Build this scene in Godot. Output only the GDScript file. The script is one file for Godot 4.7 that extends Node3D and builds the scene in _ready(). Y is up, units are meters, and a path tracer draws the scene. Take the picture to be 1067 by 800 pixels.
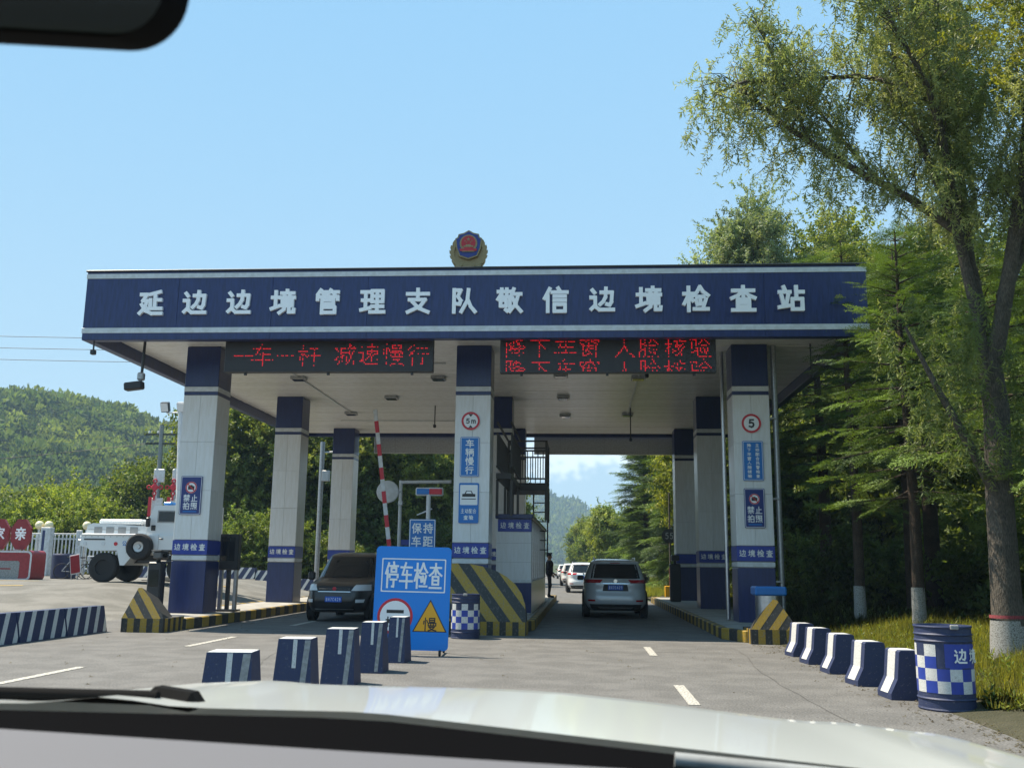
extends Node3D
# A border checkpoint gate over a road, seen from a car. World: the gate faces +z, the road runs towards -z, metres.

var M := {}
var used := {}
var rng := RandomNumberGenerator.new()
var noises := {}

# ---------------------------------------------------------------- shapes
func new_st() -> SurfaceTool:
	var st := SurfaceTool.new()
	st.begin(Mesh.PRIMITIVE_TRIANGLES)
	return st

func tri(st: SurfaceTool, a: Vector3, b: Vector3, c: Vector3) -> void:
	var n := (b - a).cross(c - a).normalized()
	st.set_normal(n)
	st.add_vertex(a)
	st.add_vertex(c)
	st.add_vertex(b)

func quad(st: SurfaceTool, a: Vector3, b: Vector3, c: Vector3, d: Vector3) -> void:
	tri(st, a, b, c)
	tri(st, a, c, d)

func oquad(st: SurfaceTool, a: Vector3, b: Vector3, c: Vector3, d: Vector3, out: Vector3) -> void:
	if (b - a).cross(c - a).dot(out) < 0.0:
		quad(st, d, c, b, a)
	else:
		quad(st, a, b, c, d)

func otri(st: SurfaceTool, a: Vector3, b: Vector3, c: Vector3, out: Vector3) -> void:
	if (b - a).cross(c - a).dot(out) < 0.0:
		tri(st, a, c, b)
	else:
		tri(st, a, b, c)

func hexa(st: SurfaceTool, p: Array) -> void:   # eight corners: bottom four, then top four, going round
	var c := Vector3.ZERO
	for q in p:
		c += q / 8.0
	for f in [[0, 1, 2, 3], [4, 5, 6, 7], [0, 1, 5, 4], [1, 2, 6, 5], [2, 3, 7, 6], [3, 0, 4, 7]]:
		var m: Vector3 = (p[f[0]] + p[f[1]] + p[f[2]] + p[f[3]]) / 4.0 - c
		oquad(st, p[f[0]], p[f[1]], p[f[2]], p[f[3]], m)

func box(st: SurfaceTool, c: Vector3, s: Vector3, b := Basis.IDENTITY) -> void:
	var h := s / 2.0
	var p := []
	for y in [-1, 1]:
		for q in [[-1, -1], [1, -1], [1, 1], [-1, 1]]:
			p.append(c + b * Vector3(q[0] * h.x, y * h.y, q[1] * h.z))
	hexa(st, p)

func cbox(st: SurfaceTool, c: Vector3, s: Vector3, ch: float, b := Basis.IDENTITY) -> void:   # box with chamfered edges
	var h := s / 2.0
	var k := func(sx, sy, sz, ax):
		var v := Vector3(sx * (h.x - (0.0 if ax == 0 else ch)), sy * (h.y - (0.0 if ax == 1 else ch)), sz * (h.z - (0.0 if ax == 2 else ch)))
		return c + b * v
	for s1 in [-1, 1]:
		oquad(st, k.call(s1, -1, -1, 0), k.call(s1, 1, -1, 0), k.call(s1, 1, 1, 0), k.call(s1, -1, 1, 0), b * Vector3(s1, 0, 0))
		oquad(st, k.call(-1, s1, -1, 1), k.call(1, s1, -1, 1), k.call(1, s1, 1, 1), k.call(-1, s1, 1, 1), b * Vector3(0, s1, 0))
		oquad(st, k.call(-1, -1, s1, 2), k.call(1, -1, s1, 2), k.call(1, 1, s1, 2), k.call(-1, 1, s1, 2), b * Vector3(0, 0, s1))
		for s2 in [-1, 1]:
			oquad(st, k.call(s1, s2, -1, 0), k.call(s1, s2, 1, 0), k.call(s1, s2, 1, 1), k.call(s1, s2, -1, 1), b * Vector3(s1, s2, 0))
			oquad(st, k.call(s1, -1, s2, 0), k.call(s1, 1, s2, 0), k.call(s1, 1, s2, 2), k.call(s1, -1, s2, 2), b * Vector3(s1, 0, s2))
			oquad(st, k.call(-1, s1, s2, 1), k.call(1, s1, s2, 1), k.call(1, s1, s2, 2), k.call(-1, s1, s2, 2), b * Vector3(0, s1, s2))
			for s3 in [-1, 1]:
				otri(st, k.call(s1, s2, s3, 0), k.call(s1, s2, s3, 1), k.call(s1, s2, s3, 2), b * Vector3(s1, s2, s3))

func prism(st: SurfaceTool, poly: PackedVector2Array, xf: Transform3D, depth: float) -> void:   # polygon in xy, pushed from z 0 to -depth
	var idx := Geometry2D.triangulate_polygon(poly)
	var cen := Vector2.ZERO
	for q in poly:
		cen += q / poly.size()
	var nz := xf.basis * Vector3(0, 0, 1)
	for i in range(0, idx.size(), 3):
		var a := poly[idx[i]]
		var b := poly[idx[i + 1]]
		var c := poly[idx[i + 2]]
		otri(st, xf * Vector3(a.x, a.y, 0), xf * Vector3(b.x, b.y, 0), xf * Vector3(c.x, c.y, 0), nz)
		if depth != 0.0:
			otri(st, xf * Vector3(a.x, a.y, -depth), xf * Vector3(b.x, b.y, -depth), xf * Vector3(c.x, c.y, -depth), -nz)
	if depth == 0.0:
		return
	var cw := 1.0 if Geometry2D.is_polygon_clockwise(poly) else -1.0
	for i in poly.size():
		var a := poly[i]
		var b := poly[(i + 1) % poly.size()]
		var e := b - a
		var out := xf.basis * Vector3(-e.y * cw, e.x * cw, 0)
		oquad(st, xf * Vector3(a.x, a.y, 0), xf * Vector3(b.x, b.y, 0), xf * Vector3(b.x, b.y, -depth), xf * Vector3(a.x, a.y, -depth), out)

func vtx(st: SurfaceTool, p: Vector3, n: Vector3) -> void:
	st.set_normal(n)
	st.add_vertex(p)

func squad(st: SurfaceTool, p: Array, n: Array) -> void:   # smooth quad, corners counter-clockwise seen from outside
	for i in [0, 2, 1, 0, 3, 2]:
		vtx(st, p[i], n[i])

func lathe(st: SurfaceTool, prof: Array, seg: int, xf := Transform3D.IDENTITY) -> void:   # (radius, height) from bottom to top on the outside
	for i in prof.size() - 1:
		var a: Vector2 = prof[i]
		var b: Vector2 = prof[i + 1]
		var d := b - a
		var n2 := Vector2(d.y, -d.x).normalized()
		for k in seg:
			var t0 := TAU * k / seg
			var t1 := TAU * (k + 1) / seg
			var f := func(r, y, t): return xf * Vector3(r * cos(t), y, -r * sin(t))
			var m := func(t): return (xf.basis * Vector3(n2.x * cos(t), n2.y, -n2.x * sin(t))).normalized()
			squad(st, [f.call(a.x, a.y, t0), f.call(a.x, a.y, t1), f.call(b.x, b.y, t1), f.call(b.x, b.y, t0)], [m.call(t0), m.call(t1), m.call(t1), m.call(t0)])

func tube(st: SurfaceTool, pts: Array, rads: Array, seg := 8, caps := true) -> void:
	var rings := []
	var norms := []
	var ref := Vector3(0.31, 0.2, 0.93).normalized()
	for i in pts.size():
		var d: Vector3 = (pts[mini(i + 1, pts.size() - 1)] - pts[maxi(i - 1, 0)]).normalized()
		if absf(d.dot(ref)) > 0.95:
			ref = Vector3(0.9, 0.1, -0.3).normalized()
		var u := d.cross(ref).normalized()
		var v := d.cross(u).normalized()
		ref = -v.cross(d).cross(d).normalized() if false else ref
		var ring := []
		var nn := []
		for k in seg:
			var t := TAU * k / seg
			var n := u * cos(t) + v * sin(t)
			ring.append(pts[i] + n * rads[i])
			nn.append(n)
		rings.append(ring)
		norms.append(nn)
	for i in pts.size() - 1:
		for k in seg:
			var j := (k + 1) % seg
			squad(st, [rings[i][k], rings[i][j], rings[i + 1][j], rings[i + 1][k]], [norms[i][k], norms[i][j], norms[i + 1][j], norms[i + 1][k]])
	if caps:
		for e in [0, pts.size() - 1]:
			var d: Vector3 = (pts[0] - pts[1]) if e == 0 else (pts[e] - pts[e - 1])
			for k in seg:
				otri(st, pts[e], rings[e][k], rings[e][(k + 1) % seg], d)

func sheet(st: SurfaceTool, g: Array, up: Vector3, closed := false) -> void:   # grid of points as one smooth surface; up tells the outside at the middle
	var R := g.size()
	var C: int = g[0].size()
	var nn := []
	var sgn := 0.0
	for i in R:
		var row := []
		for j in C:
			var du: Vector3 = g[mini(i + 1, R - 1)][j] - g[maxi(i - 1, 0)][j]
			var j1 := (j + 1) % C if closed else mini(j + 1, C - 1)
			var j0 := (j - 1 + C) % C if closed else maxi(j - 1, 0)
			var dv: Vector3 = g[i][j1] - g[i][j0]
			row.append(du.cross(dv).normalized())
		nn.append(row)
	sgn = 1.0 if nn[R / 2][C / 2].dot(up) >= 0.0 else -1.0
	for i in R - 1:
		for j in (C if closed else C - 1):
			var k := (j + 1) % C
			var p := [g[i][j], g[i + 1][j], g[i + 1][k], g[i][k]]
			var n := [nn[i][j] * sgn, nn[i + 1][j] * sgn, nn[i + 1][k] * sgn, nn[i][k] * sgn]
			if sgn < 0.0:
				p.reverse()
				n.reverse()
			squad(st, p, n)

func rect(w: float, h: float) -> PackedVector2Array:
	return PackedVector2Array([Vector2(-w / 2, -h / 2), Vector2(w / 2, -h / 2), Vector2(w / 2, h / 2), Vector2(-w / 2, h / 2)])

func rrect(w: float, h: float, r: float, n := 4) -> PackedVector2Array:
	var o := PackedVector2Array()
	for q in [[1, 1, 0.0], [-1, 1, 0.5], [-1, -1, 1.0], [1, -1, 1.5]]:
		for k in n + 1:
			var t: float = PI * (q[2] + 0.5 * k / n)
			o.append(Vector2(q[0] * (w / 2 - r) + r * cos(t), q[1] * (h / 2 - r) + r * sin(t)))
	return o

func disc(r: float, n := 32) -> PackedVector2Array:
	var o := PackedVector2Array()
	for k in n:
		o.append(Vector2(r * cos(TAU * k / n), r * sin(TAU * k / n)))
	return o

func ringed(st: SurfaceTool, outer: PackedVector2Array, inner: PackedVector2Array, xf: Transform3D) -> void:   # flat frame between two outlines of as many points
	for i in outer.size():
		var j := (i + 1) % outer.size()
		var a := outer[i]
		var b := outer[j]
		var c := inner[j]
		var d := inner[i]
		oquad(st, xf * Vector3(a.x, a.y, 0), xf * Vector3(b.x, b.y, 0), xf * Vector3(c.x, c.y, 0), xf * Vector3(d.x, d.y, 0), xf.basis * Vector3(0, 0, 1))

func T(x: float, y: float, z: float, b := Basis.IDENTITY) -> Transform3D:
	return Transform3D(b, Vector3(x, y, z))

func RY(a: float) -> Basis:
	return Basis(Vector3.UP, a)

# ---------------------------------------------------------------- objects
func numbered(n: String) -> String:
	if not used.has(n):
		used[n] = 0
		return n
	used[n] += 1
	return "%s_%03d" % [n, used[n]]

func tag(o: Node, label: String, cat: String, group := "") -> Node:
	o.set_meta("label", label)
	o.set_meta("category", cat)
	if group:
		o.set_meta("group", group)
	return o

func thing(n: String, label: String, cat: String, at := Vector3.ZERO, turn := 0.0, group := "") -> Node3D:
	var o := Node3D.new()
	o.name = numbered(n)
	add_child(o)
	o.position = at
	o.rotation.y = turn
	tag(o, label, cat, group)
	return o

func part(n: String, st: SurfaceTool, m: Material, parent: Node) -> MeshInstance3D:
	return partm(n, st.commit(), m, parent)

func partm(n: String, mesh: Mesh, m: Material, parent: Node) -> MeshInstance3D:
	var o := MeshInstance3D.new()
	o.name = n if parent != self else numbered(n)
	o.mesh = mesh
	o.material_override = m
	o.cast_shadow = GeometryInstance3D.SHADOW_CASTING_SETTING_ON
	parent.add_child(o, true)
	return o

func struct(n: String, st: SurfaceTool, m: Material) -> MeshInstance3D:
	var o := part(n, st, m, self)
	o.set_meta("kind", "structure")
	return o

func bxp(n: String, c: Vector3, s: Vector3, m: Material, parent: Node, ch := 0.0, b := Basis.IDENTITY) -> MeshInstance3D:
	var st := new_st()
	if ch > 0.0:
		cbox(st, c, s, ch, b)
	else:
		box(st, c, s, b)
	return part(n, st, m, parent)

func copy_of(o: Node3D, label: String, at: Vector3, turn: float) -> Node3D:
	var c: Node3D = o.duplicate()
	var base := String(o.name)
	if base.length() > 4 and base[-4] == "_" and base.right(3).is_valid_int():
		base = base.left(base.length() - 4)
	c.name = numbered(base)
	add_child(c)
	c.position = at
	c.rotation.y = turn
	c.set_meta("label", label)
	return c

func many(n: String, mesh: Mesh, m: Material, xfs: Array, cols: Array, parent: Node) -> MultiMeshInstance3D:
	var mm := MultiMesh.new()
	mm.transform_format = MultiMesh.TRANSFORM_3D
	mm.use_colors = true
	mm.mesh = mesh
	mm.instance_count = xfs.size()
	for i in xfs.size():
		mm.set_instance_transform(i, xfs[i])
		mm.set_instance_color(i, cols[i])
	var o := MultiMeshInstance3D.new()
	o.name = n if parent != self else numbered(n)
	o.multimesh = mm
	o.material_override = m
	parent.add_child(o, true)
	return o

# ---------------------------------------------------------------- materials
func lin(r: float, g: float, b: float, a := 1.0) -> Color:
	var c := Color(r, g, b).linear_to_srgb()
	c.a = a
	return c

func mk(key: String, r: float, g: float, b: float, rough := 0.6, metal := 0.0) -> StandardMaterial3D:
	var m := StandardMaterial3D.new()
	m.resource_name = key
	m.albedo_color = lin(r, g, b)
	m.roughness = rough
	m.metallic = metal
	M[key] = m
	return m

func noise_tex(key: String, kind: int, freq: float, oct: int, sd: int, ramp = null, size := 512) -> NoiseTexture2D:
	if noises.has(key):
		return noises[key]
	var n := FastNoiseLite.new()
	n.noise_type = kind as FastNoiseLite.NoiseType
	n.frequency = freq
	n.fractal_octaves = oct
	n.fractal_gain = 0.62
	n.seed = sd
	var t := NoiseTexture2D.new()
	t.width = size
	t.height = size
	t.seamless = true
	t.noise = n
	if ramp:
		var g := Gradient.new()
		g.offsets = PackedFloat32Array(ramp[0])
		g.colors = PackedColorArray(ramp[1])
		t.color_ramp = g
	noises[key] = t
	return t

# two patterns: grain (a, b) at tile metres and a coarse tint over it at tile2 metres
func grainy(key: String, a: Color, b: Color, tile: float, c: Color, d: Color, tile2: float, rough: float, relief := 0.0, freq := 0.05) -> StandardMaterial3D:
	var m := StandardMaterial3D.new()
	m.resource_name = key
	m.roughness = rough
	m.albedo_texture = noise_tex(key + "a", FastNoiseLite.TYPE_SIMPLEX, freq, 5, key.hash() % 1000, [[0.25, 0.75], [a, b]])
	m.uv1_triplanar = true
	m.uv1_world_triplanar = true
	m.uv1_scale = Vector3.ONE / tile
	m.detail_enabled = true
	m.detail_blend_mode = BaseMaterial3D.BLEND_MODE_MUL
	m.detail_uv_layer = BaseMaterial3D.DETAIL_UV_2
	m.detail_albedo = noise_tex(key + "b", FastNoiseLite.TYPE_SIMPLEX, 0.012, 5, key.hash() % 777 + 3, [[0.3, 0.7], [c, d]])
	m.uv2_triplanar = true
	m.uv2_world_triplanar = true
	m.uv2_scale = Vector3.ONE / tile2
	if relief > 0.0:
		m.heightmap_enabled = true
		m.heightmap_texture = noise_tex(key + "h", FastNoiseLite.TYPE_SIMPLEX, freq, 5, key.hash() % 1000, null)
		m.heightmap_scale = relief
	M[key] = m
	return m

# painted or clad surface with faint dirt
func worn(key: String, r: float, g: float, b: float, rough: float, dirt := 0.12, tile := 2.5, metal := 0.0) -> StandardMaterial3D:
	var m := StandardMaterial3D.new()
	m.resource_name = key
	m.roughness = rough
	m.metallic = metal
	m.albedo_color = lin(r, g, b)
	var k := 1.0 - dirt
	m.albedo_texture = noise_tex("dirt%d" % int(dirt * 100), FastNoiseLite.TYPE_SIMPLEX, 0.02, 6, 41, [[0.25, 0.6, 0.8], [lin(k, k * 0.99, k * 0.96), lin(1.0 - dirt * 0.3, 1.0 - dirt * 0.3, 1.0 - dirt * 0.32), Color.WHITE]])
	m.uv1_triplanar = true
	m.uv1_world_triplanar = true
	m.uv1_scale = Vector3.ONE / tile
	M[key] = m
	return m

# paint with chips and scuffs that let the ground below show: two hard-edged patterns of matter
func chipped(key: String, paint: Color, under: Color, grime: Color, cut: float, tile: float, rough: float) -> StandardMaterial3D:
	var m := StandardMaterial3D.new()
	m.resource_name = key
	m.roughness = rough
	m.albedo_texture = noise_tex(key + "c", FastNoiseLite.TYPE_SIMPLEX, 0.02, 6, key.hash() % 900 + 1, [[0.0, 1.0 - cut - 0.16, 1.0 - cut - 0.03, 1.0 - cut, 1.0], [paint, paint.lerp(grime, 0.35), paint, under, under.lerp(grime, 0.5)]])
	m.uv1_triplanar = true
	m.uv1_world_triplanar = true
	m.uv1_scale = Vector3.ONE / tile
	m.detail_enabled = true
	m.detail_blend_mode = BaseMaterial3D.BLEND_MODE_MUL
	m.detail_uv_layer = BaseMaterial3D.DETAIL_UV_2
	m.detail_albedo = noise_tex("scuff", FastNoiseLite.TYPE_SIMPLEX, 0.03, 5, 91, [[0.2, 0.45, 0.8], [lin(0.62, 0.60, 0.56), lin(0.9, 0.89, 0.87), Color.WHITE]])
	m.uv2_triplanar = true
	m.uv2_world_triplanar = true
	m.uv2_scale = Vector3.ONE / (tile * 0.37)
	M[key] = m
	return m

func leafmat(key: String, back := 0.6, rough := 0.55) -> StandardMaterial3D:
	var m := StandardMaterial3D.new()
	m.resource_name = key
	m.vertex_color_use_as_albedo = true
	m.roughness = rough
	m.metallic_specular = 0.4
	m.backlight_enabled = true
	m.backlight = Color(back, back, back * 0.7)
	m.cull_mode = BaseMaterial3D.CULL_DISABLED
	M[key] = m
	return m

func setup_materials() -> void:
	grainy("asphalt", lin(0.085, 0.083, 0.079), lin(0.172, 0.168, 0.159), 3.1, lin(0.78, 0.78, 0.78), lin(1, 1, 1), 7.0, 0.86, 0.6, 0.16)
	grainy("plaza", lin(0.12, 0.116, 0.104), lin(0.21, 0.203, 0.182), 2.7, lin(0.66, 0.66, 0.64), lin(1, 1, 1), 14.0, 0.9, 0.4, 0.1)
	grainy("soil", lin(0.035, 0.033, 0.018), lin(0.075, 0.07, 0.035), 1.1, lin(0.6, 0.65, 0.5), lin(1, 1, 1), 9.0, 0.95, 1.5, 0.06)
	grainy("meadow", lin(0.035, 0.05, 0.016), lin(0.075, 0.095, 0.03), 2.3, lin(0.6, 0.65, 0.5), lin(1, 1, 1), 40.0, 0.95, 1.5, 0.06)
	grainy("concrete", lin(0.30, 0.29, 0.27), lin(0.40, 0.39, 0.36), 1.1, lin(0.75, 0.75, 0.74), lin(1, 1, 1), 5.0, 0.85, 0.2, 0.08)
	grainy("bark", lin(0.06, 0.05, 0.038), lin(0.17, 0.145, 0.112), 0.5, lin(0.7, 0.7, 0.7), lin(1, 1, 1), 2.0, 0.95, 2.0, 0.03)
	M["bark"].uv1_scale = Vector3(3.0, 0.6, 3.0)
	grainy("pinebark", lin(0.04, 0.028, 0.02), lin(0.095, 0.066, 0.045), 0.5, lin(0.7, 0.7, 0.7), lin(1, 1, 1), 2.0, 0.95, 2.0, 0.03)
	chipped("whitewash", lin(0.40, 0.41, 0.40), lin(0.09, 0.075, 0.06), lin(0.2, 0.19, 0.17), 0.36, 0.35, 0.9)
	chipped("yellowpaint", lin(0.44, 0.28, 0.02), lin(0.20, 0.19, 0.17), lin(0.12, 0.09, 0.04), 0.26, 1.1, 0.6)
	chipped("blackpaint", lin(0.022, 0.024, 0.022), lin(0.13, 0.125, 0.115), lin(0.06, 0.055, 0.05), 0.24, 1.1, 0.6)
	chipped("navyconc", lin(0.016, 0.030, 0.105), lin(0.22, 0.22, 0.215), lin(0.05, 0.052, 0.065), 0.15, 0.7, 0.6)
	chipped("whiteconc", lin(0.66, 0.68, 0.68), lin(0.25, 0.25, 0.24), lin(0.40, 0.39, 0.36), 0.16, 0.7, 0.6)
	worn("greyconc", 0.30, 0.31, 0.31, 0.65, 0.35, 0.9)
	chipped("roadpaint", lin(0.58, 0.565, 0.51), lin(0.13, 0.126, 0.118), lin(0.30, 0.29, 0.27), 0.40, 0.5, 0.75)
	worn("roadyellow", 0.55, 0.36, 0.05, 0.7, 0.5, 0.6)
	worn("navyclad", 0.021, 0.034, 0.125, 0.30, 0.18, 3.0)
	worn("navyfascia", 0.021, 0.037, 0.138, 0.35, 0.30, 4.0)
	worn("blueband", 0.022, 0.05, 0.32, 0.35, 0.12, 2.0)
	for i in 3:
		var v: float = [0.72, 0.70, 0.735][i]
		worn("clad%d" % i, v, v, v * 0.985, 0.30, 0.07, 3.0 + i)
		worn("soffit%d" % i, 0.90 - 0.04 * i, 0.89 - 0.04 * i, 0.86 - 0.04 * i, 0.28, 0.10, 3.5)
	for q in ["navyfascia", "navyclad", "clad0", "clad1", "clad2"]:   # rain streaks: grain drawn out downwards
		M[q].uv1_scale = Vector3(0.9, 0.12, 0.9)
	worn("cladseam", 0.32, 0.32, 0.32, 0.6, 0.1)
	worn("fasciawhite", 0.64, 0.66, 0.67, 0.4, 0.15, 3.0)
	mk("letterwhite", 0.94, 0.94, 0.94, 0.35)
	mk("lettercream", 0.72, 0.72, 0.70, 0.4)
	mk("signblue", 0.0, 0.20, 0.66, 0.35)
	mk("signblue2", 0.008, 0.155, 0.48, 0.35)
	mk("signnavy", 0.012, 0.03, 0.17, 0.35)
	mk("signwhite", 0.78, 0.79, 0.79, 0.4)
	mk("signred", 0.52, 0.015, 0.03, 0.4)
	worn("ringred", 0.34, 0.06, 0.07, 0.8, 0.5, 0.3)
	mk("tar", 0.060, 0.058, 0.054, 0.8)
	mk("signyellow", 0.75, 0.36, 0.01, 0.4)
	mk("signblack", 0.02, 0.02, 0.02, 0.45)
	worn("galv", 0.42, 0.43, 0.44, 0.38, 0.2, 1.0, 0.6)
	worn("steel", 0.55, 0.55, 0.56, 0.28, 0.15, 1.0, 0.9)
	worn("polewhite", 0.66, 0.67, 0.67, 0.4, 0.15)
	mk("darkplastic", 0.018, 0.019, 0.021, 0.45)
	mk("blackmetal", 0.03, 0.031, 0.034, 0.4)
	mk("stairmetal", 0.06, 0.056, 0.052, 0.5)
	mk("tyre", 0.018, 0.018, 0.019, 0.85)
	mk("rim", 0.40, 0.41, 0.42, 0.3, 0.9)
	mk("ledboard", 0.030, 0.028, 0.030, 0.6)
	mk("ledframe", 0.05, 0.05, 0.052, 0.5)
	var led := mk("leddot", 0.3, 0.01, 0.02, 0.5)
	led.emission_enabled = true
	led.emission = Color(1.0, 0.06, 0.12)
	led.emission_energy_multiplier = 0.42
	var led2 := mk("leddim", 0.2, 0.01, 0.02, 0.5)
	led2.emission_enabled = true
	led2.emission = Color(1.0, 0.06, 0.12)
	led2.emission_energy_multiplier = 0.3
	mk("glassdark", 0.012, 0.014, 0.016, 0.05)
	mk("glassbooth", 0.03, 0.04, 0.045, 0.06)
	mk("chrome", 0.7, 0.7, 0.7, 0.12, 1.0)
	mk("headlamp", 0.62, 0.64, 0.66, 0.15, 0.0)
	mk("taillamp", 0.36, 0.008, 0.014, 0.15)
	mk("plateblue", 0.01, 0.10, 0.50, 0.4)
	for q in [["silver", 0.50, 0.52, 0.54, 0.2], ["carwhite", 0.68, 0.68, 0.67, 0.0], ["vangrey", 0.014, 0.013, 0.013, 0.0], ["ownwhite", 0.66, 0.69, 0.665, 0.0], ["truckwhite", 0.70, 0.72, 0.72, 0.0]]:
		var p := mk(q[0], q[1], q[2], q[3], 0.32, q[4])
		p.clearcoat_enabled = true
		p.clearcoat = 0.8
		p.clearcoat_roughness = 0.06
	M["vangrey"].clearcoat = 0.35
	mk("mirrorplastic", 0.008, 0.008, 0.008, 0.9).metallic_specular = 0.2
	M["truckwhite"].roughness = 0.5
	M["truckwhite"].clearcoat = 0.2
	worn("gold", 0.36, 0.27, 0.13, 0.42, 0.45, 0.3, 0.35)
	mk("emblemblue", 0.012, 0.03, 0.20, 0.35)
	mk("emblemred", 0.42, 0.012, 0.02, 0.35)
	worn("plaquered", 0.30, 0.022, 0.030, 0.4, 0.2)
	worn("fencewhite", 0.62, 0.63, 0.64, 0.5, 0.2)
	worn("rubber", 0.022, 0.022, 0.023, 0.8, 0.3)
	mk("globe", 0.74, 0.66, 0.42, 0.35)
	mk("cable", 0.03, 0.03, 0.03, 0.6)
	mk("dash", 0.105, 0.105, 0.116, 0.8)
	mk("cowl", 0.004, 0.004, 0.0045, 1.0).metallic_specular = 0.1
	leafmat("leaf", 1.0, 0.5)
	leafmat("needle", 0.8, 0.55)
	leafmat("farleaf", 1.0, 0.75)
	leafmat("blade", 1.0, 0.6)
	mk("skin", 0.42, 0.25, 0.17, 0.55)
	mk("uniform", 0.012, 0.014, 0.026, 0.85)

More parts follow.
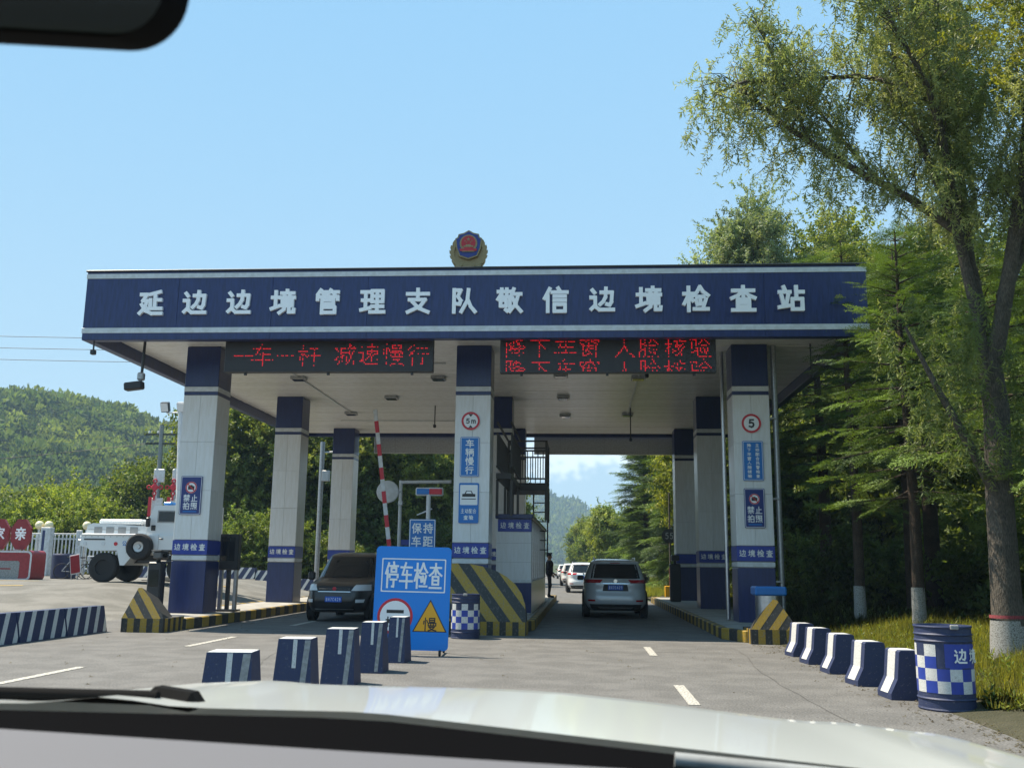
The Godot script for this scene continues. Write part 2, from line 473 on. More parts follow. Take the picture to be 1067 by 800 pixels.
# ---------------------------------------------------------------- writing: strokes on a 100 x 100 square, y down
var G := {
"一": [[6,50,94,50]],
"边": [[46,22,90,22,87,60,80,72,68,68],[66,5,64,40,55,58,42,70],[12,12,22,24],[6,42,24,42,24,72,8,88],[22,76,40,90,96,90]],
"境": [[5,32,35,32],[20,8,20,72],[3,78,36,66],[66,3,66,13],[42,15,94,15],[54,19,58,29],[80,19,76,29],[38,33,97,33],[48,42,88,42,88,66,48,66,48,42],[48,54,88,54],[60,66,56,80,36,95],[76,66,76,91,95,91,96,80]],
"管": [[22,3,9,22],[16,12,45,12],[28,13,34,22],[62,3,52,20],[58,12,93,12],[72,13,78,22],[50,21,50,30],[9,43,9,31,91,31,91,43],[28,43,28,97],[28,44,74,44,74,60,28,60],[28,73,80,73,80,94,28,94]],
"理": [[5,13,39,13],[8,46,37,46],[22,13,22,78],[3,85,41,76],[48,9,91,9,91,52,48,52,48,9],[48,30,91,30],[69,9,69,91],[47,71,93,71],[40,93,98,93]],
"支": [[7,22,93,22],[50,3,50,45],[15,45,80,45,60,72,9,95],[29,54,56,80,93,95]],
"队": [[13,6,13,97],[13,9,39,9,28,34,40,50,35,64,24,63],[70,6,66,50,42,95],[68,46,80,74,98,95]],
"敬": [[5,16,55,16],[20,5,20,27],[40,5,40,27],[18,27,5,47],[14,37,53,37,53,86,43,93,36,87],[16,51,38,51,38,73,16,73,16,51],[68,5,56,37],[62,26,97,26],[86,28,76,64,52,95],[64,42,76,70,98,95]],
"信": [[28,5,7,45],[20,32,20,97],[60,3,67,14],[36,20,97,20],[44,36,90,36],[44,52,90,52],[46,68,88,68,88,95,46,95,46,68]],
"延": [[87,5,44,16],[67,12,67,72],[67,38,91,38],[48,36,48,72],[40,73,95,73],[7,16,33,16,16,42,35,42,26,70,5,93],[12,56,30,82,56,93,97,93]],
"检": [[3,30,41,30],[22,4,22,97],[22,34,4,70],[22,40,39,58],[66,3,54,24,38,40],[66,3,78,22,98,38],[52,42,82,42],[50,54,56,74],[66,51,70,72],[89,50,79,80],[42,90,97,90]],
"查": [[9,19,91,19],[50,3,50,45],[46,22,30,38,5,49],[54,22,70,38,95,49],[28,53,72,53,72,82,28,82,28,53],[28,67,72,67],[7,95,93,95]],
"站": [[22,5,27,18],[5,26,47,26],[13,38,20,70],[39,36,32,68],[3,85,49,78],[70,5,70,52],[70,26,97,26],[54,53,92,53,92,93,54,93,54,53]],
"车": [[9,20,91,20],[45,3,22,48,87,48],[3,72,97,72],[55,32,55,98]],
"杆": [[3,30,41,30],[22,4,22,97],[22,34,4,70],[22,40,39,58],[50,17,93,17],[44,50,98,50],[71,17,71,97]],
"减": [[8,17,20,32],[6,82,22,52],[28,21,97,21],[32,21,32,60,22,92],[40,39,64,39],[42,54,62,54,62,77,42,77,42,54],[72,3,76,50,90,90,97,76],[90,36,82,62,62,93],[82,5,92,14]],
"速": [[12,10,22,22],[6,42,24,42,24,72,8,88],[22,76,40,92,96,92],[42,15,96,15],[46,30,90,30,90,48,46,48,46,30],[68,3,68,82],[66,50,42,74],[70,50,94,72]],
"慢": [[18,3,18,97],[8,26,6,48],[28,20,34,36],[48,5,86,5,86,32,48,32,48,5],[48,19,86,19],[40,41,95,41,95,60,40,60,40,41],[58,41,58,60],[77,41,77,60],[44,70,85,70,66,88,40,97],[52,76,70,90,98,97]],
"行": [[30,5,8,28],[34,31,7,60],[24,46,24,97],[48,17,93,17],[42,44,98,44],[76,44,76,92,62,89]],
"降": [[13,6,13,97],[13,9,37,9,28,34,38,50,33,64,24,63],[62,3,44,28],[56,14,85,14,66,32,42,44],[58,22,74,36,98,44],[46,56,92,56],[52,56,48,76],[42,76,98,76],[71,46,71,98]],
"下": [[5,13,95,13],[48,13,48,97],[52,36,77,56]],
"窗": [[50,1,50,12],[9,25,9,14,91,14,91,25],[36,18,16,34],[62,18,85,32],[48,28,40,38],[20,40,80,40,80,97,20,97,20,40],[44,44,30,64],[40,52,66,52,50,76,28,87],[40,62,60,78]],
"人": [[50,5,46,46,7,95],[48,40,66,74,95,95]],
"脸": [[12,7,12,60,4,95],[12,7,36,7,36,93,26,93],[12,34,36,34],[12,58,36,58],[68,3,56,24,42,40],[68,3,80,22,98,38],[54,42,83,42],[52,54,58,74],[68,51,72,72],[89,50,80,80],[44,90,98,90]],
"核": [[3,30,41,30],[22,4,22,97],[22,34,4,70],[22,40,39,58],[68,3,72,14],[44,20,98,20],[66,22,52,44,80,42],[84,32,66,60,42,72],[90,46,70,76,40,97],[72,76,93,97]],
"验": [[6,11,34,11,30,50],[12,26,10,50,40,50,38,88,28,95],[4,72,30,68],[68,3,56,24,42,40],[68,3,80,22,98,38],[54,42,83,42],[52,54,58,74],[68,51,72,72],[89,50,80,80],[44,90,98,90]],
"停": [[28,5,7,45],[20,32,20,97],[64,1,67,12],[36,16,98,16],[48,24,84,24,84,38,48,38,48,24],[36,59,36,48,97,48,97,59],[44,67,91,67],[68,67,68,94,56,93]],
"保": [[28,5,7,45],[20,32,20,97],[44,9,87,9,87,36,44,36,44,9],[36,54,98,54],[66,38,66,98],[62,56,36,88],[70,56,98,87]],
"持": [[3,26,37,26],[22,3,22,93,10,88],[3,62,37,50],[46,18,91,18],[68,3,68,38],[40,38,98,38],[40,58,98,58],[81,44,81,95,66,91],[52,68,60,80]],
"距": [[8,7,36,7,36,34,8,34,8,7],[22,34,22,84],[22,56,39,56],[8,54,8,86],[3,93,43,82],[52,9,52,93],[52,9,97,9],[52,33,90,33,90,66,52,66],[52,93,98,93]],
"辆": [[3,18,41,18],[18,3,8,44,39,44],[2,68,43,66],[24,32,24,97],[46,12,98,12],[50,33,50,97],[50,33,95,33,95,95,86,92],[64,12,62,50,54,72],[64,46,70,62],[80,12,78,50,72,70],[80,46,88,62]],
"禁": [[5,14,47,14],[26,1,26,47],[24,18,5,38],[28,18,45,32],[54,14,95,14],[74,1,74,47],[72,18,54,36],[76,18,97,38],[20,53,80,53],[7,67,93,67],[50,67,50,97,40,95],[30,77,14,93],[68,77,89,91]],
"止": [[52,5,52,92],[52,42,87,42],[24,36,24,92],[5,93,95,93]],
"拍": [[3,26,37,26],[22,3,22,93,10,88],[3,62,37,50],[68,1,58,18],[46,20,92,20,92,93,46,93,46,20],[46,56,92,56]],
"照": [[10,7,42,7,42,52,10,52,10,7],[10,30,42,30],[52,9,91,9,87,32,76,34],[66,9,62,26,50,38],[54,44,91,44,91,63,54,63,54,44],[14,74,7,95],[34,76,38,93],[58,74,64,93],[80,72,93,93]],
"亲": [[50,1,50,12],[13,16,87,16],[30,22,36,36],[70,22,64,36],[7,40,93,40],[13,58,87,58],[50,42,50,95,40,93],[32,68,13,86],[66,68,87,84]],
"家": [[50,1,50,10],[9,26,9,14,91,14,91,26],[22,34,78,34],[52,34,13,58],[36,46,52,66,50,93,40,91],[46,58,13,78],[50,72,13,95],[85,44,60,58],[56,50,95,87]],
"公": [[38,7,9,46],[62,7,93,46],[48,42,22,84,77,84],[66,62,85,95]],
"安": [[50,1,50,12],[9,28,9,14,91,14,91,28],[44,28,24,66,82,94],[70,46,58,74,13,95],[5,48,95,48]],
"主": [[44,1,55,12],[13,22,87,22],[17,55,83,55],[50,22,50,93],[5,93,95,93]],
"动": [[7,18,45,18],[3,40,49,40],[26,40,11,77,45,71],[34,56,47,82],[52,28,95,28,90,85,78,93],[72,5,70,50,50,95]],
"配": [[3,9,53,9],[7,28,49,28,49,95,7,95,7,28],[22,9,22,44,12,57],[36,9,36,48,47,48],[9,74,47,74],[60,13,93,13,93,46,62,46,62,89,97,89,97,72]],
"合": [[50,3,34,26,5,45],[50,3,68,26,95,45],[30,45,70,45],[23,60,77,60,77,95,23,95,23,60]],
"民": [[17,9,81,9,81,36,17,36],[17,9,17,95,47,80],[17,54,93,54],[54,36,64,74,91,95,95,76]],
"警": [[5,8,51,8],[16,1,16,14],[36,1,36,14],[9,18,45,18,43,40],[13,24,33,24,33,37,13,37,13,24],[64,1,54,20],[58,12,95,12],[85,14,74,34,54,47],[62,22,93,47],[9,55,91,55],[21,65,79,65],[21,74,79,74],[25,83,75,83,75,97,25,97,25,83]],
"吉": [[9,20,91,20],[50,3,50,44],[22,44,78,44],[24,60,76,60,76,95,24,95,24,60]],
"5": [[78,8,32,8,26,46,52,39,74,48,80,66,70,86,48,94,20,84]],
"m": [[12,34,12,94],[12,52,26,37,42,38,50,52,50,94],[50,52,64,37,80,38,88,52,88,94]],
"7": [[18,8,82,8,42,94]],
"C": [[82,20,62,8,36,8,20,28,18,70,34,92,60,94,82,82]],
"4": [[64,94,64,8,16,68,90,68]],
"2": [[20,24,36,8,64,8,80,26,70,50,20,92,84,92]],
"9": [[76,40,60,52,36,50,22,34,28,14,50,7,70,14,78,34,74,70,58,92,30,92]],
"H": [[20,6,20,94],[80,6,80,94],[20,50,80,50]],
}

# one character: xf maps its square (x right, y up, origin at its middle) to the place; depth > 0 raises it
func glyph(st: SurfaceTool, ch: String, xf: Transform3D, w: float, h: float, weight: float, depth: float) -> void:
	if not G.has(ch):
		return
	var k := 0
	var hw := weight * minf(w, h) / 2.0
	for s in G[ch]:
		for i in range(0, s.size() - 2, 2):
			var a := Vector2((s[i] / 100.0 - 0.5) * w, (0.5 - s[i + 1] / 100.0) * h)
			var b := Vector2((s[i + 2] / 100.0 - 0.5) * w, (0.5 - s[i + 3] / 100.0) * h)
			var d := (b - a).normalized()
			var n := Vector2(-d.y, d.x) * hw
			a -= d * hw * 0.75
			b += d * hw * 0.75
			var z := depth + k * 0.0003
			k += 1
			var p := [a - n, b - n, b + n, a + n]
			quad(st, xf * Vector3(p[0].x, p[0].y, z), xf * Vector3(p[1].x, p[1].y, z), xf * Vector3(p[2].x, p[2].y, z), xf * Vector3(p[3].x, p[3].y, z))
			if depth > 0.004:
				for e in 4:
					var q: Vector2 = p[e]
					var r: Vector2 = p[(e + 1) % 4]
					quad(st, xf * Vector3(q.x, q.y, 0), xf * Vector3(r.x, r.y, 0), xf * Vector3(r.x, r.y, z), xf * Vector3(q.x, q.y, z))

func text(st: SurfaceTool, t: String, xf: Transform3D, w: float, h: float, step: Vector2, weight: float, depth: float) -> void:   # centred on xf
	var n := t.length()
	for i in n:
		var o := step * (i - (n - 1) / 2.0)
		glyph(st, t[i], xf * T(o.x, o.y, 0), w, h, weight, depth)

# a character as lamps of a dot matrix; rows outside [y0, y1] stay dark
func dots(st: SurfaceTool, ch: String, x: float, y: float, z: float, size: float, n: int, lo: float, hi: float) -> void:
	var on := {}
	for s in G[ch]:
		for i in range(0, s.size() - 2, 2):
			var a := Vector2(s[i], s[i + 1]) / 100.0 * (n - 1)
			var b := Vector2(s[i + 2], s[i + 3]) / 100.0 * (n - 1)
			var steps := int(maxf(absf(b.x - a.x), absf(b.y - a.y)) + 1)
			for k in steps + 1:
				var p := a.lerp(b, float(k) / steps)
				on[Vector2i(roundi(p.x), roundi(p.y))] = true
	var c := size / n
	for q in on:
		var px: float = x + (q.x - n / 2.0 + 0.5) * c
		var py: float = y - (q.y - n / 2.0 + 0.5) * c
		if py < lo or py > hi or rng.randf() < 0.22:
			continue
		var r := c * 0.30
		quad(st, Vector3(px - r, py - r, z), Vector3(px + r, py - r, z), Vector3(px + r, py + r, z), Vector3(px - r, py + r, z))

# diagonal bands cut out of a flat outline, each a part of its own raised by lift
func stripes(n: String, poly: PackedVector2Array, xf: Transform3D, slope: float, period: float, share: float, phase: float, m: Material, parent: Node, lift := 0.003) -> void:
	var lo := Vector2(1e9, 1e9)
	var hi := -lo
	for q in poly:
		lo = lo.min(q)
		hi = hi.max(q)
	var h := hi.y - lo.y
	var x := lo.x - absf(slope) * h - period + phase
	while x < hi.x + absf(slope) * h + period:
		var band := PackedVector2Array([Vector2(x, lo.y - 0.001), Vector2(x + period * share, lo.y - 0.001), Vector2(x + period * share + slope * h, hi.y + 0.001), Vector2(x + slope * h, hi.y + 0.001)])
		for cut in Geometry2D.intersect_polygons(poly, band):
			if cut.size() >= 3 and not Geometry2D.triangulate_polygon(cut).is_empty():
				var st := new_st()
				prism(st, cut, xf * T(0, 0, lift), 0.0)
				part(n, st, m, parent)
		x += period

# ---------------------------------------------------------------- the place
func sst(a: float, b: float, x: float) -> float:
	var t := clampf((x - a) / (b - a), 0.0, 1.0)
	return t * t * (3.0 - 2.0 * t)

func ground_at(x: float, z: float) -> float:
	return 0.72 * sst(-22.0, -34.0, z) * sst(-11.6, -16.0, x) + 0.38 * sst(4.5, 7.0, x)

func bend(z: float) -> float:
	return 0.033 * (z + 30.0) if z < -30.0 else 0.0

func hill_at(x: float, z: float, hs: Array) -> float:
	var y := 0.0
	for h in hs:
		var dx: float = (x - h[0]) / h[3]
		var dz: float = (z - h[1]) / h[4]
		y += h[2] * exp(-(dx * dx + dz * dz))
	return y

func _ready() -> void:
	rng.seed = 20240611
	setup_view()
	setup_materials()
	build_ground()
	build_gate()
	build_islands()
	build_booth()
	build_hills()
	build_trees()
	build_signs()
	build_vehicles()
	build_barriers()
	build_equipment()
	build_plaza()
	build_verge()
	build_person()
	build_own_car()

func setup_view() -> void:
	var cam := Camera3D.new()
	cam.name = "camera"
	add_child(cam)
	cam.position = Vector3(0, 1.5, 0)
	cam.rotation = Vector3(deg_to_rad(10.73), deg_to_rad(4.2), 0.0124)
	var at := CameraAttributesPhysical.new()
	at.frustum_focal_length = 30.0
	at.exposure_aperture = 9.0
	at.frustum_focus_distance = 24.0
	at.frustum_near = 0.1
	at.frustum_far = 4000.0
	cam.attributes = at
	cam.projection = Camera3D.PROJECTION_FRUSTUM
	cam.near = 0.1
	cam.far = 4000.0
	cam.size = 0.08
	cam.current = true
	var env := Environment.new()
	env.background_mode = Environment.BG_SKY
	env.tonemap_mode = Environment.TONE_MAPPER_LINEAR
	env.tonemap_exposure = 2.35
	env.sdfgi_enabled = true
	env.ssao_enabled = true
	env.ssil_enabled = true
	env.fog_enabled = true
	env.fog_density = 0.00034
	env.fog_light_color = Color(0.72, 0.84, 0.95)
	var sk := ProceduralSkyMaterial.new()
	sk.sky_top_color = lin(0.125, 0.262, 0.41)
	sk.sky_horizon_color = lin(0.275, 0.375, 0.425)
	sk.sky_curve = 0.24
	sk.ground_horizon_color = Color(0.55, 0.58, 0.55)
	sk.ground_bottom_color = Color(0.3, 0.32, 0.28)
	sk.sun_angle_max = 18.0
	sk.sky_cover = cloud_cover()
	sk.sky_cover_modulate = Color(0.50, 0.46, 0.42, 1.0)
	env.sky = Sky.new()
	env.sky.sky_material = sk
	var we := WorldEnvironment.new()
	we.name = "air"
	we.environment = env
	add_child(we)
	var sun := DirectionalLight3D.new()
	sun.name = "sun"
	add_child(sun)
	sun.light_energy = 1.35
	sun.light_color = Color(1.0, 0.95, 0.87)
	sun.light_angular_distance = 0.5
	sun.shadow_enabled = true
	sun.look_at_from_position(Vector3(-0.46, 0.87, -0.13) * 50.0, Vector3.ZERO)

func cloud_cover() -> ImageTexture:   # small fair-weather clouds low all round the sky
	var w := 2048
	var h := 1024
	var im := Image.create(w, h, false, Image.FORMAT_RGBA8)
	im.fill(Color(1, 1, 1, 0))
	var n := FastNoiseLite.new()
	n.seed = 5
	n.noise_type = FastNoiseLite.TYPE_SIMPLEX
	n.frequency = 0.16
	n.fractal_octaves = 5
	var r := RandomNumberGenerator.new()
	r.seed = 15
	for k in 34:
		var az := r.randf_range(0, 360) if k else 183.4
		var el := r.randf_range(3.5, 8.5) if k else 5.5
		var wx := r.randf_range(1.6, 5.0) if k else 2.3
		var wy := wx * r.randf_range(0.22, 0.4) if k else 0.8
		for j in range(int((90.0 - el - wy * 2.0) / 180.0 * h), int((90.0 - el + wy * 2.0) / 180.0 * h)):
			for i in range(int((az - wx * 1.8) / 360.0 * w), int((az + wx * 1.8) / 360.0 * w)):
				var dx := ((i + 0.5) / w * 360.0 - az) / wx
				var dy := (90.0 - (j + 0.5) / h * 180.0 - el) / wy
				if dy < 0.0:
					dy *= 1.6
				var v := 1.0 - (dx * dx + dy * dy) + n.get_noise_2d(i, j * 1.6) * 1.3
				var a := sst(0.0, 0.6, v) * 0.95
				var ii := posmod(i, w)
				a = maxf(a, im.get_pixel(ii, j).a)
				im.set_pixel(ii, j, Color(1, 1, 1, clampf(a, 0, 1)))
	return ImageTexture.create_from_image(im)

func strip(zs: Array, left: Callable, right: Callable, lift: float, cols := 1) -> SurfaceTool:
	var st := new_st()
	var g := []
	for z in zs:
		var row := []
		for k in cols + 1:
			var x: float = lerpf(left.call(z), right.call(z), float(k) / cols)
			row.append(Vector3(x, ground_at(x, z) + lift, z))
		g.append(row)
	sheet(st, g, Vector3.UP)
	return st

func build_ground() -> void:
	var xs := [-2500.0, -900.0, -400.0, -200.0, -110.0, -80.0]
	var x := -60.0
	while x <= 40.0:
		xs.append(x)
		x += 2.0
	xs.append_array([60.0, 110.0, 250.0, 600.0, 2500.0])
	var zs := [60.0]
	var z := 20.0
	while z >= -110.0:
		zs.append(z)
		z -= 2.0
	zs.append_array([-150.0, -250.0, -500.0, -1000.0, -3200.0])
	var st := new_st()
	var g := []
	for zz in zs:
		var row := []
		for xx in xs:
			row.append(Vector3(xx, ground_at(xx, zz) - 0.09, zz))
		g.append(row)
	sheet(st, g, Vector3.UP)
	struct("ground", st, M.meadow)
	# forest floor on the right
	zs = []
	for k in 60:
		zs.append(16.0 - k * 2.0)
	struct("forest_floor", strip(zs, func(q): return 3.9 + bend(q), func(_q): return 40.0, 0.004, 16), M.soil)
	zs = []
	for k in 48:
		zs.append(16.0 - k * 1.5)
	struct("plaza", strip(zs, func(_q): return -62.0, func(_q): return -11.8, 0.004, 30), M.plaza)
	zs = []
	for k in 52:
		zs.append(16.0 - k * 1.5)
	for q in [-64.0, -70.0, -80.0, -100.0, -140.0, -200.0, -300.0, -450.0, -700.0]:
		zs.append(q)
	var road := struct("road", strip(zs, func(q): return lerpf(-12.0, -7.0, sst(-46.0, -70.0, q)) + bend(q), func(q): return lerpf(4.15 + 0.05 * sin(q * 1.7), 3.1, sst(-40.0, -48.0, q)) + bend(q), 0.010, 10), M.asphalt)
	for q in [[1.24, -5.2, -7.0, 0.13], [1.25, -11.2, -13.0, 0.13], [1.24, -17.2, -19.0, 0.13], [-7.05, -17.3, -19.7, 0.14], [-7.1, -11.4, -13.7, 0.14], [-7.0, -23.5, -25.5, 0.14], [1.2, -47.0, -49.0, 0.13], [1.0, -53.0, -55.0, 0.13]]:
		var s := new_st()
		var b := bend(q[1])
		var c := bend(q[2])
		hexa(s, [Vector3(q[0] - q[3] / 2 + b, 0.013, q[1]), Vector3(q[0] + q[3] / 2 + b, 0.013, q[1]), Vector3(q[0] + q[3] / 2 + c, 0.013, q[2]), Vector3(q[0] - q[3] / 2 + c, 0.013, q[2]),
			Vector3(q[0] - q[3] / 2 + b, 0.016, q[1]), Vector3(q[0] + q[3] / 2 + b, 0.016, q[1]), Vector3(q[0] + q[3] / 2 + c, 0.016, q[2]), Vector3(q[0] - q[3] / 2 + c, 0.016, q[2])])
		part("lane_marking", s, M.roadpaint, road)
	for e in [-1, 1]:
		var s := new_st()
		var rows := []
		for q in [-48.0, -60.0, -80.0, -110.0, -150.0, -220.0, -320.0, -480.0, -690.0]:
			var xe: float = (lerpf(-12.0, -7.0, sst(-46.0, -70.0, q)) + 0.3 if e < 0 else 2.8) + bend(q)
			rows.append([Vector3(xe - 0.07, 0.016 + ground_at(xe, q), q), Vector3(xe + 0.07, 0.016 + ground_at(xe, q), q)])
		sheet(s, rows, Vector3.UP)
		part("edge_line", s, M.roadpaint, road)
	# sealed cracks
	var rc := RandomNumberGenerator.new()
	rc.seed = 88
	for q in [[2.6, -7.0, 2.9, -19.5], [-4.2, -9.0, -5.4, -19.0], [-9.0, -16.0, -4.0, -17.2], [-0.9, -17.6, 2.8, -18.2], [-8.0, -19.0, -5.0, -24.0], [0.3, -20.0, 0.1, -38.0], [2.0, -22.0, 2.3, -40.0]]:
		var s := new_st()
		var rows := []
		var m := 26
		var dv := Vector2(q[2] - q[0], q[3] - q[1])
		var nv := Vector2(-dv.y, dv.x).normalized()
		var wob := 0.0
		for i in m + 1:
			var t := float(i) / m
			wob = wob * 0.85 + rc.randf_range(-0.06, 0.06)
			var c := Vector2(q[0], q[1]) + dv * t + nv * wob
			var hw := rc.randf_range(0.003, 0.010) * (1.0 - pow(2.0 * t - 1.0, 6.0))
			rows.append([Vector3(c.x - nv.x * hw, 0.0125, c.y - nv.y * hw), Vector3(c.x + nv.x * hw, 0.0125, c.y + nv.y * hw)])
		sheet(s, rows, Vector3.UP)
		part("crack", s, M.tar, road)
	# yellow paint left on the plaza
	for q in [[-21.5, -35.5, 2.2, 0.25, 0.1], [-17.0, -36.0, 1.8, 0.22, -0.1], [-19.5, -31.5, 1.6, 0.2, 0.2], [-12.9, -30.0, 1.4, 0.2, 0.0], [-15.2, -39.0, 1.6, 0.22, 0.0]]:
		var s := new_st()
		var b := RY(q[4])
		var g0 := []
		for i in 2:
			var row := []
			for j in 5:
				var v: Vector3 = Vector3(q[0], 0, q[1]) + b * Vector3((j / 4.0 - 0.5) * q[2], 0, (i - 0.5) * q[3])
				row.append(Vector3(v.x, ground_at(v.x, v.z) + 0.009, v.z))
			g0.append(row)
		sheet(s, g0, Vector3.UP)
		part("yellow_marking", s, M.roadyellow, get_node("plaza"))

# ---------------------------------------------------------------- the gate
const COLX := [-9.9, -2.75, 4.23]
const COLZ := [-24.45, -32.05, -39.65]

func build_gate() -> void:
	var P := Vector3(-2.8, 0, -31.6)
	var gate := thing("checkpoint_gate", "navy and white checkpoint gate canopy on nine clad columns spanning the road", "gate", P)
	var x0 := -12.17
	var x1 := 6.62
	var z0 := -22.0
	var z1 := -41.3
	var yb := 6.78
	var yt := 8.50
	# roof deck and boxes of the fascia
	bxp("roof", Vector3((x0 + x1) / 2, 8.12, (z0 + z1) / 2) - P, Vector3(x1 - x0 - 0.5, 0.2, z0 - z1 - 0.5), M.greyconc, gate)
	bxp("fascia", Vector3((x0 + x1) / 2, (yb + yt) / 2, z0 - 0.11) - P, Vector3(x1 - x0, yt - yb, 0.22), M.navyfascia, gate, 0.012)
	bxp("fascia", Vector3((x0 + x1) / 2, (yb + 0.2 + yt) / 2, z1 + 0.11) - P, Vector3(x1 - x0, yt - yb - 0.2, 0.22), M.navyfascia, gate, 0.012)
	for e in [x0 + 0.11, x1 - 0.11]:
		bxp("fascia", Vector3(e, (yb + yt) / 2, (z0 + z1) / 2) - P, Vector3(0.22, yt - yb - 0.004, z0 - z1 - 0.444), M.navyfascia, gate, 0.012)
	for q in [[8.33, 8.45], [6.95, 7.08]]:
		bxp("fascia_stripe", Vector3((x0 + x1) / 2, (q[0] + q[1]) / 2, z0 + 0.018) - P, Vector3(x1 - x0 + 0.02, q[1] - q[0], 0.016), M.fasciawhite, gate, 0.003)
		bxp("fascia_stripe", Vector3(x0 - 0.006, (q[0] + q[1]) / 2, (z0 + z1) / 2) - P, Vector3(0.016, q[1] - q[0], z0 - z1 - 0.03), M.fasciawhite, gate, 0.003)
		bxp("fascia_stripe", Vector3(x1 + 0.006, (q[0] + q[1]) / 2, (z0 + z1) / 2) - P, Vector3(0.016, q[1] - q[0], z0 - z1 - 0.03), M.fasciawhite, gate, 0.003)
	var pw := (x1 - x0) / 8.0
	for i in 8:
		var fp := bxp("fascia_panel", Vector3.ZERO, Vector3(pw - 0.007, yt - yb - 0.01, 0.016), M.navyfascia, gate, 0.004)
		fp.position = Vector3(x0 + pw * (i + 0.5), (yb + yt) / 2, z0 + 0.004 + rng.randf_range(-0.002, 0.002)) - P
		fp.rotation = Vector3(rng.randf_range(-0.002, 0.002), 0, rng.randf_range(-0.0004, 0.0004))
	bxp("roof_cap", Vector3((x0 + x1) / 2, yt + 0.02, z0 - 0.1) - P, Vector3(x1 - x0 + 0.06, 0.04, 0.3), M.blackmetal, gate, 0.008)
	# ceiling boards
	var bw := 0.29
	var n := int((z0 - z1 - 0.46) / bw)
	var meshes := []
	for v in 2:
		var st := new_st()
		cbox(st, Vector3.ZERO, Vector3(x1 - x0 - 0.46, 0.03, bw - 0.02), 0.008)
		meshes.append(st.commit())
	for i in n:
		var o := partm("ceiling_board", meshes[0], M["soffit%d" % (rng.randi() % 3)], gate)
		o.position = Vector3((x0 + x1) / 2, 7.10 + rng.randf_range(-0.004, 0.004), z0 - 0.23 - bw * (i + 0.5)) - P
		o.rotation.z = rng.randf_range(-0.0006, 0.0006)
	bxp("ceiling_backing", Vector3((x0 + x1) / 2, 7.15, (z0 + z1) / 2) - P, Vector3(x1 - x0 - 0.47, 0.03, z0 - z1 - 0.47), M.cladseam, gate)
	# lettering on the fascia
	var words := "延边边境管理支队敬信边境检查站"
	for i in words.length():
		var st := new_st()
		glyph(st, words[i], T(0, 0, 0), 0.60, 0.62, 0.145, 0.07)
		var o := part("letter", st, M.letterwhite, gate)
		o.position = Vector3(-10.47 + i * 1.096, 7.69, z0 + 0.014) - P
	# columns
	for zi in 3:
		for xi in 3:
			column(gate, Vector3(COLX[xi], 0, COLZ[zi]) - P, zi)
	# light fittings in the ceiling
	for q in [[-8.6, -28.2], [-4.3, -28.2], [-8.6, -35.0], [-4.3, -35.0], [-0.6, -27.8], [-0.6, -31.6], [-0.6, -35.5], [1.7, -28.2], [1.7, -35.2], [-6.4, -31.6]]:
		var l := Node3D.new()
		l.name = "ceiling_lamp"
		gate.add_child(l, true)
		l.position = Vector3(q[0], 7.083, q[1]) - P
		bxp("housing", Vector3(0, -0.05, 0), Vector3(0.42, 0.1, 0.42), M.galv, l, 0.012)
		bxp("lens", Vector3(0, -0.105, 0), Vector3(0.34, 0.012, 0.34), M.glassbooth, l)
	# cable ducts under the ceiling
	for q in [[-6.6, -26.2, 5.6], [0.9, -26.2, 5.4], [-6.6, -37.0, 5.8]]:
		bxp("cable_duct", Vector3(q[0], 7.065, q[1]) - P, Vector3(q[2], 0.035, 0.06), M.fasciawhite, gate, 0.006)
	for q in [[-8.6, -31.0], [1.7, -31.4]]:
		bxp("cable_duct", Vector3(q[0], 7.063, q[1]) - P, Vector3(0.05, 0.034, 9.2), M.fasciawhite, gate, 0.006)
	# rain pipe beside the outer right column
	var sp := new_st()
	tube(sp, [Vector3(4.86, 0.25, -24.2) - P, Vector3(4.86, 7.08, -24.2) - P], [0.07, 0.07], 12)
	part("rain_pipe", sp, M.galv, gate)
	for y in [1.2, 3.2, 5.2]:
		bxp("pipe_clip", Vector3(4.79, y, -24.2) - P, Vector3(0.2, 0.05, 0.18), M.galv, gate, 0.008)
	sp = new_st()
	tube(sp, [Vector3(3.66, 0.25, -24.9) - P, Vector3(3.66, 7.08, -24.9) - P], [0.05, 0.05], 10)
	part("cable_pipe", sp, M.steel, gate)

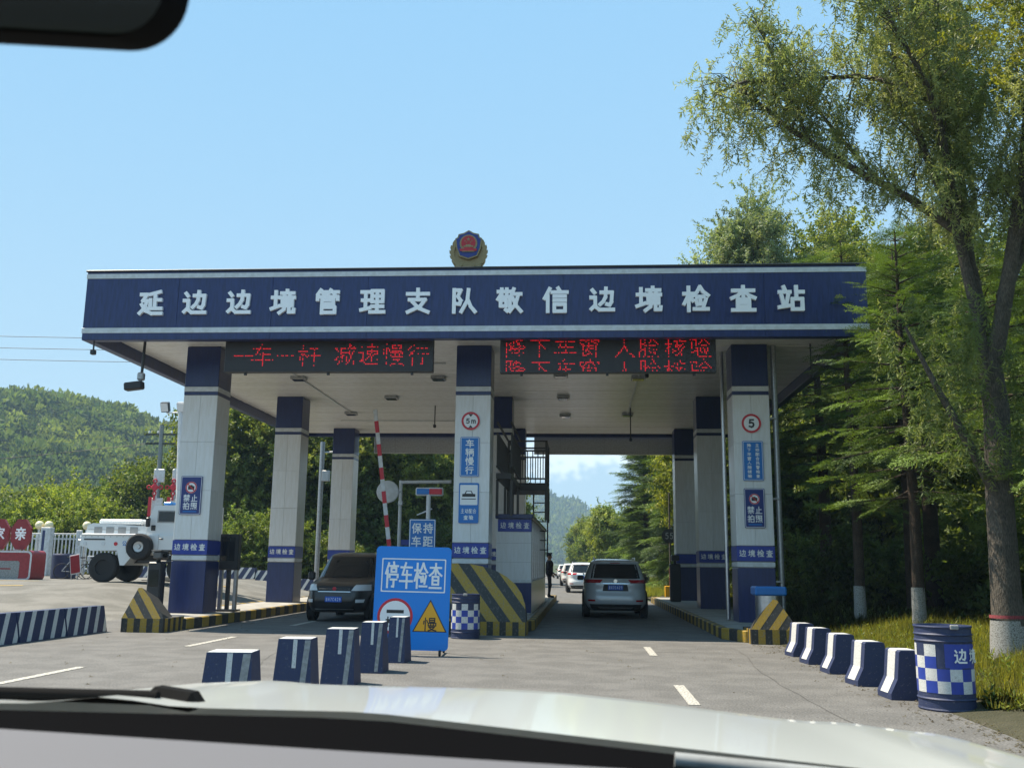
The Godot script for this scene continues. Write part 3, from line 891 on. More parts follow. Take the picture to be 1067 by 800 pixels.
func column(gate: Node3D, at: Vector3, row: int) -> void:
	var c := Node3D.new()
	c.name = "column"
	gate.add_child(c, true)
	c.position = at
	var w := 0.90
	bxp("core", Vector3(0, 3.55, 0), Vector3(w - 0.05, 7.06, w - 0.05), M.cladseam, c)
	bxp("base_cladding", Vector3(0, 0.82, 0), Vector3(w, 1.40, w), M.navyclad, c, 0.01)
	bxp("white_ring", Vector3(0, 1.60, 0), Vector3(w + 0.006, 0.115, w + 0.006), M.fasciawhite, c, 0.006)
	bxp("blue_ring", Vector3(0, 1.862, 0), Vector3(w + 0.012, 0.36, w + 0.012), M.blueband, c, 0.006)
	var ys := [2.056, 3.30, 4.55, 5.774]
	var mesh := {}
	for i in 3:
		var h: float = ys[i + 1] - ys[i] - 0.005
		if not mesh.has(i):
			var st := new_st()
			cbox(st, Vector3.ZERO, Vector3(w / 2 - 0.008, h, 0.03), 0.003)
			mesh[i] = st.commit()
		for f in 4:
			var b := RY(f * PI / 2)
			for s in [-1, 1]:
				var o := partm("panel", mesh[i], M["clad%d" % (rng.randi() % 3)], c)
				o.basis = b
				o.position = b * Vector3(s * (w / 4 - 0.002), (ys[i] + ys[i + 1]) / 2, w / 2 - 0.014 + rng.randf_range(0, 0.002))
	bxp("navy_ring", Vector3(0, 5.822, 0), Vector3(w + 0.006, 0.09, w + 0.006), M.navyclad, c, 0.006)
	bxp("white_ring", Vector3(0, 5.934, 0), Vector3(w + 0.010, 0.128, w + 0.010), M.fasciawhite, c, 0.006)
	bxp("head_cladding", Vector3(0, 6.535, 0), Vector3(w, 1.07, w), M.navyclad, c, 0.01)
	if row < 2:
		var st := new_st()
		text(st, "边境检查", T(0, 1.87, w / 2 + 0.009), 0.16, 0.17, Vector2(0.215, 0), 0.13, 0.002)
		part("lettering", st, M.lettercream, c)

# ---------------------------------------------------------------- kerbed islands with striped prows
func island(label: String, outline: Array, prow: Array, flip: float) -> void:
	# outline: (x, z) corners going round; prow: [x, z, half width left, half width right, apex x, apex y, curved]
	var c := Vector3.ZERO
	for q in outline:
		c += Vector3(q[0], 0, q[1]) / outline.size()
	var o := thing("traffic_island", label, "traffic island", c)
	var poly := PackedVector2Array()
	for q in outline:
		poly.append(Vector2(q[0] - c.x, -(q[1] - c.z)))
	var st := new_st()
	var inner := Geometry2D.offset_polygon(poly, -0.17)[0]
	prism(st, inner, Transform3D(Basis(Vector3(1, 0, 0), Vector3(0, 0, -1), Vector3(0, 1, 0)), Vector3(0, 0.235, 0)), 0.235)
	part("paving", st, M.concrete, o)
	var k := 0
	for i in poly.size():
		var a := poly[i]
		var b := poly[(i + 1) % poly.size()]
		var d := b - a
		var L := d.length()
		var m := maxi(1, int(round(L / 0.42)))
		var ang := atan2(d.y, d.x)
		var sm := new_st()
		cbox(sm, Vector3.ZERO, Vector3(L / m - 0.006, 0.25, 0.16), 0.018)
		var mesh := sm.commit()
		for j in m:
			var p := a.lerp(b, (j + 0.5) / m)
			var nrm := Vector2(d.y, -d.x).normalized()
			if Geometry2D.is_point_in_polygon(p + nrm * 0.05, poly) == false:
				nrm = -nrm
			p += nrm * 0.082
			var e := partm("kerb_block", mesh, M.yellowpaint if k % 2 == 0 else M.blackpaint, o)
			k += 1
			e.position = Vector3(p.x, 0.125, -p.y)
			e.rotation.y = ang
	# prow
	var base := prow[0] as Vector3
	var pw := Node3D.new()
	pw.name = "prow"
	o.add_child(pw, true)
	pw.position = base - c
	var front: PackedVector2Array = prow[1]
	var lean := Basis(Vector3.RIGHT, -float(prow[2]))
	var depth: float = prow[3]
	var w0 := 1e9
	var w1 := -1e9
	for q in front:
		w0 = minf(w0, q.x)
		w1 = maxf(w1, q.x)
	var sb := new_st()
	box(sb, Vector3((w0 + w1) / 2, 0.15, -depth / 2), Vector3(w1 - w0, 0.3, depth))
	part("plinth", sb, M.blackpaint, pw)
	var x := w0
	var i2 := 0
	while x < w1 - 0.02:
		var e := minf(x + 0.14, w1)
		if i2 % 2 == 1:
			bxp("stripe", Vector3((x + e) / 2, 0.15, 0.002), Vector3(e - x, 0.299, 0.01), M.yellowpaint, pw)
		x = e
		i2 += 1
	for s in [-1, 1]:
		var zz := 0.1
		while zz < depth - 0.1:
			bxp("stripe", Vector3(w0 if s < 0 else w1, 0.15, -zz - 0.07), Vector3(0.01, 0.299, 0.14), M.yellowpaint, pw)
			zz += 0.28
	var xf := Transform3D(lean, Vector3(0, 0.3, -0.002))
	var sf := new_st()
	prism(sf, front, xf, depth * 0.8)
	part("body", sf, M.blackpaint, pw)
	stripes("stripe", front, xf, flip * 0.75, 0.36 if front.size() < 8 else 0.52, 0.5, 0.1, M.yellowpaint, pw)

func build_islands() -> void:
	island("kerbed island with striped prow under the outer left columns", [[-9.85, -20.9], [-8.95, -20.9], [-8.8, -22.4], [-8.8, -43.0], [-10.7, -43.0], [-10.7, -22.8]],
		[Vector3(-9.36, 0, -20.45), PackedVector2Array([Vector2(-0.46, 0), Vector2(0.46, 0), Vector2(0.40, 0.12), Vector2(-0.14, 0.66), Vector2(-0.22, 0.66)]), 0.28, 1.1], -1.0)
	var arc := PackedVector2Array()
	for k in 17:
		var t := PI * k / 16.0
		arc.append(Vector2(1.55 * cos(t), 1.3 * pow(sin(t), 0.75)))
	island("kerbed island with rounded striped prow in the middle carrying the booth", [[-4.3, -22.0], [-1.35, -22.0], [-1.1, -23.5], [-1.1, -44.0], [-3.9, -44.0], [-4.3, -24.0]],
		[Vector3(-2.75, 0, -21.4), arc, 0.3, 0.9], -1.0)
	island("kerbed island with striped prow under the outer right columns", [[3.35, -20.6], [4.3, -20.6], [5.0, -22.0], [5.0, -43.0], [3.0, -43.0], [3.0, -21.6]],
		[Vector3(3.86, 0, -20.2), PackedVector2Array([Vector2(-0.45, 0), Vector2(0.45, 0), Vector2(0.38, 0.2), Vector2(0.12, 0.60), Vector2(0.04, 0.62), Vector2(-0.34, 0.22)]), 0.3, 1.0], 1.0)

# ---------------------------------------------------------------- booth and stair
func build_booth() -> void:
	var c := Vector3(-1.805, 0.25, -31.0)
	var o := thing("guard_booth", "small grey and navy guard booth with side windows behind middle column", "booth", c)
	var z0 := 5.0
	var z1 := -5.0
	var x0 := -0.475
	var x1 := 0.475
	bxp("wall", Vector3(0, 1.25, z0 - 0.05), Vector3(x1 - x0, 2.5, 0.1), M.clad1, o, 0.01)
	bxp("wall", Vector3(0, 1.25, z1 + 0.05), Vector3(x1 - x0, 2.5, 0.1), M.clad1, o, 0.01)
	bxp("wall", Vector3(x0 + 0.05, 1.25, 0), Vector3(0.1, 2.5, z0 - z1 - 0.2), M.clad1, o)
	bxp("wall", Vector3(x1 - 0.05, 0.42, 0), Vector3(0.1, 0.84, z0 - z1 - 0.2), M.clad2, o)
	bxp("floor", Vector3(0, 0.03, 0), Vector3(x1 - x0 - 0.2, 0.06, z0 - z1 - 0.2), M.greyconc, o)
	bxp("skirting", Vector3(0, 0.42, z0 + 0.004), Vector3(x1 - x0 + 0.01, 0.78, 0.012), M.navyclad, o)
	bxp("trim", Vector3(0, 0.86, z0 + 0.005), Vector3(x1 - x0 + 0.012, 0.07, 0.014), M.fasciawhite, o)
	bxp("sign_band", Vector3(0.02, 2.32, z0 + 0.012), Vector3(x1 - x0 - 0.04, 0.33, 0.03), M.blueband, o, 0.006)
	var st := new_st()
	text(st, "边境检查", T(0.02, 2.32, z0 + 0.028), 0.15, 0.17, Vector2(0.21, 0), 0.12, 0.002)
	part("lettering", st, M.lettercream, o)
	for y in [1.35, 1.85]:
		bxp("wall_seam", Vector3(0, y, z0 + 0.001), Vector3(x1 - x0 - 0.02, 0.006, 0.004), M.cladseam, o)
	bxp("roof", Vector3(0, 2.56, 0), Vector3(x1 - x0 + 0.06, 0.12, z0 - z1 + 0.2), M.navyclad, o, 0.012)
	var zz := z0 - 0.1
	while zz > z1 + 0.2:
		bxp("post", Vector3(x1 - 0.04, 1.67, zz), Vector3(0.08, 1.66, 0.09), M.steel, o, 0.008)
		if zz > z1 + 0.6:
			var p := bxp("window", Vector3(x1 - 0.06, 1.6, zz - 0.62), Vector3(0.02, 1.4, 1.1), M.glassbooth, o)
			bxp("sill", Vector3(0.03, -0.72, 0), Vector3(0.12, 0.04, 1.1), M.steel, p)
		zz -= 1.24
	# stair with platform beside the booth
	var s := thing("steel_stair", "dark steel stair with railed landing above the guard booth", "staircase", Vector3(-1.65, 2.87, -30.3))
	var m: Material = M.stairmetal
	bxp("landing", Vector3(0, 1.0, 0.0), Vector3(1.25, 0.2, 1.9), m, s, 0.01)
	for e in [[-0.58, 0.9], [0.58, 0.9], [-0.58, -0.9], [0.58, -0.9]]:
		bxp("leg", Vector3(e[0], 0.45, e[1]), Vector3(0.09, 0.9, 0.09), m, s)
		bxp("railing_post", Vector3(e[0], 1.77, e[1]), Vector3(0.07, 1.34, 0.07), m, s)
	for side in [[0, 0.9], [0, -0.9], [1, 0.58], [1, -0.58]]:
		for y in [1.26, 2.12, 2.42]:
			if side[0] == 0:
				bxp("rail", Vector3(0, y, side[1]), Vector3(1.09, 0.05, 0.045), m, s)
			else:
				bxp("rail", Vector3(side[1], y, 0), Vector3(0.045, 0.05, 1.73), m, s)
		for k in 7:
			var t := -0.6 + k * 0.2
			if side[0] == 0:
				bxp("baluster", Vector3(t * 0.8, 1.69, side[1]), Vector3(0.03, 0.8, 0.03), m, s)
			else:
				bxp("baluster", Vector3(side[1], 1.69, t * 1.3), Vector3(0.03, 0.8, 0.03), m, s)
	# walkway from the landing towards the front
	bxp("walkway", Vector3(-0.41, 0.98, 2.9), Vector3(0.42, 0.16, 3.86), m, s, 0.01)
	for e in [-0.60, -0.22]:
		for y in [1.24, 2.12, 2.42]:
			bxp("rail", Vector3(e, y, 2.9), Vector3(0.045, 0.05, 3.86), m, s)
		for k in 26:
			bxp("baluster", Vector3(e, 1.7, 1.05 + k * 0.148), Vector3(0.03, 0.84, 0.03), m, s)
		for lz in [1.9, 4.6]:
			bxp("leg", Vector3(e, 0.42, lz), Vector3(0.07, 0.96, 0.07), m, s)
	# ladder under the landing
	for e in [0.1, 0.56]:
		bxp("ladder_rail", Vector3(e, 0.1, -1.05), Vector3(0.045, 2.2, 0.045), m, s)
	for k in 7:
		bxp("rung", Vector3(0.33, -0.85 + k * 0.3, -1.05), Vector3(0.41, 0.035, 0.035), m, s)

# ---------------------------------------------------------------- hills and trees
const HILL := [[-224.0, -410.0, 58.0, 120.0, 150.0], [-420.0, -470.0, 66.0, 150.0, 160.0]]
const FARHILL := [[-86.0, -1500.0, 91.0, 155.0, 300.0], [-700.0, -1600.0, 120.0, 380.0, 320.0], [520.0, -1600.0, 110.0, 330.0, 320.0]]

func leaf_mesh(n: int, length: float, ll: float, lw: float, style: int, sd: int) -> ArrayMesh:
	var r := RandomNumberGenerator.new()
	r.seed = sd
	var v := PackedVector3Array()
	var nn := PackedVector3Array()
	var bendx := r.randf_range(-0.3, 0.3)
	for i in n:
		var t := (i + r.randf()) / n
		var base: Vector3
		var d: Vector3
		if style == 0:   # twig growing along +y
			base = Vector3(bendx * t * t * length, t * length, r.randf_range(-0.04, 0.04) * length)
			var a := r.randf() * TAU
			d = Vector3(cos(a), r.randf_range(-0.3, 0.9), sin(a)).normalized()
		elif style == 1:   # hanging twig
			base = Vector3(bendx * (1.0 - t) * length * 0.6 + 0.25 * sin(t * 2.0) * length, -t * length * 0.85, 0)
			var a := r.randf() * TAU
			d = Vector3(cos(a) * 0.8, r.randf_range(-1.3, 0.1), sin(a) * 0.8).normalized()
		else:   # ball of leaves
			var u := Vector3(r.randfn(), r.randfn(), r.randfn()).normalized()
			base = u * length * pow(r.randf(), 0.33)
			base.y *= 0.75
			d = (u + Vector3(r.randfn(), r.randfn(), r.randfn()) * 0.6).normalized()
		var s := d.cross(Vector3(r.randfn(), r.randfn() + 0.8, r.randfn())).normalized()
		var m := d.cross(s)
		var L := ll * r.randf_range(0.65, 1.2)
		var W := lw * r.randf_range(0.75, 1.2)
		var q := [base, base + d * L * 0.45 + s * W * 0.5 + m * W * 0.18, base + d * L - m * L * 0.1, base + d * L * 0.45 - s * W * 0.5 + m * W * 0.18]
		for k in [[0, 1, 2], [0, 2, 3]]:
			var nv: Vector3 = (q[k[2]] - q[k[0]]).cross(q[k[1]] - q[k[0]]).normalized()
			for j in k:
				v.append(q[j])
				nn.append(nv)
	return arr(v, nn)

func arr(v: PackedVector3Array, nn: PackedVector3Array) -> ArrayMesh:
	var a := []
	a.resize(Mesh.ARRAY_MAX)
	a[Mesh.ARRAY_VERTEX] = v
	a[Mesh.ARRAY_NORMAL] = nn
	var m := ArrayMesh.new()
	m.add_surface_from_arrays(Mesh.PRIMITIVE_TRIANGLES, a)
	return m

func solid(n: String, mesh: ArrayMesh, m: Material, xfs: Array, cols: Array, parent: Node) -> MeshInstance3D:   # all copies joined into one mesh
	var a := mesh.surface_get_arrays(0)
	var v0: PackedVector3Array = a[Mesh.ARRAY_VERTEX]
	var n0: PackedVector3Array = a[Mesh.ARRAY_NORMAL]
	var v := PackedVector3Array()
	var nn := PackedVector3Array()
	var cc := PackedColorArray()
	var one := PackedColorArray()
	one.resize(v0.size())
	for i in xfs.size():
		v.append_array(xfs[i] * v0)
		nn.append_array(Transform3D(xfs[i].basis.orthonormalized(), Vector3.ZERO) * n0)
		one.fill(cols[i])
		cc.append_array(one)
	var b := []
	b.resize(Mesh.ARRAY_MAX)
	b[Mesh.ARRAY_VERTEX] = v
	b[Mesh.ARRAY_NORMAL] = nn
	b[Mesh.ARRAY_COLOR] = cc
	var am := ArrayMesh.new()
	am.add_surface_from_arrays(Mesh.PRIMITIVE_TRIANGLES, b)
	return partm(n, am, m, parent)

func spray_mesh(sd: int, fine := 1.0) -> ArrayMesh:   # a flat conifer twig of length 1 along +x
	var r := RandomNumberGenerator.new()
	r.seed = sd
	var v := PackedVector3Array()
	var nn := PackedVector3Array()
	var put := func(b: Vector3, d: Vector3, L: float, W: float):
		var s := d.cross(Vector3(r.randf_range(-0.5, 0.5), 1, r.randf_range(-0.5, 0.5))).normalized()
		var q := [b, b + d * L * 0.5 + s * W, b + d * L, b + d * L * 0.5 - s * W]
		for k in [[0, 1, 2], [0, 2, 3]]:
			var nv: Vector3 = (q[k[2]] - q[k[0]]).cross(q[k[1]] - q[k[0]]).normalized()
			for j in k:
				v.append(q[j])
				nn.append(nv)
	for k in 13:
		var t := 0.06 + k * 0.072
		for s in [-1, 1]:
			var L: float = (1.0 - t) * 0.42 + 0.09
			L *= r.randf_range(0.8, 1.15)
			var d := Vector3(cos(0.9), r.randf_range(-0.12, 0.12), s * sin(0.9)).normalized()
			var o := Vector3(t, -0.1 * t * t, 0)
			var m := int(L / (0.055 / fine)) + 1
			for j in m:
				var p: Vector3 = o + d * (L * j / m) + Vector3(0, -0.25 * pow(L * j / m, 2.0), 0)
				var e := (d + Vector3(r.randf_range(-0.7, 0.9), r.randf_range(-0.3, 0.7), r.randf_range(-0.8, 0.8))).normalized()
				put.call(p, e, r.randf_range(0.07, 0.12), 0.015)
	return arr(v, nn)

func tint(a: Color, b: Color, t: float, k: float) -> Color:
	var c := a.lerp(b, t)
	return Color(c.r * k, c.g * k, c.b * k)

func aim(d: Vector3, spin: float, s: Vector3) -> Basis:   # +y turned to d
	var y := d.normalized()
	var x := y.cross(Vector3(0.12, 0.3, 0.94)).normalized()
	var z := x.cross(y)
	return Basis(x, y, z) * Basis(Vector3.UP, spin) * Basis.from_scale(s)

func whitewashed(o: Node3D, r0: float, lean := Vector3.ZERO, h := 0.85) -> void:
	var st := new_st()
	tube(st, [Vector3(0, -0.05, 0), Vector3(0, 0.3, 0) + lean * 0.3, Vector3(0, h, 0) + lean * h], [r0 * 1.22 + 0.006, r0 * 1.12 + 0.006, r0 * 1.01 + 0.006], 16, false)
	part("whitewash_band", st, M.whitewash, o)

func broad_tree(label: String, nm: String, at: Vector3, H: float, tr: float, lobes: Array, per: int, mesh: Mesh, ca: Color, cb: Color, sc: float, sd: int, group := "", clump := 1.0, mat := "leaf") -> Node3D:
	var r := RandomNumberGenerator.new()
	r.seed = sd
	var o := thing(nm, label, "tree", at, 0.0, group)
	var st := new_st()
	var tops := []
	var xfs := []
	var cols := []
	var fork := H * 0.35
	var pts := []
	var rad := []
	for k in 7:
		var t := k / 6.0
		pts.append(Vector3(sin(t * 3.0 + sd) * 0.02 * H * t, t * H * 0.86, cos(t * 2.0 + sd) * 0.02 * H * t))
		rad.append(tr * (1.15 - 1.02 * t))
	tube(st, pts, rad, 10)
	for lb in lobes:
		var c: Vector3 = lb[0]
		var e: Vector3 = lb[1]
		var n: int = lb[2]
		for k in n:
			var u := Vector3(r.randfn(), r.randfn(), r.randfn()).normalized()
			var p := c + Vector3(u.x * e.x, u.y * e.y, u.z * e.z) * lerpf(0.35, 1.0, sqrt(r.randf()))
			var tone := r.randf()
			var lite := r.randf_range(0.72, 1.2)
			var rc := clump * r.randf_range(0.7, 1.25)
			if k % 2 == 0:
				var b0: Vector3 = Vector3(0, clampf(p.y * 0.55, fork * 0.7, H * 0.8), 0)
				var mid := b0.lerp(p, 0.55) + Vector3(0, 0.06 * H * r.randf(), 0)
				tube(st, [b0, mid, p], [tr * 0.22, tr * 0.12, tr * 0.035], 5, false)
			for j in per:
				var g := Vector3(r.randfn(), r.randfn() * 0.8, r.randfn())
				var w := p + g * rc * 0.55
				var d := (g + Vector3(0, 0.5, 0) + u * 0.7).normalized()
				xfs.append(Transform3D(aim(d, r.randf() * TAU, Vector3.ONE * sc * r.randf_range(0.75, 1.25)), w))
				cols.append(tint(ca, cb, clampf(tone + r.randf_range(-0.25, 0.25), 0, 1), 1.75 * lite * r.randf_range(0.8, 1.2)))
	part("trunk", st, M.bark, o)
	many("crown", mesh, M[mat], xfs, cols, o).set_meta("kind", "stuff")
	return o

func conifer(label: String, at: Vector3, H: float, R: float, h0: float, sd: int, ca: Color, cb: Color, sprays: Array, size := 0.8, tr := 0.17, wash := false, nm := "spruce_tree", grp := "conifers at the forest edge") -> Node3D:
	var r := RandomNumberGenerator.new()
	r.seed = sd
	var o := thing(nm, label, "tree", at, 0.0, grp)
	var st := new_st()
	tube(st, [Vector3(0, -0.1, 0), Vector3(0.03, H * 0.3, 0.02), Vector3(-0.02, H * 0.65, 0), Vector3(0, H, 0)], [tr * 1.15, tr, tr * 0.6, 0.015], 10)
	var lists := []
	var clist := []
	for k in sprays.size():
		lists.append([])
		clist.append([])
	var h := h0
	while h < H - 0.15:
		var f := (h - h0) / (H - h0)
		var L0 := R * pow(1.0 - f, 0.75) * (0.75 + 0.25 * minf(1.0, f * 6.0 + 0.5))
		var nb := 4 + r.randi() % 3
		var a0 := r.randf() * TAU
		for k in nb:
			var a := a0 + TAU * k / nb + r.randf_range(-0.3, 0.3)
			var L := L0 * r.randf_range(0.6, 1.12) + 0.15
			var rise := lerpf(-0.10, 0.5, f) + r.randf_range(-0.12, 0.12)
			var out := Vector3(cos(a), 0, sin(a))
			var side := Vector3(-sin(a), 0, cos(a))
			var b0 := Vector3(0, h + r.randf_range(-0.1, 0.1), 0)
			var tipdrop := -0.20 * L
			var at_t := func(t: float) -> Vector3: return b0 + out * (L * t) + Vector3(0, L * rise * t + tipdrop * t * t + 0.10 * L * t * t * t, 0)
			tube(st, [b0, at_t.call(0.5), at_t.call(1.0)], [0.028 * sqrt(L), 0.016 * sqrt(L), 0.005], 4, false)
			var lite := r.randf_range(0.75, 1.25)
			var tone := r.randf()
			var ns := int(L / 0.19) + 3
			for j in ns:
				var t := lerpf(0.28, 0.97, float(j) / (ns - 1))
				var p: Vector3 = at_t.call(t)
				var dirn: Vector3 = (at_t.call(minf(t + 0.1, 1.1)) - at_t.call(t - 0.05)).normalized()
				var s := -1.0 if j % 2 == 0 else 1.0
				if j == ns - 1:
					s = 0.0
				var yaw := s * r.randf_range(0.25, 1.15)
				var dx := (dirn * cos(yaw) + side * sin(yaw) + Vector3(0, r.randf_range(-0.38, 0.16), 0)).normalized()
				var up := (Vector3.UP + out * r.randf_range(-0.3, 0.3) + side * r.randf_range(-0.45, 0.45)).normalized()
				var z := dx.cross(up).normalized()
				up = z.cross(dx)
				var sz := size * (0.55 + 0.45 * minf(L / 1.5, 1.0)) * lerpf(1.05, 0.7, t) * r.randf_range(0.8, 1.2)
				var q := r.randi() % sprays.size()
				lists[q].append(Transform3D(Basis(dx * sz, up * sz, z * sz), p))
				clist[q].append(tint(ca, cb, clampf(tone + r.randf_range(-0.3, 0.3), 0, 1), lite * r.randf_range(0.85, 1.15)))
		h += lerpf(0.46, 0.26, f) * r.randf_range(0.8, 1.2)
	part("trunk", st, M.pinebark, o)
	if wash:
		whitewashed(o, tr * 1.12)
	for q in sprays.size():
		many("crown", sprays[q], M.needle, lists[q], clist[q], o).set_meta("kind", "stuff")
	return o

func build_hills() -> void:
	var q := 0
	for hs in [HILL, FARHILL]:
		var st := new_st()
		var g := []
		var zs := [-120.0, -640.0] if q == 0 else [-900.0, -2200.0]
		var xs := [-760.0, 30.0] if q == 0 else [-1700.0, 1400.0]
		for i in 41:
			var row := []
			for j in 61:
				var x := lerpf(xs[0], xs[1], j / 60.0)
				var z := lerpf(zs[0], zs[1], i / 40.0)
				row.append(Vector3(x, hill_at(x, z, hs) - 0.6, z))
			g.append(row)
		sheet(st, g, Vector3.UP)
		struct("hill", st, M.meadow)
		q += 1
	# woods on the hills: far masses that read as one
	var r := RandomNumberGenerator.new()
	r.seed = 77
	var m := leaf_mesh(70, 2.7, 1.5, 1.1, 2, 12)
	var m2 := leaf_mesh(60, 2.7, 2.0, 1.4, 2, 13)
	for part_no in 2:
		var xfs := []
		var cols := []
		var n: int = [12500, 5200][part_no]
		var tone := FastNoiseLite.new()
		tone.seed = 4
		tone.frequency = 0.02
		for i in n:
			var x: float
			var z: float
			var y: float
			if part_no == 0:
				x = r.randf_range(-440.0, -50.0)
				z = r.randf_range(-440.0, -130.0)
				y = hill_at(x, z, HILL)
				if y < 1.5:
					continue
			else:
				x = r.randf_range(-520.0, 420.0)
				z = r.randf_range(-1560.0, -1000.0)
				y = hill_at(x, z, FARHILL)
				if y < 3.0:
					continue
			var big := clampf(tone.get_noise_2d(x * 1.7 + 300.0, z * 1.7) + 0.5, 0.0, 1.0)
			var s := lerpf(0.55, 1.5, pow(r.randf(), 1.6)) * lerpf(0.7, 1.35, big) * (1.0 if part_no == 0 else 2.3)
			var t := clampf(tone.get_noise_2d(x, z) * 1.3 + 0.45 + r.randf_range(-0.45, 0.45), 0, 1)
			xfs.append(Transform3D(Basis(Vector3.UP, r.randf() * TAU) * Basis.from_scale(Vector3(s, s * r.randf_range(0.9, 1.5), s)), Vector3(x, y + 1.4 * s, z)))
			cols.append(tint(Color(0.085, 0.135, 0.045), Color(0.20, 0.245, 0.065), t, r.randf_range(0.6, 1.3)))
		var o := many("hillside_woods", m if part_no == 0 else m2, M.farleaf, xfs, cols, self)
		o.set_meta("kind", "stuff")
		tag(o, "green woods covering the hill behind the plaza" if part_no == 0 else "hazy woods on the far hill at the end of the road", "woods")

func build_trees() -> void:
	var bushy := leaf_mesh(16, 0.42, 0.16, 0.085, 0, 3)
	var birchy := leaf_mesh(22, 0.55, 0.12, 0.075, 1, 5)
	var sprays := [spray_mesh(21), spray_mesh(22), spray_mesh(23)]
	var dark := Color(0.045, 0.082, 0.030)
	var lite := Color(0.17, 0.255, 0.05)
	# ---- the willow in front
	willow()
	# ---- conifers of the forest edge
	conifer("tall spruce with whitewashed trunk foot behind the second verge block", Vector3(6.25, 0.3, -22.6), 9.0, 1.15, 2.8, 101, dark, lite, sprays, 0.62, 0.105, true)
	conifer("spruce with whitewashed foot showing just left of the barrel", Vector3(6.6, 0.33, -19.8), 8.2, 1.7, 2.7, 102, dark, lite, sprays, 0.66, 0.105, true)
	conifer("slim spruce with whitewashed foot close behind the willow trunk", Vector3(7.05, 0.36, -16.9), 6.6, 1.6, 3.2, 103, dark, lite, sprays, 0.66, 0.095, true)
	conifer("spruce whose bright boughs hang in from the right before the willow trunk", Vector3(7.75, 0.38, -12.5), 5.6, 2.9, 2.0, 104, Color(0.09, 0.15, 0.035), Color(0.25, 0.33, 0.055), sprays, 0.66, 0.13)
	conifer("dark spruce close beside the right end of the canopy", Vector3(8.3, 0.38, -25.2), 9.6, 2.0, 4.4, 105, dark, lite, sprays, 0.8, 0.17)
	conifer("spruce standing in the shade behind the willow trunk", Vector3(9.4, 0.38, -19.6), 8.4, 2.5, 4.0, 106, dark, lite, sprays, 0.8, 0.16)
	conifer("tall dark spruce deep in the wood behind the verge blocks", Vector3(9.6, 0.38, -27.5), 11.0, 2.8, 4.8, 107, dark, lite, sprays, 0.9, 0.19)
	conifer("spruce at the back of the wood behind the willow", Vector3(12.2, 0.38, -23.0), 11.0, 3.0, 4.6, 108, dark, lite, sprays, 0.9, 0.19)
	conifer("spruce at the right edge of the wood", Vector3(10.6, 0.38, -16.2), 8.0, 2.6, 1.8, 109, dark, lite, sprays, 0.8, 0.15)
	conifer("spruce between the canopy end and the deep wood", Vector3(8.1, 0.38, -33.0), 12.0, 2.6, 4.6, 110, dark, lite, sprays, 0.9, 0.18)
	conifer("slim spruce behind the rear right columns", Vector3(7.0, 0.3, -43.0), 11.5, 2.6, 1.8, 111, dark, lite, sprays, 0.9, 0.17)
	# ---- bushes under them
	var k := 0
	for q in [[8.6, -29.5, 1.3], [11.5, -27.0, 1.6], [12.5, -31.0, 1.9], [14.5, -21.5, 1.8], [10.6, -22.0, 1.2], [13.0, -17.5, 1.6], [9.8, -41.0, 1.6]]:
		var R: float = q[2]
		broad_tree(["bush with pale leaves in the wood behind the verge blocks", "wide bush deep in the wood behind the barrel", "bush at the back of the wood, right of the barrel", "bush far back beside the willow trunk", "low bush between the spruce trunks", "bush at the right edge of the wood", "bush behind the rear right columns"][k], "bush", Vector3(q[0], 0.2, q[1]), R * 1.5, 0.05, [[Vector3(0, R * 0.75, 0), Vector3(R, R * 0.75, R), 26]], 26, bushy, Color(0.045, 0.07, 0.02), Color(0.10, 0.13, 0.03), 1.3, 400 + k, "bushes in the wood", 0.6)
		k += 1
	# ---- leafy trees closing the back of the wood
	k = 0
	for q in [[9.0, -47.0, 9.0, 3.0], [13.5, -44.0, 10.0, 3.6], [18.0, -40.0, 10.5, 3.8], [20.5, -33.0, 10.0, 3.8], [21.5, -26.5, 9.5, 3.8], [24.5, -38.0, 12.0, 4.2], [19.5, -20.5, 9.0, 3.6], [13.0, -52.0, 11.0, 3.6]]:
		broad_tree(["leafy tree filling the gap behind the rear right columns", "leafy tree at the back of the wood right of the rear columns", "leafy tree at the back of the wood behind the spruces", "leafy tree far back above the barrel", "leafy tree far back behind the willow trunk", "tallest leafy tree at the back of the wood", "leafy tree at the right edge of the wood", "leafy tree behind the wood near the canopy end"][k], "forest_tree", Vector3(q[0], 0.2, q[1]), q[2], 0.2, [[Vector3(0, q[2] * 0.5, 0), Vector3(q[3], q[2] * 0.48, q[3]), 95]], 40, bushy, Color(0.045, 0.07, 0.018), Color(0.13, 0.155, 0.03), 1.7, 600 + k, "leafy trees closing the wood", 1.2)
		k += 1
	# ---- tall trees behind the right end of the canopy
	broad_tree("tall grey-green tree rising behind the right end of the fascia", "tall_tree", Vector3(9.2, 0.2, -50.0), 22.0, 0.34, [[Vector3(0.3, 15.0, 0), Vector3(2.9, 6.4, 3.2), 100], [Vector3(-1.8, 13.0, 0), Vector3(1.9, 5.0, 2.2), 50]], 46, birchy, Color(0.10, 0.135, 0.065), Color(0.20, 0.235, 0.11), 1.2, 501, "", 1.25)
	broad_tree("tall yellow-green tree beside the grey-green one behind the fascia", "tall_tree", Vector3(13.6, 0.2, -51.0), 20.5, 0.34, [[Vector3(0, 14.0, 0), Vector3(3.4, 6.4, 3.6), 115]], 42, bushy, Color(0.09, 0.125, 0.035), Color(0.20, 0.22, 0.045), 1.4, 502, "", 1.2)
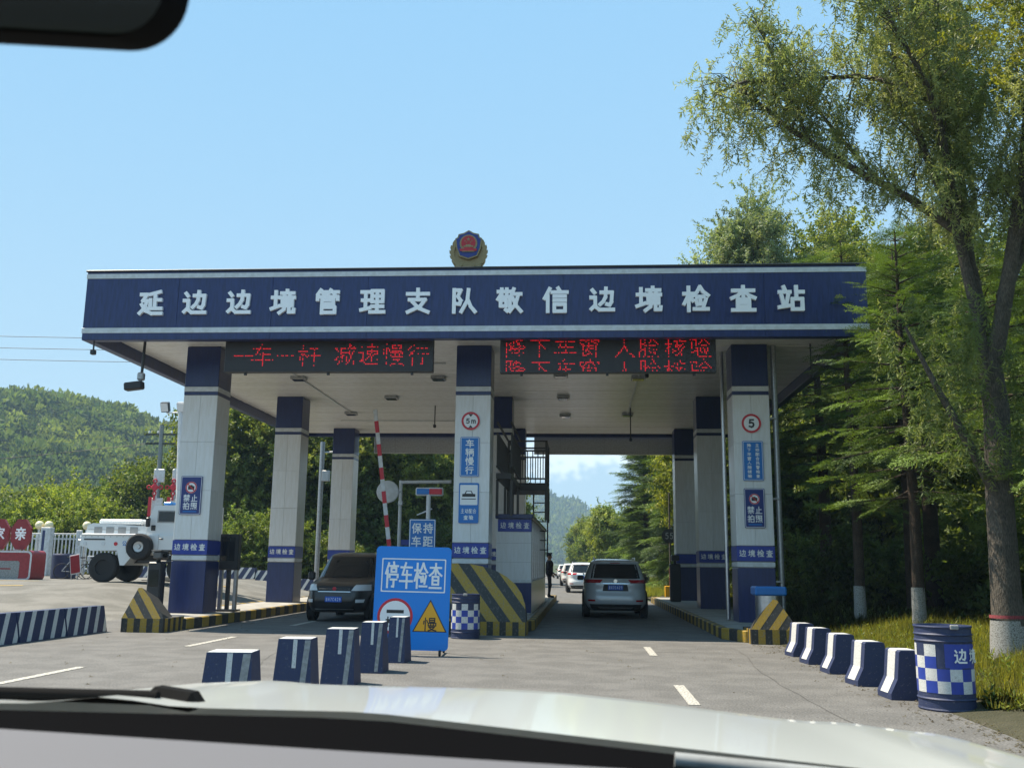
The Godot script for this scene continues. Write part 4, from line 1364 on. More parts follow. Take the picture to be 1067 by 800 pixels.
	broad_tree("broad tree far right behind the willow crown", "tall_tree", Vector3(19.5, 0.2, -48.0), 20.0, 0.34, [[Vector3(0, 11.0, 0), Vector3(4.6, 7.4, 4.4), 125]], 46, bushy, Color(0.06, 0.09, 0.022), Color(0.13, 0.15, 0.03), 1.6, 503, "", 1.3)
	broad_tree("tree whose yellow-green branch hangs in at the top right corner", "tall_tree", Vector3(9.9, 0.3, -11.2), 11.0, 0.25, [[Vector3(-3.5, 8.3, -0.2), Vector3(0.8, 0.6, 0.8), 14], [Vector3(0.4, 8.6, 0.4), Vector3(2.0, 2.0, 1.8), 34]], 44, bushy, Color(0.09, 0.11, 0.02), Color(0.17, 0.17, 0.03), 0.45, 504, "", 0.6)
	# ---- right side of the road beyond the gate
	conifer("dark pine with ragged top right of the road beyond the gate", Vector3(4.6, 0.0, -70.0), 13.5, 2.6, 2.0, 120, dark, lite, sprays, 1.25, 0.2, false, "pine_tree", "trees along the road beyond the gate")
	conifer("dark conifer behind the pine beyond the gate", Vector3(6.4, 0.0, -78.0), 17.0, 3.2, 1.5, 121, dark, lite, sprays, 1.4, 0.22, false, "pine_tree", "trees along the road beyond the gate")
	conifer("tall conifer nearest the rear right column", Vector3(6.6, 0.0, -62.0), 15.5, 3.0, 1.5, 122, dark, lite, sprays, 1.25, 0.2, false, "pine_tree", "trees along the road beyond the gate")
	broad_tree("bright leafy tree right at the rear right column", "leafy_tree", Vector3(7.2, 0.0, -54.0), 11.5, 0.16, [[Vector3(-0.9, 7.2, 0), Vector3(1.6, 3.8, 1.8), 42]], 40, bushy, Color(0.09, 0.12, 0.02), Color(0.20, 0.21, 0.03), 1.3, 520, "trees along the road beyond the gate", 0.9)
	k = 0
	for q in [[2.9, -96.0, 8.0], [2.4, -110.0, 8.6], [1.8, -128.0, 9.5], [0.6, -155.0, 10.0], [-0.8, -190.0, 11.0], [7.0, -105.0, 12.0]]:
		broad_tree(["nearest bright green birch right of the queue of cars", "second bright birch along the road beyond the gate", "third birch along the road beyond the gate", "small birch before the far bend", "last birch by the road at the far bend", "taller birch behind the roadside birches"][k], "birch_tree", Vector3(q[0], 0, q[1]), q[2], 0.14, [[Vector3(0, q[2] * 0.52, 0), Vector3(2.0, q[2] * 0.42, 2.0), 44]], 30, birchy, Color(0.08, 0.12, 0.022), Color(0.19, 0.21, 0.035), 1.9, 530 + k, "trees along the road beyond the gate", 1.0)
		k += 1
	k = 0
	for q in [[-11.0, -150.0, 11.0], [-14.0, -175.0, 13.0], [-13.5, -205.0, 12.0], [-13.0, -125.0, 8.0]]:
		broad_tree(["dark tree left of the far road", "tree behind the dark one left of the far road", "farthest tree on the left of the road", "low yellow-green tree left of the road behind the booth"][k], "roadside_tree", Vector3(q[0], 0.5, q[1]), q[2], 0.2, [[Vector3(0, q[2] * 0.5, 0), Vector3(3.4, q[2] * 0.46, 3.4), 60]], 30, bushy, Color(0.045, 0.075, 0.022), Color(0.11, 0.14, 0.03), 2.6, 540 + k, "trees left of the far road", 1.5)
		k += 1
	# ---- row behind the gate on the left
	k = 0
	for q in [[-23.2, -64.0, 12.2, 3.8], [-18.8, -65.0, 12.6, 4.0], [-15.4, -66.0, 12.4, 3.8], [-12.4, -70.0, 12.0, 3.8], [-10.4, -74.0, 11.0, 3.4], [-8.8, -84.0, 9.2, 3.0], [-20.5, -78.0, 14.0, 4.4], [-31.0, -68.0, 7.0, 3.6], [-36.5, -70.0, 5.6, 3.4], [-42.5, -72.0, 5.0, 3.4], [-48.5, -74.0, 5.2, 3.6]]:
		var H: float = q[2]
		var R: float = q[3]
		broad_tree(["leafy tree just right of the outer left column", "leafy tree between the first and second left columns", "leafy tree behind the second left column", "leafy tree behind the third left column", "leafy tree right of the third left column", "leafy tree behind the raised boom", "tallest tree of the row behind the left columns", "tree behind the tall light mast", "tree behind the white police truck", "tree behind the white fence", "tree behind the red flower-shaped sign"][k], "leafy_tree", Vector3(q[0], 0.7, q[1]), H, 0.22, [[Vector3(0, H * 0.56, 0), Vector3(R, H * 0.40, R), 90], [Vector3(0, H * 0.22, 0.8), Vector3(R * 0.9, H * 0.2, R * 0.8), 36]], 40, bushy, Color(0.048, 0.078, 0.02), Color(0.135, 0.155, 0.03), 1.9, 560 + k, "row of trees behind the gate", 1.25)
		k += 1
	broad_tree("round bright green bush behind the white fence", "bush", Vector3(-31.6, 0.72, -57.0), 4.6, 0.12, [[Vector3(0, 2.3, 0), Vector3(3.2, 2.2, 2.6), 60]], 44, bushy, Color(0.09, 0.13, 0.025), Color(0.17, 0.20, 0.035), 1.4, 590, "", 0.9)
	broad_tree("small bright bush behind the gate terminal", "bush", Vector3(-17.6, 0.72, -52.5), 3.4, 0.08, [[Vector3(0, 1.6, 0), Vector3(1.9, 1.7, 1.5), 44]], 40, bushy, Color(0.08, 0.12, 0.025), Color(0.16, 0.19, 0.035), 1.2, 591, "", 0.7)
	broad_tree("low hedge bush behind the second left column", "bush", Vector3(-14.6, 0.72, -54.0), 2.0, 0.06, [[Vector3(0, 0.9, 0), Vector3(2.2, 0.9, 1.2), 40]], 36, bushy, Color(0.05, 0.08, 0.02), Color(0.14, 0.16, 0.03), 1.2, 592, "", 0.6)

func willow() -> void:
	var r := RandomNumberGenerator.new()
	r.seed = 9
	var base := Vector3(6.10, 0.27, -14.6)
	var o := thing("willow_tree", "big willow with whitewashed, red-ringed trunk and arching limbs at the right", "tree", base)
	var st := new_st()
	var V := func(x: float, y: float, z: float) -> Vector3: return Vector3(x, y, z) - base
	var trunk := [Vector3(0.02, -0.15, 0), V.call(6.10, 1.2, -14.6), V.call(6.12, 2.6, -14.6), V.call(6.2, 3.9, -14.65), V.call(6.16, 4.7, -14.7)]
	tube(st, trunk, [0.265, 0.205, 0.188, 0.18, 0.17], 16)
	var limbs := [
		[[V.call(6.14, 4.5, -14.7), V.call(6.0, 5.7, -14.7), V.call(5.85, 6.7, -14.7), V.call(5.16, 7.2, -14.6), V.call(4.3, 7.66, -14.5), V.call(3.32, 8.3, -14.4), V.call(2.85, 8.75, -14.4), V.call(2.45, 9.05, -14.3)], 0.095],
		[[V.call(5.92, 6.3, -14.7), V.call(5.78, 7.6, -14.6), V.call(5.61, 8.7, -14.5), V.call(5.05, 9.05, -14.4), V.call(4.38, 9.15, -14.3), V.call(3.47, 9.1, -14.3), V.call(2.63, 9.06, -14.2), V.call(2.1, 8.85, -14.2)], 0.055],
		[[V.call(6.18, 4.6, -14.75), V.call(6.1, 6.0, -14.9), V.call(5.95, 7.6, -15.1), V.call(5.98, 9.2, -15.2), V.call(6.0, 10.8, -15.2), V.call(6.0, 12.2, -15.2)], 0.13],
		[[V.call(6.22, 4.6, -14.65), V.call(6.5, 6.0, -14.5), V.call(6.8, 7.6, -14.4), V.call(7.0, 9.2, -14.3), V.call(7.1, 10.6, -14.2), V.call(7.35, 12.0, -14.2)], 0.13],
		[[V.call(6.1, 5.6, -14.85), V.call(6.3, 7.2, -15.5), V.call(6.5, 8.8, -16.0), V.call(6.7, 10.4, -16.3), V.call(6.8, 11.8, -16.5)], 0.09],
		[[V.call(6.4, 5.6, -14.6), V.call(7.1, 6.9, -14.9), V.call(7.9, 7.8, -15.0), V.call(8.7, 8.6, -15.0), V.call(9.3, 9.2, -15.0)], 0.10],
		[[V.call(5.85, 6.7, -14.7), V.call(5.5, 8.2, -14.9), V.call(5.2, 9.8, -15.0), V.call(5.0, 11.2, -15.0), V.call(4.9, 12.0, -14.9)], 0.07],
		[[V.call(6.12, 2.5, -14.55), V.call(5.75, 3.15, -14.4), V.call(5.25, 4.1, -14.3), V.call(4.8, 5.05, -14.2)], 0.10],
		[[V.call(6.6, 6.4, -14.5), V.call(7.2, 7.8, -13.8), V.call(7.5, 9.2, -13.4), V.call(7.7, 10.4, -13.2)], 0.07],
		[[V.call(4.7, 7.45, -14.55), V.call(4.2, 8.4, -14.9), V.call(3.7, 9.3, -15.1), V.call(3.3, 10.2, -15.2)], 0.035],
		[[V.call(5.78, 7.6, -14.6), V.call(5.3, 8.8, -14.0), V.call(4.7, 9.8, -13.7), V.call(4.1, 10.5, -13.5)], 0.05],
		[[V.call(3.6, 8.1, -14.4), V.call(3.2, 8.9, -14.2), V.call(2.95, 9.6, -14.1), V.call(2.75, 10.1, -14.1)], 0.03],
	]
	var twig := [leaf_mesh(26, 0.62, 0.115, 0.026, 1, 31), leaf_mesh(30, 0.78, 0.115, 0.026, 1, 32), leaf_mesh(22, 0.5, 0.11, 0.028, 1, 33)]
	var lists := [[], [], []]
	var clist := [[], [], []]
	var li := 0
	for l in limbs:
		var p: Array = l[0]
		var rr := []
		for i in p.size():
			rr.append(lerpf(l[1], 0.02, float(i) / (p.size() - 1)))
		tube(st, p, rr, 9)
		if li == 7:
			li += 1
			continue
		var cv := Curve3D.new()
		for q in p:
			cv.add_point(q)
		var len := cv.get_baked_length()
		var s := len * (0.30 if li < 2 else 0.28)
		while s < len:
			var f := s / len
			var c := cv.sample_baked(s)
			var nxt := cv.sample_baked(minf(s + 0.2, len))
			var along := (nxt - cv.sample_baked(s - 0.2)).normalized()
			var full := li >= 2 and li <= 8
			var nb := (2 if f < 0.45 else 3) if full else (1 if f < 0.45 else 2)
			for b in nb:
				var d := (Vector3(r.randfn(), r.randfn() * 0.8 + 0.35, r.randfn()) + along * 0.8).normalized()
				var L := r.randf_range(0.6, 1.6) * lerpf(1.1, 0.6, f)
				var q1 := c + d * L * 0.5 + Vector3(0, 0.05, 0)
				var q2 := c + d * L + Vector3(0, -0.12 * L, 0)
				tube(st, [c, q1, q2], [0.012, 0.008, 0.003], 4, false)
				var n := int(L * (9.0 if full else 7.0)) + 2
				var lite := r.randf_range(0.75, 1.25)
				var tone := r.randf()
				for k in n:
					var t := r.randf_range(0.38, 1.0)
					var w := c.lerp(q1, t * 2.0) if t < 0.5 else q1.lerp(q2, t * 2.0 - 1.0)
					w += Vector3(r.randfn(), r.randfn(), r.randfn()) * 0.14
					var m := r.randi() % 3
					lists[m].append(Transform3D(Basis(Vector3.UP, r.randf() * TAU) * Basis(Vector3.RIGHT, r.randfn() * 0.5) * Basis.from_scale(Vector3.ONE * r.randf_range(0.6, 1.0)), w))
					clist[m].append(tint(Color(0.20, 0.25, 0.11), Color(0.38, 0.41, 0.19), clampf(tone + r.randf_range(-0.3, 0.3), 0, 1), lite * r.randf_range(0.8, 1.2)))
			s += r.randf_range(0.10, 0.22)
		li += 1
	# leafy shoots low on the trunk
	for i in 240:
		var a := r.randf() * TAU
		var y := r.randf_range(2.9, 5.4)
		var w := Vector3(-0.35 - 0.25 * (y - 3.6) * r.randf() + cos(a) * r.randf_range(0.2, 1.1), y, sin(a) * r.randf_range(0.2, 0.8))
		var m := r.randi() % 3
		lists[m].append(Transform3D(Basis(Vector3.UP, r.randf() * TAU) * Basis.from_scale(Vector3.ONE * r.randf_range(0.7, 1.1)), w))
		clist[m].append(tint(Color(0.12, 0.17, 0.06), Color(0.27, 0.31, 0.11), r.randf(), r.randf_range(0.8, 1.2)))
	part("trunk", st, M.bark, o)
	whitewashed(o, 0.222, Vector3(-0.012, 0, 0), 0.55)
	var ring := new_st()
	tube(ring, [Vector3(-0.008, 0.58, 0), Vector3(-0.008, 0.625, 0)], [0.237, 0.235], 16, false)
	part("red_ring", ring, M.ringred, o)
	for m in 3:
		solid("crown", twig[m], M.leaf, lists[m], clist[m], o)

func build_verge() -> void:
	# grass of the verge and of the ground behind the plaza
	var r := RandomNumberGenerator.new()
	r.seed = 314
	var v := PackedVector3Array()
	var nn := PackedVector3Array()
	for i in 12:
		var a := r.randf() * TAU
		var b := Vector3(cos(a), 0, sin(a)) * r.randf_range(0.0, 0.06)
		var h := r.randf_range(0.08, 0.22)
		var t := b + Vector3(cos(a) * h * 0.5, h, sin(a) * h * 0.5)
		var s := Vector3(-sin(a), 0, cos(a)) * 0.007
		var q := [b - s, b + s, t]
		var nv := Vector3(-cos(a) * 0.6, 0.6, -sin(a) * 0.6).normalized()
		for p in q:
			v.append(p)
			nn.append(nv)
	var tuft := arr(v, nn)
	var weed := leaf_mesh(16, 0.13, 0.055, 0.024, 0, 88)
	var xg := []
	var cg := []
	var xw := []
	var cw := []
	for i in 36000:
		var z := r.randf_range(-30.0, -6.0) if i % 3 else r.randf_range(-50.0, -16.0)
		var x := 4.38 + pow(r.randf(), 1.6) * 6.5
		if x - 4.35 < 0.15 + 0.12 * sin(z * 2.9) + 0.08 * sin(z * 7.0):
			continue
		var k := r.randf_range(0.6, 1.4)
		var thin := sst(9.5, 6.5, x)
		if r.randf() > 0.25 + thin:
			continue
		var tr := Transform3D(Basis(Vector3.UP, r.randf() * TAU) * Basis.from_scale(Vector3(k, k * r.randf_range(0.7, 1.4), k)), Vector3(x, ground_at(x, z), z))
		if r.randf() < 0.80:
			xg.append(tr)
			cg.append(tint(Color(0.13, 0.17, 0.035), Color(0.36, 0.36, 0.07), r.randf(), r.randf_range(0.7, 1.2)))
		else:
			xw.append(tr)
			cw.append(tint(Color(0.11, 0.165, 0.035), Color(0.28, 0.32, 0.06), r.randf(), r.randf_range(0.7, 1.2)))
	var o := many("grass", tuft, M.blade, xg, cg, self)
	o.set_meta("kind", "stuff")
	tag(o, "grass of the verge at the foot of the wood", "grass")
	o = many("weeds", weed, M.leaf, xw, cw, self)
	o.set_meta("kind", "stuff")
	tag(o, "leafy weeds growing on the verge among the grass", "weeds")
	# grit and dry leaves along the edge of the road
	var grit := leaf_mesh(5, 0.03, 0.05, 0.035, 2, 61)
	var xs := []
	var cs := []
	for i in 2600:
		var z := r.randf_range(-24.0, -5.0)
		var x := 4.22 - absf(r.randfn()) * 0.35 + (0.3 if i % 4 == 0 else 0.0)
		if i % 9 == 0:
			x = -8.75 + absf(r.randfn()) * 0.4
			z = r.randf_range(-42.0, -21.0)
		if i % 11 == 0:
			x = r.randf_range(-10.0, 4.0)
		var k := r.randf_range(0.25, 1.0)
		xs.append(Transform3D(Basis(Vector3.UP, r.randf() * TAU) * Basis.from_scale(Vector3(k, k * 0.4, k)), Vector3(x, 0.016, z)))
		cs.append(tint(Color(0.10, 0.075, 0.04), Color(0.22, 0.20, 0.16), r.randf(), r.randf_range(0.7, 1.2)))
	o = many("road_litter", grit, M.farleaf, xs, cs, self)
	o.set_meta("kind", "stuff")
	tag(o, "grit and dry leaves scattered along the road edge", "litter")
	xg = []
	cg = []
	for i in 9000:
		var z := r.randf_range(-90.0, -50.0)
		var x := r.randf_range(-45.0, -8.0) if i % 3 else r.randf_range(3.2, 9.0) + bend(z)
		if x < 0 and x > lerpf(-12.0, -7.0, sst(-46.0, -70.0, z)) + bend(z) - 0.3:
			continue
		if x < -11.0 and z > -71.0 and z > -53.0:
			continue
		var k := r.randf_range(1.2, 2.6)
		xg.append(Transform3D(Basis(Vector3.UP, r.randf() * TAU) * Basis.from_scale(Vector3(k, k, k)), Vector3(x, ground_at(x, z), z)))
		cg.append(tint(Color(0.13, 0.18, 0.035), Color(0.36, 0.38, 0.07), r.randf(), r.randf_range(0.7, 1.2)))
	o = many("grass", tuft, M.blade, xg, cg, self)
	o.set_meta("kind", "stuff")
	tag(o, "grass along the road and under the trees beyond the gate", "grass")

# ---------------------------------------------------------------- signs, displays, emblem
func plate_sign(nm: String, label: String, cat: String, at: Vector3, w: float, h: float, m: Material, border: Material, r := 0.03, grp := "") -> Node3D:
	var o := thing(nm, label, cat, at, 0.0, grp)
	var st := new_st()
	prism(st, rrect(w, h, r), T(0, 0, 0.02), 0.018)
	part("plate", st, m, o)
	if border:
		st = new_st()
		var b := 0.022
		ringed(st, rrect(w - 0.03, h - 0.03, r * 0.8), rrect(w - 0.03 - b, h - 0.03 - b, r * 0.6), T(0, 0, 0.022))
		part("border", st, border, o)
	return o

func flat_text(o: Node3D, n: String, t: String, x: float, y: float, w: float, h: float, step: Vector2, weight: float, m: Material, z := 0.023) -> void:
	var st := new_st()
	text(st, t, T(x, y, z), w, h, step, weight, 0.0)
	part(n, st, m, o)

func no_camera(o: Node3D, y: float, R: float) -> void:
	var st := new_st()
	prism(st, disc(R), T(0, y, 0.0225), 0.0)
	part("roundel", st, M.signwhite, o)
	st = new_st()
	ringed(st, disc(R * 0.98), disc(R * 0.78), T(0, y, 0.024))
	part("red_ring", st, M.signred, o)
	st = new_st()
	prism(st, scaled(PackedVector2Array([Vector2(-0.55, -0.35), Vector2(0.55, -0.35), Vector2(0.55, 0.25), Vector2(0.25, 0.25), Vector2(0.18, 0.42), Vector2(-0.18, 0.42), Vector2(-0.25, 0.25), Vector2(-0.55, 0.25)]), R), T(0, y, 0.0235), 0.0)
	ringed(st, disc(R * 0.24), disc(R * 0.14), T(0, y - R * 0.05, 0.0238))
	part("camera_symbol", st, M.signblack, o)
	st = new_st()
	box(st, Vector3(0, y, 0.0245), Vector3(R * 1.7, R * 0.17, 0.001), Basis(Vector3.BACK, -PI / 4))
	part("red_bar", st, M.signred, o)

func scaled(p: PackedVector2Array, k: float) -> PackedVector2Array:
	var o := PackedVector2Array()
	for q in p:
		o.append(q * k)
	return o

func speed_sign(label: String, at: Vector3, R: float, t: String) -> void:
	var o := thing("round_sign", label, "traffic sign", at)
	var st := new_st()
	prism(st, disc(R), T(0, 0, 0.02), 0.018)
	part("plate", st, M.signwhite, o)
	st = new_st()
	ringed(st, disc(R * 0.98), disc(R * 0.76), T(0, 0, 0.022))
	part("red_ring", st, M.signred, o)
	if t == "5":
		flat_text(o, "lettering", "5", 0, 0, R * 0.72, R * 0.86, Vector2(1, 0), 0.24, M.signblack)
	else:
		flat_text(o, "lettering", "5m", 0, 0, R * 0.5, R * 0.55, Vector2(R * 0.6, 0), 0.2, M.signblack)
		for s in [-1, 1]:
			st = new_st()
			prism(st, PackedVector2Array([Vector2(-R * 0.24, s * R * 0.74), Vector2(R * 0.24, s * R * 0.74), Vector2(0, s * R * 0.44)]), T(0, 0, 0.0228), 0.0)
			part("arrow", st, M.signblack, o)

func build_signs() -> void:
	var z := -23.985
	# outer left column
	var o := plate_sign("no_photo_sign", "navy no photography sign on the outer left column", "sign", Vector3(-9.96, 3.17, z), 0.56, 0.98, M.signnavy, M.signwhite)
	no_camera(o, 0.20, 0.15)
	flat_text(o, "lettering", "禁止", 0, -0.07, 0.17, 0.18, Vector2(0.2, 0), 0.12, M.signwhite)
	flat_text(o, "lettering", "拍照", 0, -0.27, 0.17, 0.18, Vector2(0.2, 0), 0.12, M.signwhite)
	bxp("small_print", Vector3(0, -0.41, 0.0225), Vector3(0.36, 0.03, 0.001), M.signblue2, o)
	# middle column
	speed_sign("red ringed height limit sign reading 5m on the middle column", Vector3(-2.80, 5.10, z), 0.24, "5m")
	o = plate_sign("slow_sign", "tall blue sign with four white characters on the middle column", "sign", Vector3(-2.81, 4.19, z), 0.48, 1.0, M.signblue2, M.signwhite)
	flat_text(o, "lettering", "车辆慢行", 0, 0, 0.21, 0.20, Vector2(0, -0.225), 0.13, M.signwhite)
	o = plate_sign("notice_board", "white and blue notice with a vehicle drawing low on the middle column", "sign", Vector3(-2.81, 3.03, z), 0.50, 1.0, M.signblue2, null)
	var st := new_st()
	prism(st, rrect(0.44, 0.50, 0.02), T(0, 0.2, 0.0225), 0.0)
	part("white_panel", st, M.signwhite, o)
	st = new_st()
	var k := 0.15
	prism(st, scaled(PackedVector2Array([Vector2(-1.1, -0.3), Vector2(1.1, -0.3), Vector2(1.1, 0.15), Vector2(0.7, 0.2), Vector2(0.45, 0.7), Vector2(-0.45, 0.7), Vector2(-0.7, 0.2), Vector2(-1.1, 0.15)]), k), T(0, 0.2, 0.024), 0.0)
	part("car_drawing", st, M.signblack, o)
	st = new_st()
	prism(st, scaled(PackedVector2Array([Vector2(-0.5, 0.22), Vector2(0.5, 0.22), Vector2(0.34, 0.6), Vector2(-0.34, 0.6)]), k), T(0, 0.2, 0.025), 0.0)
	part("window_drawing", st, M.signwhite, o)
	st = new_st()
	box(st, Vector3(0, 0.10, 0.024), Vector3(0.36, 0.02, 0.001))
	part("road_drawing", st, M.signblack, o)
	flat_text(o, "lettering", "主动配合", 0, -0.20, 0.085, 0.12, Vector2(0.1, 0), 0.13, M.signwhite)
	flat_text(o, "lettering", "查验", 0, -0.36, 0.11, 0.11, Vector2(0.13, 0), 0.13, M.signwhite)
	# outer right column
	speed_sign("red ringed speed limit sign reading 5 on the outer right column", Vector3(4.22, 5.05, z), 0.245, "5")
	o = plate_sign("cooperation_sign", "blue sign with two columns of small text on the outer right column", "sign", Vector3(4.23, 4.12, z), 0.50, 0.98, M.signblue2, M.signwhite)
	flat_text(o, "lettering", "主动配合民警检查", 0.11, 0, 0.09, 0.085, Vector2(0, -0.108), 0.13, M.signwhite)
	flat_text(o, "lettering", "降下车窗人脸核验", -0.09, 0, 0.10, 0.085, Vector2(0, -0.108), 0.13, M.signwhite)
	o = plate_sign("no_photo_sign", "navy no photography sign on the outer right column", "sign", Vector3(4.23, 2.96, z), 0.50, 0.96, M.signnavy, M.signwhite)
	no_camera(o, 0.22, 0.13)
	flat_text(o, "lettering", "禁止", 0, -0.05, 0.165, 0.18, Vector2(0.19, 0), 0.12, M.signwhite)
	flat_text(o, "lettering", "拍照", 0, -0.26, 0.165, 0.18, Vector2(0.19, 0), 0.12, M.signwhite)
	bxp("small_print", Vector3(0, -0.40, 0.0225), Vector3(0.32, 0.03, 0.001), M.signblue2, o)
	# running text displays under the fascia
	led("long dark display with red characters under the left half of the fascia", Vector3(-6.14, 6.06, -22.40), 5.15, 0.96, 0)
	led("long dark display with two rows of red characters under the right half of the fascia", Vector3(0.62, 6.03, -22.40), 5.12, 0.96, 1)
	led("back of a grey display hung at the rear edge, right of the stair", Vector3(1.0, 6.28, -41.6), 6.1, 0.85, 2)
	led("back of a grey display hung at the rear edge, left of the middle columns", Vector3(-6.6, 6.30, -41.6), 5.0, 0.85, 2)
	emblem()
	board()

func led(label: String, at: Vector3, w: float, h: float, kind: int) -> void:
	var o := thing("display_board", label, "display", at + Vector3(0, h / 2, 0), 0.0, "display boards under the canopy")
	if kind == 2:
		bxp("case", Vector3.ZERO, Vector3(w, h, 0.2), M.galv, o, 0.01)
		for i in 3:
			bxp("seam", Vector3((i - 1) * w / 3.2, 0, 0.102), Vector3(0.02, h - 0.02, 0.006), M.cladseam, o)
		for s in [-0.35, 0.35]:
			bxp("hanger", Vector3(s * w, h / 2 + 0.1, 0), Vector3(0.06, 0.22, 0.06), M.galv, o)
		return
	bxp("case", Vector3(0, 0, -0.1), Vector3(w, h, 0.2), M.ledframe, o, 0.012)
	bxp("screen", Vector3(0, 0, 0.001), Vector3(w - 0.05, h - 0.05, 0.008), M.ledboard, o)
	for s in [-0.4, 0.0, 0.4]:
		bxp("bracket", Vector3(s * w, -h / 2 - 0.03, -0.1), Vector3(0.06, 0.06, 0.06), M.blackmetal, o)
		bxp("hanger", Vector3(s * w, h / 2 + 0.04, -0.1), Vector3(0.06, 0.085, 0.06), M.galv, o)
	var lo := -h / 2 + 0.04
	var hi := h / 2 - 0.04
	if kind == 0:
		var t := "一车一杆减速慢行"
		var xs := [-2.10, -1.63, -1.02, -0.46, 0.41, 0.99, 1.60, 2.20]
		for i in t.length():
			var st := new_st()
			dots(st, t[i], xs[i], -0.06, 0.0075, 0.56, 16, lo, hi)
			part("led_character", st, M.leddot, o)
	else:
		var t := "降下车窗人脸核验"
		var xs := [-2.22, -1.60, -1.0, -0.42, 0.42, 0.98, 1.60, 2.18]
		for row in 2:
			for i in t.length():
				var st := new_st()
				var cy := 0.12 if row == 0 else -0.42
				dots(st, t[i], xs[i], cy, 0.0075, 0.54, 16, -0.10 if row == 0 else lo, 0.33 if row == 0 else -0.16)
				part("led_character", st, M.leddot, o)

func leafpoly(L: float, W: float) -> PackedVector2Array:
	return PackedVector2Array([Vector2(0, 0), Vector2(W * 0.5, L * 0.35), Vector2(W * 0.4, L * 0.7), Vector2(0, L), Vector2(-W * 0.4, L * 0.7), Vector2(-W * 0.5, L * 0.35)])

func star(r: float) -> PackedVector2Array:
	var o := PackedVector2Array()
	for k in 10:
		var q := r if k % 2 == 0 else r * 0.42
		o.append(Vector2(q * sin(TAU * k / 10.0), q * cos(TAU * k / 10.0)))
	return o

func emblem() -> void:
	var o := thing("emblem", "gold wreathed blue shield emblem with red disc standing on the fascia", "emblem", Vector3(-2.72, 8.54, -22.15))
	bxp("stand", Vector3(0, 0.3, -0.14), Vector3(0.10, 0.6, 0.08), M.galv, o)
	var st := new_st()
	prism(st, scaled(PackedVector2Array([Vector2(-0.30, 0.0), Vector2(0.30, 0.0), Vector2(0.40, 0.16), Vector2(0.43, 0.45), Vector2(0.36, 0.72), Vector2(0.2, 0.82), Vector2(-0.2, 0.82), Vector2(-0.36, 0.72), Vector2(-0.43, 0.45), Vector2(-0.40, 0.16)]), 1.0), T(0, 0.01, 0), 0.06)
	part("back_plate", st, M.gold, o)
	for s in [-1, 1]:
		for k in 9:
			var a := -2.75 + k * 0.30
			var p := Vector2(-sin(a) * 0.355, 0.41 + cos(a) * 0.34)
			st = new_st()
			var b := Basis(Vector3.BACK, a + 1.15)
			prism(st, leafpoly(0.20, 0.11), Transform3D(b, Vector3(p.x, p.y, 0.03 + 0.002 * k)), 0.03)
			var lf := part("wreath_leaf", st, M.gold, o)
			if s < 0:
				lf.basis = Basis(Vector3(-1, 0, 0), Vector3(0, 1, 0), Vector3(0, 0, 1))
	var sh := PackedVector2Array([Vector2(0, 0.96), Vector2(0.12, 0.89), Vector2(0.25, 0.86), Vector2(0.27, 0.78), Vector2(0.33, 0.75), Vector2(0.30, 0.5), Vector2(0.22, 0.30), Vector2(0, 0.22), Vector2(-0.22, 0.30), Vector2(-0.30, 0.5), Vector2(-0.33, 0.75), Vector2(-0.27, 0.78), Vector2(-0.25, 0.86), Vector2(-0.12, 0.89)])
	st = new_st()
	prism(st, sh, T(0, 0, 0.075), 0.07)
	part("shield_rim", st, M.gold, o)
	var inn := PackedVector2Array()
	for q in sh:
		inn.append((q - Vector2(0, 0.58)) * 0.90 + Vector2(0, 0.58))
	st = new_st()
	prism(st, inn, T(0, 0, 0.085), 0.02)
	part("shield", st, M.emblemblue, o)
	st = new_st()
	prism(st, disc(0.215), T(0, 0.62, 0.098), 0.02)
	part("disc_rim", st, M.gold, o)
	st = new_st()
	prism(st, disc(0.175), T(0, 0.63, 0.106), 0.02)
	part("red_disc", st, M.emblemred, o)
	for q in [[0, 0.715, 0.05], [-0.085, 0.68, 0.022], [-0.05, 0.64, 0.022], [0.05, 0.64, 0.022], [0.085, 0.68, 0.022]]:
		st = new_st()
		prism(st, star(q[2]), T(q[0], q[1], 0.112), 0.01)
		part("star", st, M.gold, o)
	st = new_st()
	prism(st, PackedVector2Array([Vector2(-0.12, 0.52), Vector2(0.12, 0.52), Vector2(0.12, 0.555), Vector2(0.06, 0.56), Vector2(0.06, 0.585), Vector2(-0.06, 0.585), Vector2(-0.06, 0.56), Vector2(-0.12, 0.555)]), T(0, 0, 0.112), 0.01)
	part("tower", st, M.gold, o)
	st = new_st()
	prism(st, PackedVector2Array([Vector2(-0.2, 0.42), Vector2(0.2, 0.42), Vector2(0.21, 0.48), Vector2(-0.21, 0.48)]), T(0, 0, 0.112), 0.01)
	part("ribbon", st, M.emblemred, o)
	st = new_st()
	prism(st, rect(0.30, 0.022), T(0, 0.41, 0.113), 0.01)
	part("ribbon_edge", st, M.gold, o)

